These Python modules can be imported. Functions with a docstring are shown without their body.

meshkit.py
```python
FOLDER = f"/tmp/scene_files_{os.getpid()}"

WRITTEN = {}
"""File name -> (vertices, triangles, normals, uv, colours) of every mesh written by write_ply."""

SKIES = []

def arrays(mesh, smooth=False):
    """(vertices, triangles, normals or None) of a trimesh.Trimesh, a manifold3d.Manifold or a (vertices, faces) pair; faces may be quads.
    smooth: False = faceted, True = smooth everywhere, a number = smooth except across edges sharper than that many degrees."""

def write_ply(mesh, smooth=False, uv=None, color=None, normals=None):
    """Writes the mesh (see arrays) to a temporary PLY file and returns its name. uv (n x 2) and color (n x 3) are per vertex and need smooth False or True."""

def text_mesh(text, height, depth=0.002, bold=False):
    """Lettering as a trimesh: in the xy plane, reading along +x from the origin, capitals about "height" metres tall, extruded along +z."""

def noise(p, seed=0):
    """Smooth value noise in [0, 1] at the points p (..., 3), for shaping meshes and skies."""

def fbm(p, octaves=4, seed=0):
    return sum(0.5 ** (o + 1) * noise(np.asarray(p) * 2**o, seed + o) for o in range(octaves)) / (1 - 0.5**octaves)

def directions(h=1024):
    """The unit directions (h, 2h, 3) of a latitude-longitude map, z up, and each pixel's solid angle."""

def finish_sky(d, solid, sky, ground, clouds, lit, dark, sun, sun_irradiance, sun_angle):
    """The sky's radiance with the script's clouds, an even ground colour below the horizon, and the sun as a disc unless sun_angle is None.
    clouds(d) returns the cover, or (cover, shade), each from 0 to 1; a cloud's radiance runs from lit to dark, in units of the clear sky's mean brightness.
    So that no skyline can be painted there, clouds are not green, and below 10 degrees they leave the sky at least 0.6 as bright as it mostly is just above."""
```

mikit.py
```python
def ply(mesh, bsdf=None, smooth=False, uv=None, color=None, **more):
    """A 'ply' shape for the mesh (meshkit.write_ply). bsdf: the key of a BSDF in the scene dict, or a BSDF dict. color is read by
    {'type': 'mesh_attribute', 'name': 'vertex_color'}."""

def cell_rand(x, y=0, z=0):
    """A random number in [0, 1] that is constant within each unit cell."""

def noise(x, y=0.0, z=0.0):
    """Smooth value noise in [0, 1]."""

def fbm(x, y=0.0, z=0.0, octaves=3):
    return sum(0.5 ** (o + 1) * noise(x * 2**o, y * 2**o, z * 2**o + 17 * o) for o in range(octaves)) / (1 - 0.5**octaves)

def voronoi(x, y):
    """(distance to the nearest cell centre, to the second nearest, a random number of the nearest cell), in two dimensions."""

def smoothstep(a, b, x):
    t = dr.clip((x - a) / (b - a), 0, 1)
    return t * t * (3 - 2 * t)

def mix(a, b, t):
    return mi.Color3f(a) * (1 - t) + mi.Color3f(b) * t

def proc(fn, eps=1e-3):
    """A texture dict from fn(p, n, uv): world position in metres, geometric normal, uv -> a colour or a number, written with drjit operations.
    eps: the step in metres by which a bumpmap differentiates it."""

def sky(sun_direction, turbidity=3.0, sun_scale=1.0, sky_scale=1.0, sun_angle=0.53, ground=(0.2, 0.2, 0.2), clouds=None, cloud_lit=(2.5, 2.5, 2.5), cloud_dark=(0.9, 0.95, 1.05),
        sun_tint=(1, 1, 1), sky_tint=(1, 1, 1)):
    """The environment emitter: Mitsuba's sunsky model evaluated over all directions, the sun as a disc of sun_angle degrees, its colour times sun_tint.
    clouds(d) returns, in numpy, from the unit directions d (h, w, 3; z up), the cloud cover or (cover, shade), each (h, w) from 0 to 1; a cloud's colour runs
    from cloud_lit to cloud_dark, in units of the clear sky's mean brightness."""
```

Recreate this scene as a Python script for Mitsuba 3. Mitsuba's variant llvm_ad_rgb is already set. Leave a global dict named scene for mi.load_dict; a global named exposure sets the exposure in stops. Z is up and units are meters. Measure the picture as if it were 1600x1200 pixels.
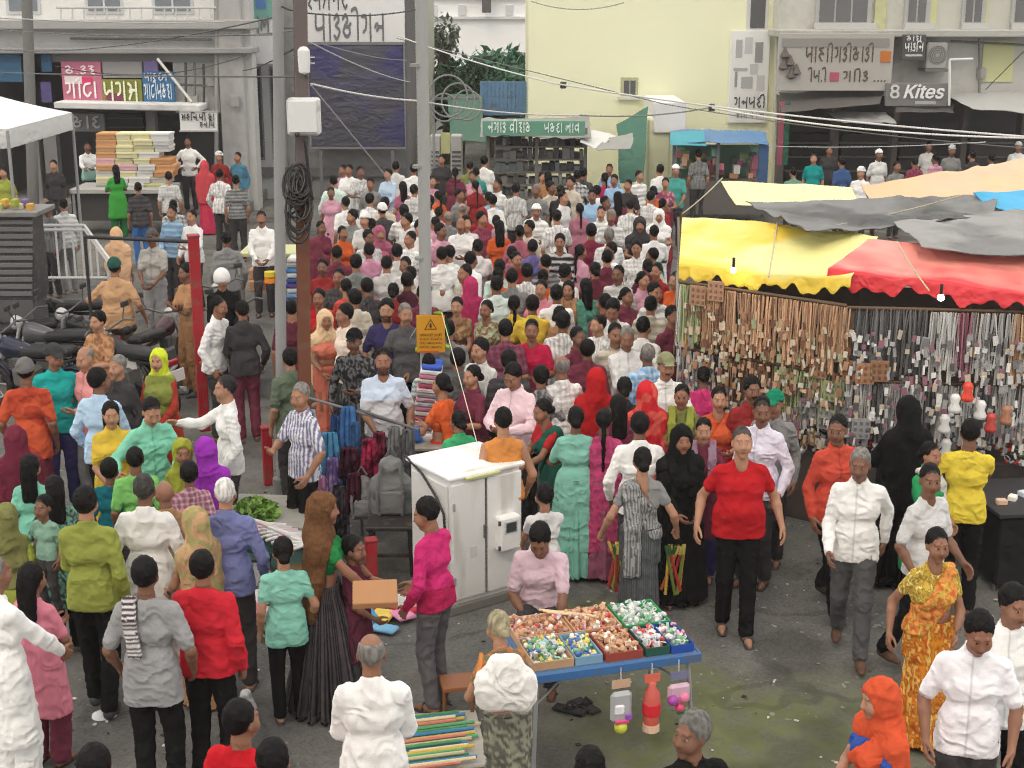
import math, random
import numpy as np, trimesh, mitsuba as mi, mikit, meshkit
import drjit as dr
from mikit import noise, fbm, smoothstep, mix, cell_rand, voronoi

T = mi.ScalarTransform4f
scene, labels = {}, {}

# ------------------------------------------------------------------ camera, sky, exposure
CAM_H, PITCH, FOC = 4.95, math.radians(15.3), 2200.0          # metres, tilt, focal length for a 1600 wide picture
scene['camera'] = {'type': 'perspective', 'fov': math.degrees(2 * math.atan(800 / FOC)), 'fov_axis': 'x', 'near_clip': 0.1, 'far_clip': 2000.0,
                   'to_world': T().look_at(origin=[0, 0, CAM_H], target=[0, math.cos(PITCH), CAM_H - math.sin(PITCH)], up=[0, 0, 1])}
scene['sky'] = mikit.sky((-0.22, -0.66, 0.72), turbidity=4, sun_scale=0.22, sun_angle=18, clouds=lambda d: 1.0,
                         cloud_lit=(5.12, 5.0, 4.78), cloud_dark=(0.9, 0.95, 1.05))
exposure = 1.36


def ray(px, py):
    a, b = (px - 800) / FOC, (py - 600) / FOC
    c, s = math.cos(PITCH), math.sin(PITCH)
    return np.array([a, c - b * s, -s - b * c])


def at_z(px, py, z=0.0):
    """The point of height z that stands at this pixel of the 1600 x 1200 photograph."""
    d = ray(px, py)
    return np.array([0, 0, CAM_H]) + d * ((z - CAM_H) / d[2])


def at_y(px, py, y):
    d = ray(px, py)
    return np.array([0, 0, CAM_H]) + d * (y / d[1])


# ------------------------------------------------------------------ entries
taken = {}


def numbered(name):
    n = taken.get(name, -1) + 1
    taken[name] = n
    return name if n == 0 else f'{name}_{n:03d}'


def thing(name, label=None, cat=None, group=None, kind=None):
    key = numbered(name)
    d = {}
    if label: d['label'] = label
    if cat: d['category'] = cat
    if group: d['group'] = group
    if kind: d['kind'] = kind
    if d: labels[key] = d
    return key


def put(parent, name, mesh, bsdf, smooth=False, label=None, color=None, to_world=None, kind=None):
    """One part: an entry under parent (or, with parent None, the entry of the key name itself)."""
    key = numbered(parent + '__' + name) if parent else name
    if isinstance(mesh, dict):
        e = dict(mesh)
    else:
        uv = None
        if color is not None:
            if smooth not in (True, False):                         # split at sharp edges, keep the one colour
                v, f, _ = meshkit.arrays(mesh, smooth)
                mesh, smooth, color = trimesh.Trimesh(v, f, process=False), True, np.tile(np.asarray(color)[:1], (len(v), 1))
            uv = inks(color)
        e = mikit.ply(mesh, bsdf, smooth=smooth, uv=uv)
    if bsdf is not None:
        e['bsdf'] = {'type': 'ref', 'id': bsdf}
    if to_world is not None:
        e['to_world'] = T(np.asarray(to_world, float).tolist())
    scene[key] = e
    if label or kind:
        labels[key] = {**({'label': label} if label else {}), **({'kind': kind} if kind else {})}
    return key


def solo(name, mesh, bsdf, label, cat, group=None, smooth=False, color=None, kind=None, to_world=None):
    key = thing(name, label, cat, group, kind)
    put(None, key, mesh, bsdf, smooth, color=color, to_world=to_world)
    return key


# ------------------------------------------------------------------ colours: each mesh names a row of a table of colour ramps by its u, the place on the ramp by its v
STOPS, ROWS, ROWAT, TABLE = 6, [], {}, []


def inks(color):
    if isinstance(color, tuple):                                    # (stops, place on the ramp per vertex)
        stops, t = color
        t = np.clip(np.asarray(t, float), 0, len(stops) - 1)
        return np.stack([np.full(len(t), row(stops) + .5), t], 1)
    q, inv = np.unique(np.round(np.asarray(color, float), 3), axis=0, return_inverse=True)
    ids = np.array([row([c]) for c in q])
    return np.stack([ids[inv.ravel()] + .5, np.zeros(len(inv.ravel()))], 1)


def row(stops):
    s = [tuple(np.round(np.clip(np.asarray(c, float), .002, .92), 3)) for c in stops]
    s = tuple(s + [s[-1]] * (STOPS - len(s)))
    if s not in ROWAT:
        ROWAT[s] = len(ROWS)
        ROWS.append(s)
    return ROWAT[s]


def ink(p, n, uv):
    if not TABLE: TABLE.append(mi.Float(np.asarray(ROWS, np.float32).ravel()))
    t = dr.clip(uv.y, 0, STOPS - 1.001)
    i = mi.UInt32(dr.floor(t))
    f = t - mi.Float(i)
    a = (mi.UInt32(dr.clip(dr.floor(uv.x), 0, len(ROWS) - 1)) * STOPS + i) * 3
    g = lambda k: dr.gather(mi.Float, TABLE[0], a + k)
    return mi.Color3f(g(0) * (1 - f) + g(3) * f, g(1) * (1 - f) + g(4) * f, g(2) * (1 - f) + g(5) * f)


# ------------------------------------------------------------------ small mesh tools
def cat(ms):
    ms = [m for m in ms if m is not None]
    return trimesh.util.concatenate(ms)


def box(c, s, rz=0.0, bev=0.0, rx=0.0, ry=0.0):
    """A box by centre and size, its edges chamfered by bev."""
    if bev > 0:
        import manifold3d as m3
        h = np.array(s, float) / 2
        pts = []
        for sx in (-1, 1):
            for sy in (-1, 1):
                for sz in (-1, 1):
                    for k in range(3):
                        q = h.copy()
                        q -= bev
                        q[k] += bev
                        pts.append(q * (sx, sy, sz))
        m = trimesh.convex.convex_hull(np.array(pts))
    else:
        m = trimesh.creation.box(extents=s)
    if rx: m.apply_transform(trimesh.transformations.rotation_matrix(rx, [1, 0, 0]))
    if ry: m.apply_transform(trimesh.transformations.rotation_matrix(ry, [0, 1, 0]))
    if rz: m.apply_transform(trimesh.transformations.rotation_matrix(rz, [0, 0, 1]))
    m.apply_translation(c)
    return m


def tube(pts, r, n=8, caps=True):
    """A tube along a polyline; r a number or one per point."""
    p = np.asarray(pts, float)
    k = len(p)
    r = np.broadcast_to(np.asarray(r, float), (k,))
    t = np.gradient(p, axis=0)
    t /= np.linalg.norm(t, axis=1, keepdims=True) + 1e-12
    u = np.cross(t[0], [0, 0, 1.0] if abs(t[0][2]) < 0.9 else [1.0, 0, 0])
    u /= np.linalg.norm(u)
    a = np.arange(n) * 2 * np.pi / n
    V = []
    for i in range(k):
        u = u - t[i] * (u @ t[i])
        u /= np.linalg.norm(u) + 1e-12
        w = np.cross(t[i], u)
        V.append(p[i] + r[i] * (np.cos(a)[:, None] * u + np.sin(a)[:, None] * w))
    V = np.vstack(V)
    F = []
    j = np.arange(n)
    for i in range(k - 1):
        A, B = i * n + j, i * n + (j + 1) % n
        F += [np.stack([A, B, B + n], 1), np.stack([A, B + n, A + n], 1)]
    if caps:
        V = np.vstack([V, p[:1], p[-1:]])
        F += [np.stack([(j + 1) % n, j, j * 0 + k * n], 1), np.stack([(k - 1) * n + j, (k - 1) * n + (j + 1) % n, j * 0 + k * n + 1], 1)]
    return trimesh.Trimesh(V, np.vstack(F), process=False)


def lathe(prof, n=24, c=(0, 0, 0)):
    """A closed solid of revolution about z from (radius, z) pairs, bottom to top."""
    pr = np.asarray(prof, float)
    a = np.arange(n) * 2 * np.pi / n
    V = np.vstack([np.stack([r * np.cos(a), r * np.sin(a), a * 0 + z], 1) for r, z in pr] + [[[0, 0, pr[0, 1]]], [[0, 0, pr[-1, 1]]]])
    j, F = np.arange(n), []
    k = len(pr)
    for i in range(k - 1):
        A, B = i * n + j, i * n + (j + 1) % n
        F += [np.stack([A, B, B + n], 1), np.stack([A, B + n, A + n], 1)]
    F += [np.stack([(j + 1) % n, j, j * 0 + k * n], 1), np.stack([(k - 1) * n + j, (k - 1) * n + (j + 1) % n, j * 0 + k * n + 1], 1)]
    m = trimesh.Trimesh(V, np.vstack(F), process=False)
    m.apply_translation(c)
    return m


def sag(a, b, drop, n=16):
    a, b = np.asarray(a, float), np.asarray(b, float)
    t = np.linspace(0, 1, n)[:, None]
    p = a + (b - a) * t
    p[:, 2] -= (4 * t * (1 - t))[:, 0] * drop
    return p


def sheet(P, thick=0.006):
    """A cloth sheet from a grid of points (n, m, 3), given a real thickness."""
    P = np.asarray(P, float)
    n, m = P.shape[:2]
    du, dv = np.gradient(P, axis=0), np.gradient(P, axis=1)
    N = np.cross(du, dv)
    N /= np.linalg.norm(N, axis=2, keepdims=True) + 1e-12
    A, B = (P + N * thick / 2).reshape(-1, 3), (P - N * thick / 2).reshape(-1, 3)
    i = np.arange(n * m).reshape(n, m)
    q = np.stack([i[:-1, :-1], i[1:, :-1], i[1:, 1:], i[:-1, 1:]], -1).reshape(-1, 4)
    F = [q, q[:, ::-1] + n * m]
    for e in (i[:, 0], i[:, -1][::-1], i[0][::-1], i[-1]):
        F.append(np.stack([e[:-1], e[1:], e[1:] + n * m, e[:-1] + n * m], 1)[:, ::-1])
    F = np.vstack(F)
    return trimesh.Trimesh(np.vstack([A, B]), np.vstack([F[:, [0, 1, 2]], F[:, [0, 2, 3]]]), process=False)


def place(m, loc=(0, 0, 0), rz=0.0):
    m = m.copy()
    if rz: m.apply_transform(trimesh.transformations.rotation_matrix(rz, [0, 0, 1]))
    m.apply_translation(loc)
    return m


def srgb(*c):
    """Linear colour from sRGB 0..255."""
    c = np.asarray(c, float) / 255
    c = c * .90 + c.mean() * .10
    return np.where(c < 0.04045, c / 12.92, ((c + 0.055) / 1.055) ** 2.4)


def const(mesh, c):
    return np.tile(np.asarray(c, float), (len(mesh.vertices), 1))


# ------------------------------------------------------------------ materials
VC = mikit.proc(ink)


def principled(base, rough=0.6, metal=0.0, spec=0.5, bump=None, bs=0.01, eps=2e-3, twosided=True, **k):
    b = {'type': 'principled', 'base_color': base if isinstance(base, dict) else {'type': 'rgb', 'value': [float(x) for x in base]},
         'roughness': rough if isinstance(rough, (dict, float)) else float(rough), 'metallic': float(metal), 'specular': float(spec), **k}
    if bump:
        b = {'type': 'bumpmap', 'arbitrary': mikit.proc(bump, eps=eps), 'scale': float(bs), 'bsdf': b}
    return {'type': 'twosided', 'bsdf': b} if twosided else b


def fold_bump(p, n, uv):
    w = fbm(p.z * 6, p.y * 6, p.x * 6, octaves=2) * 3
    a = 1 - dr.abs(2 * noise(p.x * 9 + w, p.y * 9 + w, p.z * 13 + w) - 1)
    b = 1 - dr.abs(2 * noise(p.x * 21 + w, p.y * 21, p.z * 17 - w) - 1)
    return a * a + .4 * b


def faded(p, n, uv):
    return ink(p, n, uv) * (.86 + .26 * fbm(p.x * 5, p.y * 5, p.z * 5, octaves=3)) * (.94 + .12 * noise(p.x * 140, p.y * 140, p.z * 140))


scene['cloth'] = principled(mikit.proc(faded), 0.88, spec=0.15, bump=fold_bump, bs=0.0145, eps=4e-3)
scene['skin'] = principled(VC, 0.5, spec=0.4)
scene['hair'] = principled(VC, 0.6, spec=0.18, bump=lambda p, n, uv: fbm(p.x * 90, p.y * 90, p.z * 25, octaves=2), bs=0.004, eps=2e-3)
scene['painted'] = principled(VC, 0.55, spec=0.4)
scene['glossy'] = principled(VC, 0.25, spec=0.5)
scene['steel'] = principled((0.55, 0.55, 0.54), 0.35, metal=1.0)
# ------------------------------------------------------------------ people: signed distances, meshed by surface nets
BIG = 1.0


class Field:
    """A signed distance field on a rectilinear grid; every primitive touches only the cells near it."""

    def __init__(self, X, Y, Z):
        self.X, self.Y, self.Z = (np.asarray(a, np.float32) for a in (X, Y, Z))
        self.F = np.full((len(X), len(Y), len(Z)), BIG, np.float32)

    def win(self, lo, hi):
        s = []
        for A, l, h in zip((self.X, self.Y, self.Z), lo, hi):
            i, j = np.searchsorted(A, l), np.searchsorted(A, h)
            s.append(slice(max(i - 1, 0), min(j + 1, len(A))))
        return tuple(s)

    def pts(self, w):
        return self.X[w[0]][:, None, None], self.Y[w[1]][None, :, None], self.Z[w[2]][None, None, :]

    def join(self, w, d, k, op='add'):
        f = self.F[w]
        if op == 'add':
            h = np.maximum(k - np.abs(f - d), 0) / k
            self.F[w] = np.minimum(f, d) - h * h * (k / 4)
        else:
            d = -d
            h = np.maximum(k - np.abs(f - d), 0) / k
            self.F[w] = np.maximum(f, d) + h * h * (k / 4)

    def cone(self, a, b, ra, rb, k=0.04, op='add'):
        a, b = np.asarray(a, np.float32), np.asarray(b, np.float32)
        m = k + 0.05
        r = np.array([ra, rb])
        w = self.win(np.minimum(a - ra, b - rb) - m, np.maximum(a + ra, b + rb) + m)
        x, y, z = self.pts(w)
        d = b - a
        L = float(d @ d) + 1e-9
        h = np.clip(((x - a[0]) * d[0] + (y - a[1]) * d[1] + (z - a[2]) * d[2]) / L, 0, 1)
        q = np.sqrt((x - a[0] - h * d[0]) ** 2 + (y - a[1] - h * d[1]) ** 2 + (z - a[2] - h * d[2]) ** 2)
        self.join(w, q - (ra + h * (rb - ra)), k, op)

    def ell(self, c, R, r, k=0.02, op='add'):
        """An ellipsoid: centre, rotation (columns its axes), radii."""
        c, r = np.asarray(c, np.float32), np.asarray(r, np.float32)
        e = np.abs(R) @ r + k + 0.04
        w = self.win(c - e, c + e)
        x, y, z = self.pts(w)
        x, y, z = x - c[0], y - c[1], z - c[2]
        q = np.sqrt(sum(((R[0, i] * x + R[1, i] * y + R[2, i] * z) / r[i]) ** 2 for i in range(3)))
        self.join(w, (q - 1) * float(min(r)) * 1.1, k, op)

    def plane(self, n, p, k=0.008, rough=0.0):
        """Keeps the side that the normal n points to."""
        n = np.asarray(n, float)
        n = n / np.linalg.norm(n)
        x, y, z = self.pts((slice(None),) * 3)
        d = (-((x - p[0]) * n[0] + (y - p[1]) * n[1] + (z - p[2]) * n[2])).astype(np.float32)
        if rough: d = d + (rough * (np.sin(x * 97 + 3 * np.sin(y * 61)) + np.sin(x * 171 + y * 143 + z * 119))).astype(np.float32)
        h = np.maximum(k - np.abs(self.F - d), 0) / k
        self.F = np.maximum(self.F, d) + h * h * (k / 4)

    def at(self, p):
        """The distance at points, BIG outside the grid."""
        g, ok = [], np.ones(len(p), bool)
        for a, A in enumerate((self.X, self.Y, self.Z)):
            i = np.searchsorted(A, p[:, a])
            ok &= (i > 0) & (i < len(A))
            i = np.clip(i, 1, len(A) - 1)
            g.append(np.where(np.abs(p[:, a] - A[i - 1]) < np.abs(A[i] - p[:, a]), i - 1, i))
        return np.where(ok, self.F[tuple(g)], BIG)

    def mesh(self):
        return nets(self.F, self.X, self.Y, self.Z)


CORN = np.array([[i, j, k] for i in (0, 1) for j in (0, 1) for k in (0, 1)])
EDGES = [(a, b) for a in range(8) for b in range(a + 1, 8) if np.abs(CORN[a] - CORN[b]).sum() == 1]


def nets(F, X, Y, Z):
    s = F < 0
    c = sum(s[i:s.shape[0] - 1 + i, j:s.shape[1] - 1 + j, k:s.shape[2] - 1 + k].astype(np.int8) for i, j, k in CORN)
    ijk = np.argwhere((c > 0) & (c < 8))
    idx = np.full(c.shape, -1, np.int32)
    idx[tuple(ijk.T)] = np.arange(len(ijk))
    g = ijk[:, None, :] + CORN[None]
    val = F[g[..., 0], g[..., 1], g[..., 2]]
    pos = np.stack([X[g[..., 0]], Y[g[..., 1]], Z[g[..., 2]]], -1)
    acc, cnt = np.zeros((len(ijk), 3)), np.zeros((len(ijk), 1))
    for a, b in EDGES:
        va, vb = val[:, a], val[:, b]
        on = ((va < 0) != (vb < 0))
        t = np.where(on, va / np.where(on, va - vb, 1), 0)[:, None]
        acc += np.where(on[:, None], pos[:, a] + (pos[:, b] - pos[:, a]) * t, 0)
        cnt += on[:, None]
    V = acc / np.maximum(cnt, 1)
    faces = []
    for ax in range(3):
        o = [slice(None)] * 3
        o1, o2 = list(o), list(o)
        o1[ax], o2[ax] = slice(None, -1), slice(1, None)
        e = np.argwhere(s[tuple(o1)] != s[tuple(o2)])
        u, v = (ax + 1) % 3, (ax + 2) % 3
        ok = (e[:, u] > 0) & (e[:, v] > 0) & (e[:, u] < idx.shape[u]) & (e[:, v] < idx.shape[v])
        e = e[ok]
        q = []
        for du, dv in ((1, 1), (0, 1), (0, 0), (1, 0)):
            m = e.copy()
            m[:, u] -= du
            m[:, v] -= dv
            q.append(idx[m[:, 0], m[:, 1], m[:, 2]])
        q = np.stack(q, 1)
        flip = ~s[e[:, 0], e[:, 1], e[:, 2]]
        q[flip] = q[flip][:, ::-1]
        faces.append(q[(q >= 0).all(1)])
    q = np.vstack(faces)
    return trimesh.Trimesh(V, np.vstack([q[:, [0, 1, 2]], q[:, [0, 2, 3]]]), process=False)


def lines(lo, hi, cell, fine=None):
    """Grid lines from lo to hi, cell apart, closer within fine = (lo, hi, cell)."""
    if fine is None:
        return np.linspace(lo, hi, max(3, int(round((hi - lo) / cell)) + 1))
    a, b, c = fine
    out = []
    if a > lo: out.append(np.linspace(lo, a, max(2, int(round((a - lo) / cell)) + 1))[:-1])
    a, b = max(a, lo), min(b, hi)
    out.append(np.linspace(a, b, max(2, int(round((b - a) / c)) + 1)))
    if b < hi: out.append(np.linspace(b, hi, max(2, int(round((hi - b) / cell)) + 1))[1:])
    return np.concatenate(out)


def rot(ax, deg):
    a = math.radians(deg)
    c, s = math.cos(a), math.sin(a)
    return np.array({'x': [[1, 0, 0], [0, c, -s], [0, s, c]], 'y': [[c, 0, s], [0, 1, 0], [-s, 0, c]], 'z': [[c, -s, 0], [s, c, 0], [0, 0, 1]]}[ax])


def ik(a, b, l1, l2, hint):
    """The middle joint of a two-bone limb from a to (near) b, and the end it reaches."""
    a, b, hint = (np.asarray(v, float) for v in (a, b, hint))
    d = b - a
    L = np.linalg.norm(d)
    if L > (l1 + l2) * 0.998:
        d, L = d * ((l1 + l2) * 0.998 / L), (l1 + l2) * 0.998
        b = a + d
    u = d / L
    x = (l1 * l1 - l2 * l2 + L * L) / (2 * L)
    h = hint - u * (hint @ u)
    h /= np.linalg.norm(h) + 1e-9
    return a + u * x + h * math.sqrt(max(l1 * l1 - x * x, 0)), b


ARMS = {'down': ((.245, .04, .88), (.3, -1, 0)), 'easy': ((.26, .12, .92), (.6, -1, 0)), 'swf': ((.22, .24, .95), (.3, -1, -.2)), 'swb': ((.25, -.20, .93), (.5, -1, -.3)),
        'hold': ((.09, .30, 1.12), (1, -.5, -.6)), 'low': ((.10, .27, .97), (1, -.8, -.2)), 'hip': ((.20, .05, 1.03), (1, -.5, 0)), 'back': ((.05, -.17, .97), (1, -.6, 0)),
        'fold': ((-.07, .19, 1.17), (1, .1, -.8)), 'face': ((.07, .19, 1.47), (1, .2, -1)), 'reach': ((.14, .46, 1.16), (.7, -.3, -1)), 'rdown': ((.12, .42, .95), (.8, -.6, -.4)),
        'point': ((.18, .48, 1.28), (.5, -.2, -1)), 'carry': ((.16, .16, 1.30), (1, -.2, -1)), 'out': ((.46, .22, 1.15), (.3, -1, -.5)), 'lap': ((.10, .24, .98), (1, -.6, -.3)),
        'knee': ((.20, .40, 1.02), (1, -.2, -.2)), 'wide': ((.36, .06, .95), (.3, -1, 0)), 'up': ((.2, .22, 1.62), (1, .1, -.6)), 'head': ((.14, .02, 1.66), (1, .1, -.1))}


class Body:
    """The joints of one figure in its own frame: right +x, forward +y, up +z; 1.72 m tall before scaling."""

    def __init__(s, female=False, fat=0.0, arms=('down', 'down'), legs='stand', lean=0, side=0, head=(0, 0), hs=1.0, child=False):
        s.female, s.fat, s.hs = female, fat, hs
        sw, hw = (.148, .098) if female else (.170, .088)
        drop = {'cross': -.76, 'stool': -.42, 'squat': -.62, 'kneel': -.45}.get(legs, 0)
        R = rot('x', -lean) @ rot('y', side)
        hipc = np.array([0, 0, .92 + drop])
        s.R, s.hipc = R, hipc
        s.U = lambda p: hipc + R @ (np.asarray(p, float) - (0, 0, .92))
        s.hip = [np.array([sg * hw, 0, .92 + drop]) for sg in (-1, 1)]
        ank = {'stand': [(-.10, -.02, .08), (.11, .03, .08)], 'wide': [(-.17, .0, .08), (.17, .03, .08)], 'walk': [(-.09, .27, .085), (.09, -.27, .14)], 'walk2': [(-.09, -.26, .14), (.09, .27, .085)],
               'step': [(-.09, .13, .08), (.09, -.12, .09)], 'step2': [(-.09, -.12, .09), (.09, .13, .08)], 'cross': [(.12, .36, .06), (-.12, .30, .06)], 'stool': [(-.13, .40, .08), (.13, .42, .08)],
               'squat': [(-.14, .06, .08), (.14, .08, .08)], 'kneel': [(-.12, -.30, .06), (.12, -.30, .06)]}[legs]
        kh = {'cross': ((-1, .6, .25), (1, .6, .25)), 'kneel': ((0, 1, 0), (0, 1, 0)), 'squat': ((-.5, 1, .4), (.5, 1, .4))}.get(legs, ((-.12, 1, .2), (.12, 1, .2)))
        s.knee, s.ank = [], []
        for i in (0, 1):
            k, a = ik(s.hip[i], ank[i], .43, .42, kh[i])
            s.knee.append(k)
            s.ank.append(a)
        s.flat = legs not in ('cross', 'kneel')
        s.sh = [s.U((sg * sw, -.01, 1.372)) for sg in (-1, 1)]
        s.sw = sw
        s.el, s.wr = [], []
        for i, sg in ((0, -1), (1, 1)):
            t, h = ARMS[arms[i]] if isinstance(arms[i], str) else arms[i]
            tgt = s.U((sg * t[0], t[1], t[2]))
            e, w = ik(s.sh[i], tgt, .285, .25, R @ np.array([sg * h[0], h[1], h[2]], float))
            s.el.append(e)
            s.wr.append(w)
        s.arms = arms
        s.neck = s.U((0, -.015, 1.45))
        s.hR = R @ rot('z', head[0]) @ rot('x', head[1])            # yaw to the left, pitch up
        s.hc = s.U((0, -.01, 1.50)) + s.hR @ np.array([0, .02, .10 * hs])
        s.top = s.hc + s.hR @ np.array([0, -.01, .122 * hs])

    def H(s, p):
        return s.hc + s.hR @ (np.asarray(p, float) * s.hs)

    def bounds(s):
        P = np.array(s.hip + s.knee + s.ank + s.sh + s.el + s.wr + [s.hc])
        return P.min(0) - .21, P.max(0) + .21

    def torso(s, f, o=0.0, k=0.045):
        U, fat, w = s.U, s.fat, (.92 if s.female else 1.0)
        hx = .082 if s.female else .072
        f.cone(U((-hx, -.01, .94)), U((hx, -.01, .94)), .108 + fat * .6 + o, .108 + fat * .6 + o, k)
        f.cone(U((-.05, .005 + fat * .5, 1.07)), U((.05, .005 + fat * .5, 1.07)), .095 + fat + o - (.012 if s.female else 0), .095 + fat + o - (.012 if s.female else 0), k)
        f.cone(U((-.075 * w, 0, 1.24)), U((.075 * w, 0, 1.24)), .102 + fat * .5 + o, .102 + fat * .5 + o, k)
        f.cone(U((-s.sw + .04, -.012, 1.355)), U((s.sw - .04, -.012, 1.355)), .058 + o * .8, .058 + o * .8, k)
        for sg in (-1, 1): f.cone(U((sg * .02, -.02, 1.42)), U((sg * (s.sw - .03), -.014, 1.378)), .048 + o * .7, .040 + o * .7, .03)
        f.cone(U((0, -.022, 1.38)), U((0, -.012, 1.47)), .074 + o * .6, .052 + o * .4, .04)
        if s.female:
            for sg in (-1, 1):
                f.cone(U((sg * .07, .075, 1.235)), U((sg * .07, .08, 1.225)), .062 + o, .062 + o, .04)

    def limbs(s, f):
        for i in (0, 1):
            g = .9 if s.female else 1.0
            f.cone(s.sh[i], s.el[i], .050 * g, .040 * g, .025)
            m = s.el[i] * .7 + s.wr[i] * .3
            f.cone(s.el[i], m, .040 * g, .041 * g, .02)
            f.cone(m, s.wr[i], .041 * g, .026 * g, .02)
            f.cone(s.hip[i], s.knee[i], .088, .055, .04)
            c = s.knee[i] * .68 + s.ank[i] * .32 + (0, -.012, 0)
            f.cone(s.knee[i], c, .054, .056, .02)
            f.cone(c, s.ank[i], .056, .036, .02)
            a, sg = s.ank[i], (-1, 1)[i]
            if s.flat:
                f.cone(a + (0, -.035, -.042), a + (sg * .01, .08, -.048), .036, .034, .02)
                f.cone(a + (sg * .01, .07, -.05), a + (sg * .015, .155, -.056), .032, .021, .02)
            else:
                f.cone(a, a + (sg * -.12, .05, -.02), .036, .024, .02)

    def face(s, f, fine):
        H, R, h = s.H, s.hR, s.hs
        f.cone(s.neck - s.R @ (0, .005, .03), H((0, -.022, -.05)), .058 if not s.female else .05, .052 if not s.female else .045, .03)
        f.ell(H((0, -.014, .028)), R, np.array([.077, .097, .094]) * h, .01)
        f.cone(H((0, .022, -.035)), H((0, .058, -.088)), .062 * h, .030 * h, .03)
        f.cone(H((-.03, .05, -.03)), H((.03, .05, -.03)), .045 * h, .045 * h, .02)
        f.cone(H((0, .086, .018)), H((0, .106, -.026)), .010 * h, .0145 * h, .012)
        for sg in (-1, 1):
            f.ell(H((sg * .079, -.008, -.002)), R @ rot('z', sg * 18), np.array([.011, .021, .033]) * h, .008)
        if fine:
            f.cone(H((-.036, .078, .031)), H((.036, .078, .031)), .0135 * h, .0135 * h, .012)
            for sg in (-1, 1):
                f.cone(H((sg * .033, .106, .012)), H((sg * .033, .107, .012)), .014 * h, .014 * h, .014, 'cut')
                f.cone(H((sg * .032, .079, .012)), H((sg * .032, .08, .012)), .0145 * h, .0145 * h, .006)
                f.cone(H((sg * .012, .097, -.030)), H((sg * .014, .093, -.032)), .009 * h, .009 * h, .008)
            f.cone(H((-.02, .085, -.054)), H((.02, .085, -.054)), .0085 * h, .0085 * h, .008)
            f.cone(H((-.015, .084, -.066)), H((.015, .084, -.066)), .009 * h, .009 * h, .008)


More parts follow.
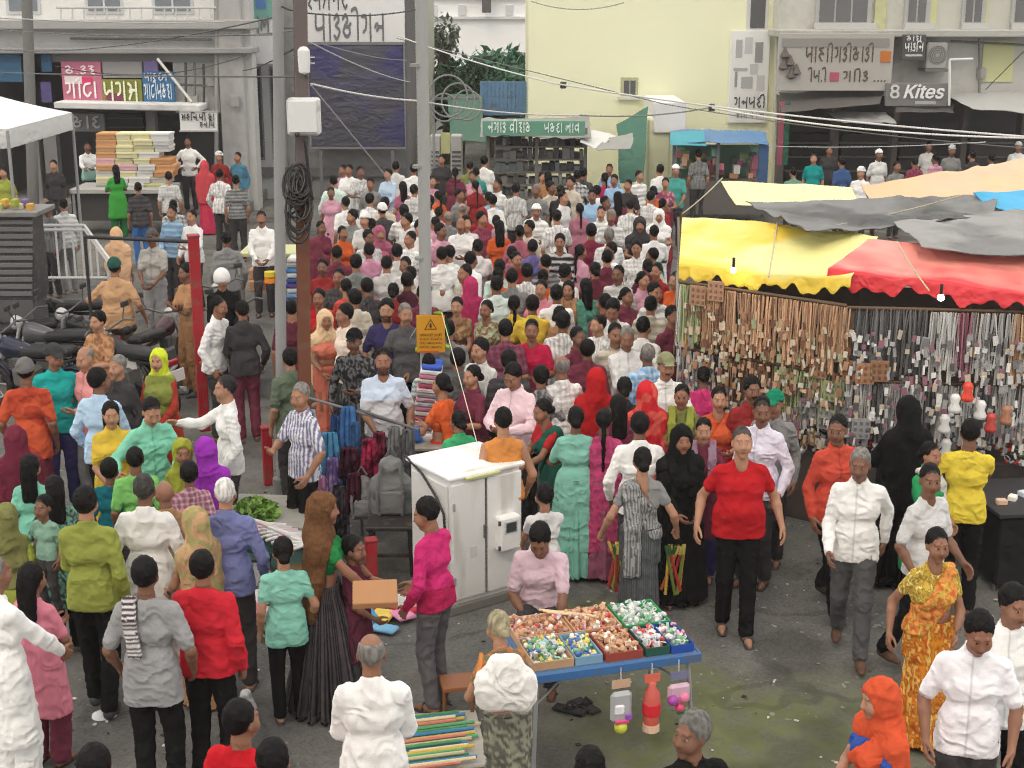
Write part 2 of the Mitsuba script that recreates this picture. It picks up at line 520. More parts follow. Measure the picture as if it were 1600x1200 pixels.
def hand_mesh(curl, cell, spread=1.0):
    """A right hand: wrist at the origin, fingers towards -z, palm towards -x, thumb forward (+y)."""
    a = np.arange
    f = Field(lines(-.10, .06, cell), lines(-.07, .10, cell), lines(-.21, .03, cell))
    f.cone((0, 0, .02), (0, 0, -.02), .026, .026, .01)
    for y, l, r in ((.031, .074, .0092), (.010, .083, .0095), (-.011, .077, .0092), (-.030, .060, .0082)):
        base = np.array([.002 - abs(y) * .1, y * .95, -.092 + abs(y - .005) * .18])
        f.cone((0, y * .45, -.015), base, .017, .0125, .012)
        d, p, ang = l * np.array([.46, .30, .24]), base, math.radians(8)
        yaw = y * 2.2 * spread
        for j in range(3):
            ang += math.radians(curl[j])
            q = p + d[j] * np.array([-math.sin(ang), math.sin(yaw), -math.cos(ang)])
            f.cone(p, q, r * (1.08 - .08 * j), r * (1.0 - .1 * j), .0025)
            p = q
    t0, t1 = np.array([-.008, .028, -.03]), np.array([-.026, .055, -.062])
    t2 = t1 + np.array([-.012, .010, -.030]) * (1 if curl[0] < 40 else 1.05)
    t3 = t2 + (np.array([-.008, .002, -.026]) if curl[0] < 40 else np.array([-.020, -.014, -.012]))
    f.cone(t0, t1, .017, .0125, .012)
    f.cone(t1, t2, .0125, .0105, .003)
    f.cone(t2, t3, .0105, .0085, .003)
    return f.mesh()


HANDS = {}


def hand(kind, cell):
    cell = min((.0042, .0060, .0085), key=lambda c: abs(c - cell))
    if (kind, cell) not in HANDS:
        HANDS[kind, cell] = hand_mesh({'relax': (18, 22, 14), 'grip': (62, 78, 50), 'flat': (4, 6, 4)}[kind], cell)
    return HANDS[kind, cell]


def rff(p, seed, freq, n=14):
    """Smooth pseudo-noise about 0, near -1 to 1; freq per axis in cycles per metre."""
    g = np.random.default_rng(seed)
    w = g.normal(size=(n, 3)) * np.asarray(freq) * 2 * np.pi * .6
    return np.cos(p @ w.T + g.uniform(0, 6.28, n)).sum(1) * (1.6 / n ** .5 / 1.4)


def vnorm(m):
    v, f = np.asarray(m.vertices), np.asarray(m.faces)
    n = np.zeros_like(v)
    c = np.cross(v[f[:, 1]] - v[f[:, 0]], v[f[:, 2]] - v[f[:, 0]])
    for k in range(3):
        np.add.at(n, f[:, k], c)
    return n / (np.linalg.norm(n, axis=1, keepdims=True) + 1e-12)


def wrinkle(m, seed, amp=.006, freq=(5, 5, 9)):
    p = np.asarray(m.vertices)
    q = p + .03 * np.stack([rff(p, seed + 7 + i, (3, 3, 3), 6) for i in range(3)], 1)
    w = np.maximum(.6 - 1.5 * np.abs(rff(q, seed, freq)), -.8) + .35 * rff(p, seed + 3, np.array(freq) * 2.1)
    m.vertices = p + vnorm(m) * (amp * w)[:, None]
    return m


def paint(spec, p, uv=None, seed=0):
    """Colours for points in the figure's frame: a plain colour or a woven or printed pattern."""
    n = len(p)
    if not isinstance(spec[0], str):
        return [spec], np.zeros(n)
    kind, c1, c2 = spec[0], np.asarray(spec[1], float), np.asarray(spec[2], float)
    sz = spec[3] if len(spec) > 3 else .05
    if kind == 'check':
        t = ((np.mod(p[:, 0] + p[:, 1] * .7, sz) < sz * .4).astype(float) + (np.mod(p[:, 2], sz) < sz * .4)) / 2
    elif kind == 'hstripe':
        t = (np.mod(p[:, 2], sz) < sz * .5).astype(float)
    elif kind == 'vstripe':
        a = uv[:, 0] * .25 if uv is not None else p[:, 0] + p[:, 1] * .6
        t = (np.mod(a, sz) < sz * .5).astype(float)
    elif kind == 'print':
        t = (rff(p, seed + 11, (1 / sz, 1 / sz, 1 / sz), 20) > .12).astype(float)
    elif kind == 'multi':
        a = (rff(p, seed + 11, (1 / sz, 1 / sz, 1 / sz), 20) > .2)[:, None]
        b = (rff(p, seed + 31, (1.2 / sz, 1.2 / sz, 1.2 / sz), 20) > .35)[:, None]
        return [c1, c2, np.asarray(spec[4], float)], np.where(b[:, 0], 2.0, np.where(a[:, 0], 1.0, 0.0))
    elif kind == 'half':                                           # lower part in the second colour
        t = (p[:, 2] < sz).astype(float)
    elif kind == 'border':
        t = (p[:, 2] < sz).astype(float)
    elif kind == 'wide':
        t = (np.abs(p[:, 2] - spec[4]) < sz).astype(float)
    return [c1, c2], t


def col(*c):
    return tuple(srgb(*c))


def skirt(s, z0, z1, r0, r1, pleats, amp, seed, n, rows, sway=(0, 0)):
    """Cloth that falls round the legs, pleated, from the waist z0 to the hem z1."""
    g = np.random.default_rng(seed)
    th = np.arange(n) * 2 * np.pi / n
    ph = g.uniform(0, 6.28, 4)
    w = np.sin(pleats * th + 1.2 * np.sin(2 * th + ph[0]) + ph[1])
    pl = np.sign(w) * np.abs(w) ** .7 + .5 * np.sin((pleats * 2.3 // 1) * th + ph[2])
    V, UV = [], []
    hip = .13 + s.fat * .5
    for j in range(rows + 1):
        t = j / rows
        z = z0 + (z1 - z0) * t
        e = t ** .8
        rx, ry = r0[0] + (r1[0] - r0[0]) * e, r0[1] + (r1[1] - r0[1]) * e
        if z > .72: rx, ry = max(rx, (.198 if s.female else .18) + s.fat * .6), max(ry, .130 + s.fat * .8)
        a = amp * (.12 + .88 * t)
        k = 1 + a / .2 * pl
        V.append(np.stack([rx * k * np.cos(th) + sway[0] * t, ry * k * np.sin(th) + sway[1] * t - .012 + s.fat * .3, z + .012 * t * np.sin(3 * th + ph[3])], 1))
        UV.append(np.stack([th * 2, np.full(n, t)], 1))
    V.append(np.stack([V[-1][:, 0] * .93, V[-1][:, 1] * .93, V[-1][:, 2] + .05], 1))
    UV.append(UV[-1])
    V.append(np.array([[0, 0, z1 + .06]]) + (sway[0], sway[1], 0))
    V.append(np.array([[0, -.01, z0 + .004]]))
    UV += [np.array([[0, 1.0]]), np.array([[0, 0.0]])]
    i, F, R = np.arange(n), [], rows + 2
    for j in range(R - 1):
        A, B = j * n + i, j * n + (i + 1) % n
        F += [np.stack([A, A + n, B + n], 1), np.stack([A, B + n, B], 1)]
    F += [np.stack([(R - 1) * n + i, i * 0 + R * n, (R - 1) * n + (i + 1) % n], 1), np.stack([(i + 1) % n, i * 0 + R * n + 1, i], 1)]
    m = trimesh.Trimesh(np.vstack(V), np.vstack(F), process=False)
    up = m.vertices[:, 2] > .6
    d = s.drop if hasattr(s, 'drop') else 0
    return m, np.vstack(UV)


def xf(to, m):
    return m


BLACK, GREYH, WHITEH = col(17, 15, 14), col(120, 116, 112), col(205, 203, 200)
PEOPLE = []


def person(px, py, h, yaw, label, top=None, bottom=None, hair='short', hairc=BLACK, skin=None, feet='sandal', drape=None, female=False, fat=0.0, arms=('down', 'down'), legs='stand',
           lean=0, side=0, head=(0, 0), face='', group=None, extra=(), grip='', seed=None, base=0.0, key='person', pos=None, drapec=None, glasses=False):
    """One person whose head top shows at pixel (px, py) and who stands on the ground (or on base). yaw 0 looks away from the camera, 90 to the left, 180 at it."""
    seed = len(PEOPLE) * 17 + 5 if seed is None else seed
    rg = np.random.default_rng(seed)
    sc = h / 1.72
    child = h < 1.45
    s = Body(female, fat, arms, legs, lean, side, head, hs=1.0 if not child else (1.72 / h) ** .55)
    ztop = s.top[2] * sc + base
    c, sn = math.cos(math.radians(yaw)), math.sin(math.radians(yaw))
    R = np.array([[c, -sn, 0], [sn, c, 0], [0, 0, 1]])
    w = at_z(px, py, ztop) if pos is None else np.array([pos[0], pos[1], 0])
    S3 = np.diag([.91, .90, 1.0])
    off = R @ S3 @ (s.top * sc) if pos is None else np.zeros(3)
    M = np.eye(4)
    M[:3, :3] = R @ S3 * sc
    M[:3, 3] = (w[0] - off[0], w[1] - off[1], base)
    dist = math.hypot(M[0, 3], M[1, 3])
    cell = min(max(.00125 * dist, .0125), .032) / sc ** .5
    cb = cell * (1.25 if dist < 16 else 1.5)
    fine = dist < 21
    if skin is None: skin = [(158, 110, 84), (142, 97, 74), (172, 124, 97), (124, 84, 64)][rg.integers(4)]
    skin = np.asarray(srgb(*skin))
    k = thing(key, label, 'person', group)
    PEOPLE.append((k, M, s, dist))

    # the body: one surface from head to foot, the hands joined at the wrists
    lo, hi = s.bounds()
    hc, hr, fc = s.hc, .135 * s.hs, cell * (.62 if fine else .75)
    f = Field(lines(lo[0], hi[0], cb, (hc[0] - hr, hc[0] + hr, fc)), lines(lo[1], hi[1], cb, (hc[1] - hr, hc[1] + hr, fc)), lines(lo[2] + .12, hi[2], cb, (hc[2] - hr, hc[2] + hr, fc)))
    s.torso(f)
    s.limbs(f)
    s.face(f, fine)
    m = f.mesh()
    nbody = len(m.vertices)
    parts = [m]
    for i, sg in ((0, -1), (1, 1)):
        kind = 'grip' if 'LR'[i] in grip else 'relax'
        hm = hand(kind, cell * .4).copy()
        v = np.asarray(hm.vertices) * (.92 if female else 1.0) * (1.1 if child else 1.0)
        if sg < 0: v = v * (-1, 1, 1)
        d = s.wr[i] - s.el[i]
        d /= np.linalg.norm(d)
        y = s.R @ np.array([0, 1.0, .25]) if abs((s.R @ np.array([0, 1.0, .25])) @ d) < .85 else np.array([-sg * .6, 0, 1.0])
        y = y - d * (y @ d)
        y /= np.linalg.norm(y)
        z = -d
        x = np.cross(y, z)
        hm.vertices = s.wr[i] + v @ np.array([x, y, z])
        if sg < 0: hm.faces = hm.faces[:, ::-1]
        parts.append(hm)
    m = cat(parts)
    p = np.asarray(m.vertices)
    q = (p - s.hc) @ s.hR / s.hs
    hcol = np.asarray(hairc)
    if drape and ('veil' in drape or 'wrap' in drape): hair = 'crop'
    ramp = [(.42, .40, .37), skin * 1.12, skin * .9, skin * (.80, .55, .55), hcol * .75 + skin * .12, (.012, .01, .008)]
    C = 1.45 + .35 * rff(p, seed, (6, 6, 6), 8)
    C[(p[:, 2] < .1) & s.flat] += .4
    C = np.clip(C, 1, 2)
    isf = (q[:, 1] > .03) & (np.abs(q[:, 2]) < .14)
    ax = np.abs(q[:, 0])
    if hair and hair != 'bald': C[(q[:, 2] > .022 + .92 * q[:, 1] + .005 * np.sin(q[:, 0] * 150)) & ((q[:, 2] > .0) | (q[:, 1] < -.03)) & (q[:, 2] > -.075) & (np.abs(q[:, 2]) < .16)] = 4.3
    ax = np.abs(q[:, 0])
    eye = isf & (np.abs(ax - .033) < .014) & (np.abs(q[:, 2] - .011) < .0065)
    C[eye] = .35
    C[eye & (np.abs(ax - .032) < .0068)] = 4.6
    C[isf & (np.abs(ax - .034) < .020) & (np.abs(q[:, 2] - .037 + ax * .16) < .0045)] = 3.5
    C[isf & (ax < .026 - .6 * np.abs(q[:, 2] + .060)) & (np.abs(q[:, 2] + .060) < .013)] = 2.8
    C[isf & (ax < .02) & (np.abs(q[:, 2] + .0605) < .0028)] = 3.7
    if 'm' in face: C[isf & (ax < .036) & (np.abs(q[:, 2] + .044 + ax * .12) < .0075) & (q[:, 1] > .06)] = 4
    if 'b' in face:
        bd = (q[:, 2] < -.045) & (q[:, 2] > -.13) & (q[:, 1] > -.01) & ~(isf & (ax < .022) & (np.abs(q[:, 2] + .06) < .011))
        C[bd] = 3.8
    if 'd' in face: C[isf & (ax < .006) & (np.abs(q[:, 2] - .05) < .006)] = 4.3
    bm, bC = m, (ramp, C)

    # hair
    if drape and ('veil' in drape or 'wrap' in drape): hair = 'crop'
    if hair:
        def hgrid(extra=0.0, back=0.0, cellf=.8):
            e = .16 * s.hs
            return Field(lines(hc[0] - e, hc[0] + e, fc * 1.25), lines(hc[1] - e - back, hc[1] + e, fc * 1.25), lines(hc[2] - e - extra, hc[2] + e + .02, fc * 1.25))
        t = {'short': .010, 'crop': .007, 'full': .017, 'bald': .008, 'bun': .012, 'braid': .012, 'long': .018}[hair]
        f = hgrid({'long': .22, 'braid': .5, 'bun': .05}.get(hair, 0), .12 if hair in ('braid', 'bun', 'long') else 0)
        f.ell(s.H((0, -.027, .040)), s.hR, np.array([.074 + t, .087 + t, .087 + t]) * s.hs, .01)
        fr = rg.uniform(-.01, .012)
        lowb = .045 if hair in ('bun', 'braid', 'long') else 0
        f.plane(s.hR @ np.array([0, -1.02, 1.0]), s.H((0, 0, -.016 + fr - lowb)), .02, .004)
        if not female or hair == 'crop': f.plane(s.hR @ np.array([0, -.2, 1.0]), s.H((0, 0, -.074)), .02)
        if lowb: f.plane(s.hR @ np.array([0, -1, .35]), s.H((0, .054, .05)), .018)
        if hair == 'bald': f.cone(s.H((0, .03, .13)), s.H((0, -.02, .15)), .085, .09, .01, 'cut')
        if hair == 'bun': f.cone(s.H((-.012, -.125, -.015)), s.H((.012, -.125, -.02)), .043, .04, .02)
        if hair == 'braid':
            a = s.H((0, -.105, -.02))
            for j in range(6):
                b = a + s.R @ np.array([.004 * (-1) ** j, -.012 if j < 2 else .006, -.075])
                f.cone(a, b, .030 - .002 * j, .024 - .002 * j, .008)
                a = b
        if hair == 'long': f.cone(s.H((-.03, -.085, -.02)), s.H((-.035, -.10, -.26)), .06, .045, .03); f.cone(s.H((.03, -.085, -.02)), s.H((.035, -.10, -.26)), .06, .045, .03)
        m = f.mesh()
        m = wrinkle(m, seed + 1, .0035, (16, 16, 16))
        p = np.asarray(m.vertices)
        put(k, 'hair', m, 'hair', True, color=([hcol * .7, hcol * 1.35], .5 + .5 * rff(p, seed + 2, (30, 30, 12), 10)), to_world=M)
    if 'cap' in extra or 'helmet' in extra:
        cc = extra['cap'] if 'cap' in extra else extra['helmet']
        e = .17 * s.hs
        f = Field(lines(hc[0] - e, hc[0] + e, fc * 1.2), lines(hc[1] - e, hc[1] + e + .07, fc * 1.2), lines(hc[2] - e, hc[2] + e + .02, fc * 1.2))
        t = .022 if 'cap' in extra else .045
        f.ell(s.H((0, -.016, .036)), s.hR, np.array([.078 + t, .098 + t, .093 + t]) * s.hs, .01)
        f.plane(s.hR @ np.array([0, -.25, 1.0]), s.H((0, 0, .038 if 'cap' in extra else -.04)))
        if 'cap' in extra: f.ell(s.H((0, .115, .052)), s.hR @ rot('x', -12), np.array([.07, .07, .008]) * s.hs, .01)
        m = f.mesh()
        put(k, 'cap' if 'cap' in extra else 'helmet', m, 'cloth' if 'cap' in extra else 'glossy', True, color=const(m, cc), to_world=M)
    if 'turban' in extra:
        e = .2 * s.hs
        f = Field(lines(hc[0] - e, hc[0] + e, fc * 1.2), lines(hc[1] - e, hc[1] + e, fc * 1.2), lines(hc[2] - e, hc[2] + e + .04, fc * 1.2))
        for j, (dz, r) in enumerate(((.045, .112), (.075, .113), (.105, .098), (.13, .07))):
            f.ell(s.H((0, -.016, dz)), s.hR @ rot('x', 8 + 9 * (-1) ** j) @ rot('y', 10 * (-1) ** j), np.array([r, r + .012, .028]) * s.hs, .006)
        m = wrinkle(f.mesh(), seed + 4, .004, (14, 14, 20))
        put(k, 'turban', m, 'cloth', True, color=const(m, extra['turban']), to_world=M)
    if glasses and fine:
        fr = [tube([s.H((sg * .033 + .021 * math.cos(a), .098, .010 + .016 * math.sin(a))) for a in np.linspace(0, 6.283, 13)], .0028, 5, False) for sg in (-1, 1)]
        fr += [tube([s.H((-.012, .1, .012)), s.H((.012, .1, .012))], .0025, 5)] + [tube([s.H((sg * .054, .096, .014)), s.H((sg * .078, 0, .014))], .0025, 5) for sg in (-1, 1)]
        m = cat(fr)
        put(k, 'spectacles', m, 'glossy', True, color=const(m, (.02, .02, .02)), to_world=M)

    gx = lambda zlo, zhi, pad=0.0: Field(lines(lo[0] + .08 - pad, hi[0] - .08 + pad, cell), lines(lo[1] + .03 - pad, hi[1] - .03 + pad, cell), lines(zlo, zhi, cell))
    wamp = .0042
    layers = []
    dz = s.hipc[2] - .92
    # trousers
    if bottom:
        kind, bc = bottom[0], bottom[1]
        if kind in ('trousers', 'salwar', 'shorts', 'leggings'):
            o = {'trousers': .014, 'salwar': .035, 'shorts': .022, 'leggings': .012}[kind]
            f = gx(min(a[2] for a in s.ank) - .06, s.hipc[2] + .22)
            hx = .082 if female else .072
            f.cone(s.U((-hx, -.012, .95)), s.U((hx, -.012, .95)), .112 + fat * .6 + o * .5, .112 + fat * .6 + o * .5, .05)
            f.cone(s.U((-.05, .0, 1.06)), s.U((.05, .0, 1.06)), .099 + fat, .099 + fat, .05)
            for i in (0, 1):
                f.cone(s.hip[i], s.knee[i], .094 + o, .062 + o, .035)
                if kind != 'shorts':
                    e = s.ank[i] + (0, -.006, .01)
                    f.cone(s.knee[i], e, .060 + o, .050 + o * 1.2, .02)
            f.plane(s.R @ np.array([0, 0, -1.0]), s.U((0, 0, 1.075)))
            if s.flat: f.plane((0, 0, 1), (0, 0, .055 if kind != 'shorts' else .38))
            m = wrinkle(f.mesh(), seed + 21, wamp * (1.3 if kind != 'leggings' else .5), (5, 5, 8))
            layers.append(('trousers' if kind != 'shorts' else 'shorts', m, paint(bc, np.asarray(m.vertices), seed=seed), f))
        elif kind in ('sari', 'ghagra', 'skirt', 'lungi'):
            r1 = {'sari': (.21, .20), 'ghagra': (.36, .34), 'skirt': (.24, .22), 'lungi': (.19, .17)}[kind]
            z1 = bottom[2] if len(bottom) > 2 else .03
            n = int(np.clip(1.5 / cell, 40, 130))
            sway = (0, .08 if legs.startswith('walk') else 0)
            if legs.startswith('walk'): r1 = (r1[0], r1[1] + .12)
            m, uv = skirt(s, 1.03, z1, (.14 + fat * .5, .105 + fat * .7), r1, {'sari': 9, 'ghagra': 17, 'skirt': 11, 'lungi': 6}[kind], {'sari': .016, 'ghagra': .03, 'skirt': .02, 'lungi': .012}[kind], seed, n, max(10, n // 3), sway)
            if legs in ('cross', 'squat', 'stool', 'kneel'):
                v = np.asarray(m.vertices).copy()
                t = np.clip((1.03 - v[:, 2]) / 1.0, 0, 1)
                v[:, 2] = 1.03 + dz - t * (1.0 + dz)
                v[:, 1] += .22 * np.sin(np.minimum(t * 1.5, 1) * 3.1416 / 2)
                v[:, 0] *= 1 + .5 * t
                m.vertices = v
            p = np.asarray(m.vertices)
            m = wrinkle(m, seed + 21, wamp * .8, (7, 7, 1.6))
            layers.append(('skirt', m, paint(bc, p, uv, seed), None))
    # upper garment
    if top:
        kind, tc = top[0], top[1]
        opt = top[2] if len(top) > 2 else ''
        o = {'shirt': .011, 'tee': .010, 'kurta': .014, 'blouse': .008, 'dress': .012, 'hoodie': .021, 'vest': .012, 'robe': .03}[kind]
        hem = {'shirt': .83, 'tee': .86, 'kurta': .50, 'blouse': 1.12, 'dress': .30, 'hoodie': .86, 'vest': .9, 'robe': .06}[kind]
        if 'tuck' in opt: hem = 1.0
        if 'lng' in opt: hem -= .1
        full = 'full' in opt or kind in ('hoodie', 'robe')
        zlo = hem + dz - .02 if legs in ('cross', 'squat', 'stool', 'kneel') else hem - .1
        f = gx(max(zlo, .03), s.hc[2] + .02)
        s.torso(f, o)
        if hem < 1.0:
            ub = s.U
            hx = (.085 if female else .075)
            lowz = max(hem, .93)
            fl = .01 if kind in ('shirt', 'tee', 'hoodie') else .02
            f.cone(ub((-hx, -.008, 1.02)), ub((hx, -.008, 1.02)), .103 + fat * .8 + o, .103 + fat * .8 + o, .04)
            st = np.arange(.94, hem - .05, -.05)
            for zz in st:
                g = (.94 - zz)
                q = .108 + fat * .6 + o + fl * .7 + g * (.02 if kind in ('shirt', 'tee', 'hoodie') else .07)
                f.cone(ub((-hx - g * .04, -.008, zz)), ub((hx + g * .04, -.008, zz)), q, q, .012)
        for i in (0, 1):
            g = .9 if female else 1.0
            if kind == 'vest': continue
            frac = .55 if kind != 'blouse' else .5
            if full or 'roll' in opt:
                f.cone(s.sh[i], s.el[i], (.050 + o) * g, (.042 + o) * g, .025)
                e = s.wr[i] if full else s.el[i] * .55 + s.wr[i] * .45
                f.cone(s.el[i], s.el[i] * .5 + e * .5, (.041 + o) * g, (.041 + o * .9) * g, .02)
                f.cone(s.el[i] * .5 + e * .5, e, (.041 + o * .9) * g, (.029 + o * .6) * g if full else .05 * g, .02)
            else:
                d = s.el[i] - s.sh[i]
                e = s.sh[i] + d * (.78 if 'half' in opt or kind == 'shirt' else frac)
                f.cone(s.sh[i], e, (.052 + o) * g, (.046 + o * 1.25) * g, .025)
        if 'tuck' in opt or kind in ('shirt', 'tee', 'kurta', 'hoodie', 'blouse', 'vest', 'dress', 'robe'):
            f.plane(s.R @ np.array([0, 0, 1.0]), s.U((0, 0, hem)))
        if kind in ('shirt', 'kurta'):
            a, b = s.U((0, -.018, 1.43)), s.U((0, -.012, 1.492))
            f.cone(a, b, .082, .071, .012)
            f.cone(s.U((0, .06, 1.51)), s.U((0, .13, 1.36)), .052, .010, .01, 'cut')
            f.plane(s.R @ np.array([0, -.35, -1.0]), s.U((0, 0, 1.478)))
        elif kind in ('tee', 'hoodie', 'vest', 'dress', 'blouse'):
            deep = .05 if kind in ('blouse', 'dress') or 'v' in opt.split('-') else .02
            f.cone(s.U((0, .0, 1.49)), s.U((0, .05, 1.47 - deep * .6)), .070, .055, .01, 'cut')
            if 'v' in opt.split('-'): f.cone(s.U((0, .07, 1.45)), s.U((0, .14, 1.34)), .045, .006, .01, 'cut')
            if 'bare' in opt: f.cone(s.U((0, -.07, 1.46)), s.U((0, -.13, 1.27)), .055, .05, .02, 'cut')
            if kind == 'hoodie': f.cone(s.U((-.05, -.075, 1.43)), s.U((.05, -.075, 1.43)), .048, .048, .03)
        m = wrinkle(f.mesh(), seed + 31, wamp * (.5 if kind == 'blouse' else 1.1), (7, 7, 12) if kind not in ('kurta', 'dress', 'robe') else (7, 7, 3.5))
        p = np.asarray(m.vertices)
        cc = paint(tc, p, seed=seed)
        if kind == 'shirt' and fine and isinstance(tc[0], float):
            fr = vnorm(m) @ (s.R @ np.array([0, 1.0, 0])) > .4
            l = (p - s.hipc) @ s.R + (0, 0, .92)
            cc = ([cc[0][0], np.asarray(cc[0][0]) * .7], np.where(fr & (np.abs(l[:, 0] - .012) < .006), 1.0, 0.0))
        name = {'tee': 'shirt', 'hoodie': 'hooded_top', 'robe': 'gown'}.get(kind, kind)
        layers.append((name, m, cc, f))
    # draped cloth
    if drape:
        dc = drapec if drapec is not None else bottom[1]
        for dk in drape.split('+'):
            if dk == 'veil':
                f = gx(.65 + dz, s.hc[2] + .2, .08)
                f.ell(s.H((0, -.022, .024)), s.hR, np.array([.106, .128, .126]) * s.hs, .01)
                f.cone(s.H((0, -.045, .0)), s.U((0, -.055, 1.38)), .108, .125, .05)
                for sg in (-1, 1):
                    f.cone(s.U((0, -.05, 1.40)), s.U((sg * .155, -.03, 1.345)), .105, .088, .06)
                    f.cone(s.U((sg * .155, -.03, 1.345)), s.U((sg * .17, -.07, 1.08)), .088, .07, .06)
                    f.cone(s.U((sg * .17, -.07, 1.08)), s.U((sg * .13, -.12, .70)), .07, .06, .06)
                    f.cone(s.U((sg * .06, -.10, 1.25)), s.U((sg * .05, -.15, .70)), .085, .07, .06)
                f.cone(s.H((0, .105, -.012)), s.H((0, .2, -.02)), .074 * s.hs, .12, .02, 'cut')
                f.cone(s.H((0, .125, -.10)), s.U((0, .20, 1.2)), .07, .13, .03, 'cut')
                f.plane(s.R @ np.array([0, 0, 1.0]), s.U((0, 0, .74)))
                m = wrinkle(f.mesh(), seed + 41, .0055, (8, 8, 2.0))
                nm = 'veil'
            elif dk == 'pallu':
                f = gx(.4 + dz, s.U((0, 0, 1.5))[2] + .03, .05)
                s.torso(f, .024)
                n1 = s.R @ np.array([.75, 0, .62])
                ctr = s.U((-.06, 0, 1.28))
                f.plane(n1 * 1.0, ctr - n1 / np.linalg.norm(n1) * .105)
                f.plane(-n1, ctr + n1 / np.linalg.norm(n1) * .085)
                f.plane(s.R @ np.array([0, 0, 1.0]), s.U((0, 0, .93)))
                a = s.U((-.115, -.085, 1.40))
                b = s.U((-.10, -.16 - fat, 1.05))
                c2 = s.U((-.10, -.17 - fat, .62))
                for dx in (-.05, 0, .05):
                    f.cone(a + s.R @ (dx, 0, 0), b + s.R @ (dx, 0, 0), .035, .03, .03)
                    f.cone(b + s.R @ (dx, 0, 0), c2 + s.R @ (dx * 1.2, 0, 0), .03, .025, .03)
                m = wrinkle(f.mesh(), seed + 41, .006, (9, 9, 3))
                nm = 'sari_drape'
            elif dk == 'scarf':
                f = gx(.8 + dz, s.hc[2], .05)
                for sg in (-1, 1):
                    pts = [s.U((sg * .05, -.09, 1.44)), s.U((sg * .10, -.03, 1.47)), s.U((sg * .10, .11 + fat, 1.33)), s.U((sg * .09, .145 + fat, 1.10))]
                    for a, b in zip(pts[:-1], pts[1:]):
                        for dx in (-.025, .025): f.cone(a + s.R @ (dx, 0, 0), b + s.R @ (dx, 0, 0), .024, .022, .02)
                m = wrinkle(f.mesh(), seed + 41, .005, (9, 9, 4))
                nm = 'scarf'
            elif dk == 'towel':
                f = gx(.9 + dz, s.hc[2], .05)
                pts = [s.U((-.12, .135 + fat, 1.18)), s.U((-.12, .07, 1.42)), s.U((-.11, -.05, 1.46)), s.U((-.10, -.125, 1.36)), s.U((-.07, -.145, 1.12))]
                for a, b in zip(pts[:-1], pts[1:]):
                    for dx in (-.03, .0, .03): f.cone(a + s.R @ (dx, 0, 0), b + s.R @ (dx, 0, 0), .02, .02, .015)
                m = wrinkle(f.mesh(), seed + 41, .004, (9, 9, 4))
                nm = 'towel'
            elif dk == 'wrap':                                       # a shawl round head, chest and shoulders
                f = gx(.85 + dz, s.hc[2] + .2, .05)
                s.torso(f, .035)
                f.ell(s.H((0, -.02, .022)), s.hR, np.array([.104, .124, .126]) * s.hs, .02)
                f.cone(s.H((0, -.03, -.04)), s.U((0, -.03, 1.38)), .09, .12, .05)
                f.cone(s.H((0, .12, .0)), s.H((0, .16, .0)), .088 * s.hs, .12, .012, 'cut')
                f.plane(s.R @ np.array([0, 0, 1.0]), s.U((0, 0, 1.0)))
                m = wrinkle(f.mesh(), seed + 41, .008, (7, 7, 4))
                nm = 'head_scarf'
            p = np.asarray(m.vertices)
            layers.append((nm, m, paint(dc, p, seed=seed), f))
    # footwear
    if feet and s.flat and dist < 24:
        for i, sg in ((0, -1), (1, 1)):
            a = s.ank[i]
            e = .06
            f = Field(lines(a[0] - .08, a[0] + .08, .011), lines(a[1] - .1, a[1] + .21, .011), lines(a[2] - .12, a[2] + .05, .009))
            if feet == 'shoe':
                f.cone(a + (0, -.03, -.04), a + (sg * .01, .08, -.05), .046, .044, .02)
                f.cone(a + (sg * .01, .07, -.055), a + (sg * .015, .17, -.062), .042, .026, .02)
            else:
                for b0, b1, r in (((0, -.05, -.075), (sg * .012, .14, -.077), .04),):
                    f.cone(a + b0, a + b1, r, r * 1.05, .01)
                f.plane((0, 0, -1), a + (0, 0, -.066))
                f.cone(a + (-.045 + sg * .012, .075, -.05), a + (sg * .012, .085, -.012), .012, .012, .004)
                f.cone(a + (sg * .012, .085, -.012), a + (.045 + sg * .012, .075, -.05), .012, .012, .004)
            f.plane((0, 0, 1), a + (0, 0, -.0815))
            m = f.mesh()
            put(k, 'shoe' if feet == 'shoe' else 'sandal', m, 'painted', True, color=const(m, [(.03, .025, .02), (.10, .05, .03), (.05, .05, .055)][seed % 3]), to_world=M)
    # each layer yields a little under the ones worn over it
    layers.insert(0, ('body', bm, bC, None))
    for i, (nm, m, cc, _) in enumerate(layers):
        p = np.asarray(m.vertices).copy()
        d = np.full(len(p), BIG)
        for _, _, _, f in layers[i + 1:]:
            if f is not None: d = np.minimum(d, f.at(p))
        q = np.clip((.014 - d) / .02, 0, 1)
        if i == 0:
            q[np.linalg.norm(p - s.hc, axis=1) < .13 * s.hs] = 0
            q[nbody:] = 0
            if bottom and bottom[0] in ('sari', 'ghagra', 'skirt', 'lungi'):
                q[(p[:, 2] < 1.02 + dz) & (p[:, 2] > .12) & (np.arange(len(p)) < nbody) & (np.abs(p[:, 0]) < .2)] = 1.4
        if q.any(): m.vertices = p - vnorm(m) * (q * (.014 if i == 0 else .019))[:, None]
        put(k, nm, m, 'skin' if i == 0 else 'cloth', True, color=cc, to_world=M)
    return k, M, s
# ------------------------------------------------------------------ materials of the place
def grime(p, n, uv):
    s = fbm(p.x * 1.3 + p.y * .7, p.z * .35, 3.1, octaves=4)
    return smoothstep(.50, .85, s * .75 + .25 * fbm(p.x * 7 + p.y * 5, p.z * 7, 1.0, octaves=3)) * .38


def patch(p, n, uv):
    return smoothstep(.5, .78, fbm(p.x * 9, p.y * 9, p.z * 9, octaves=3)) * .4


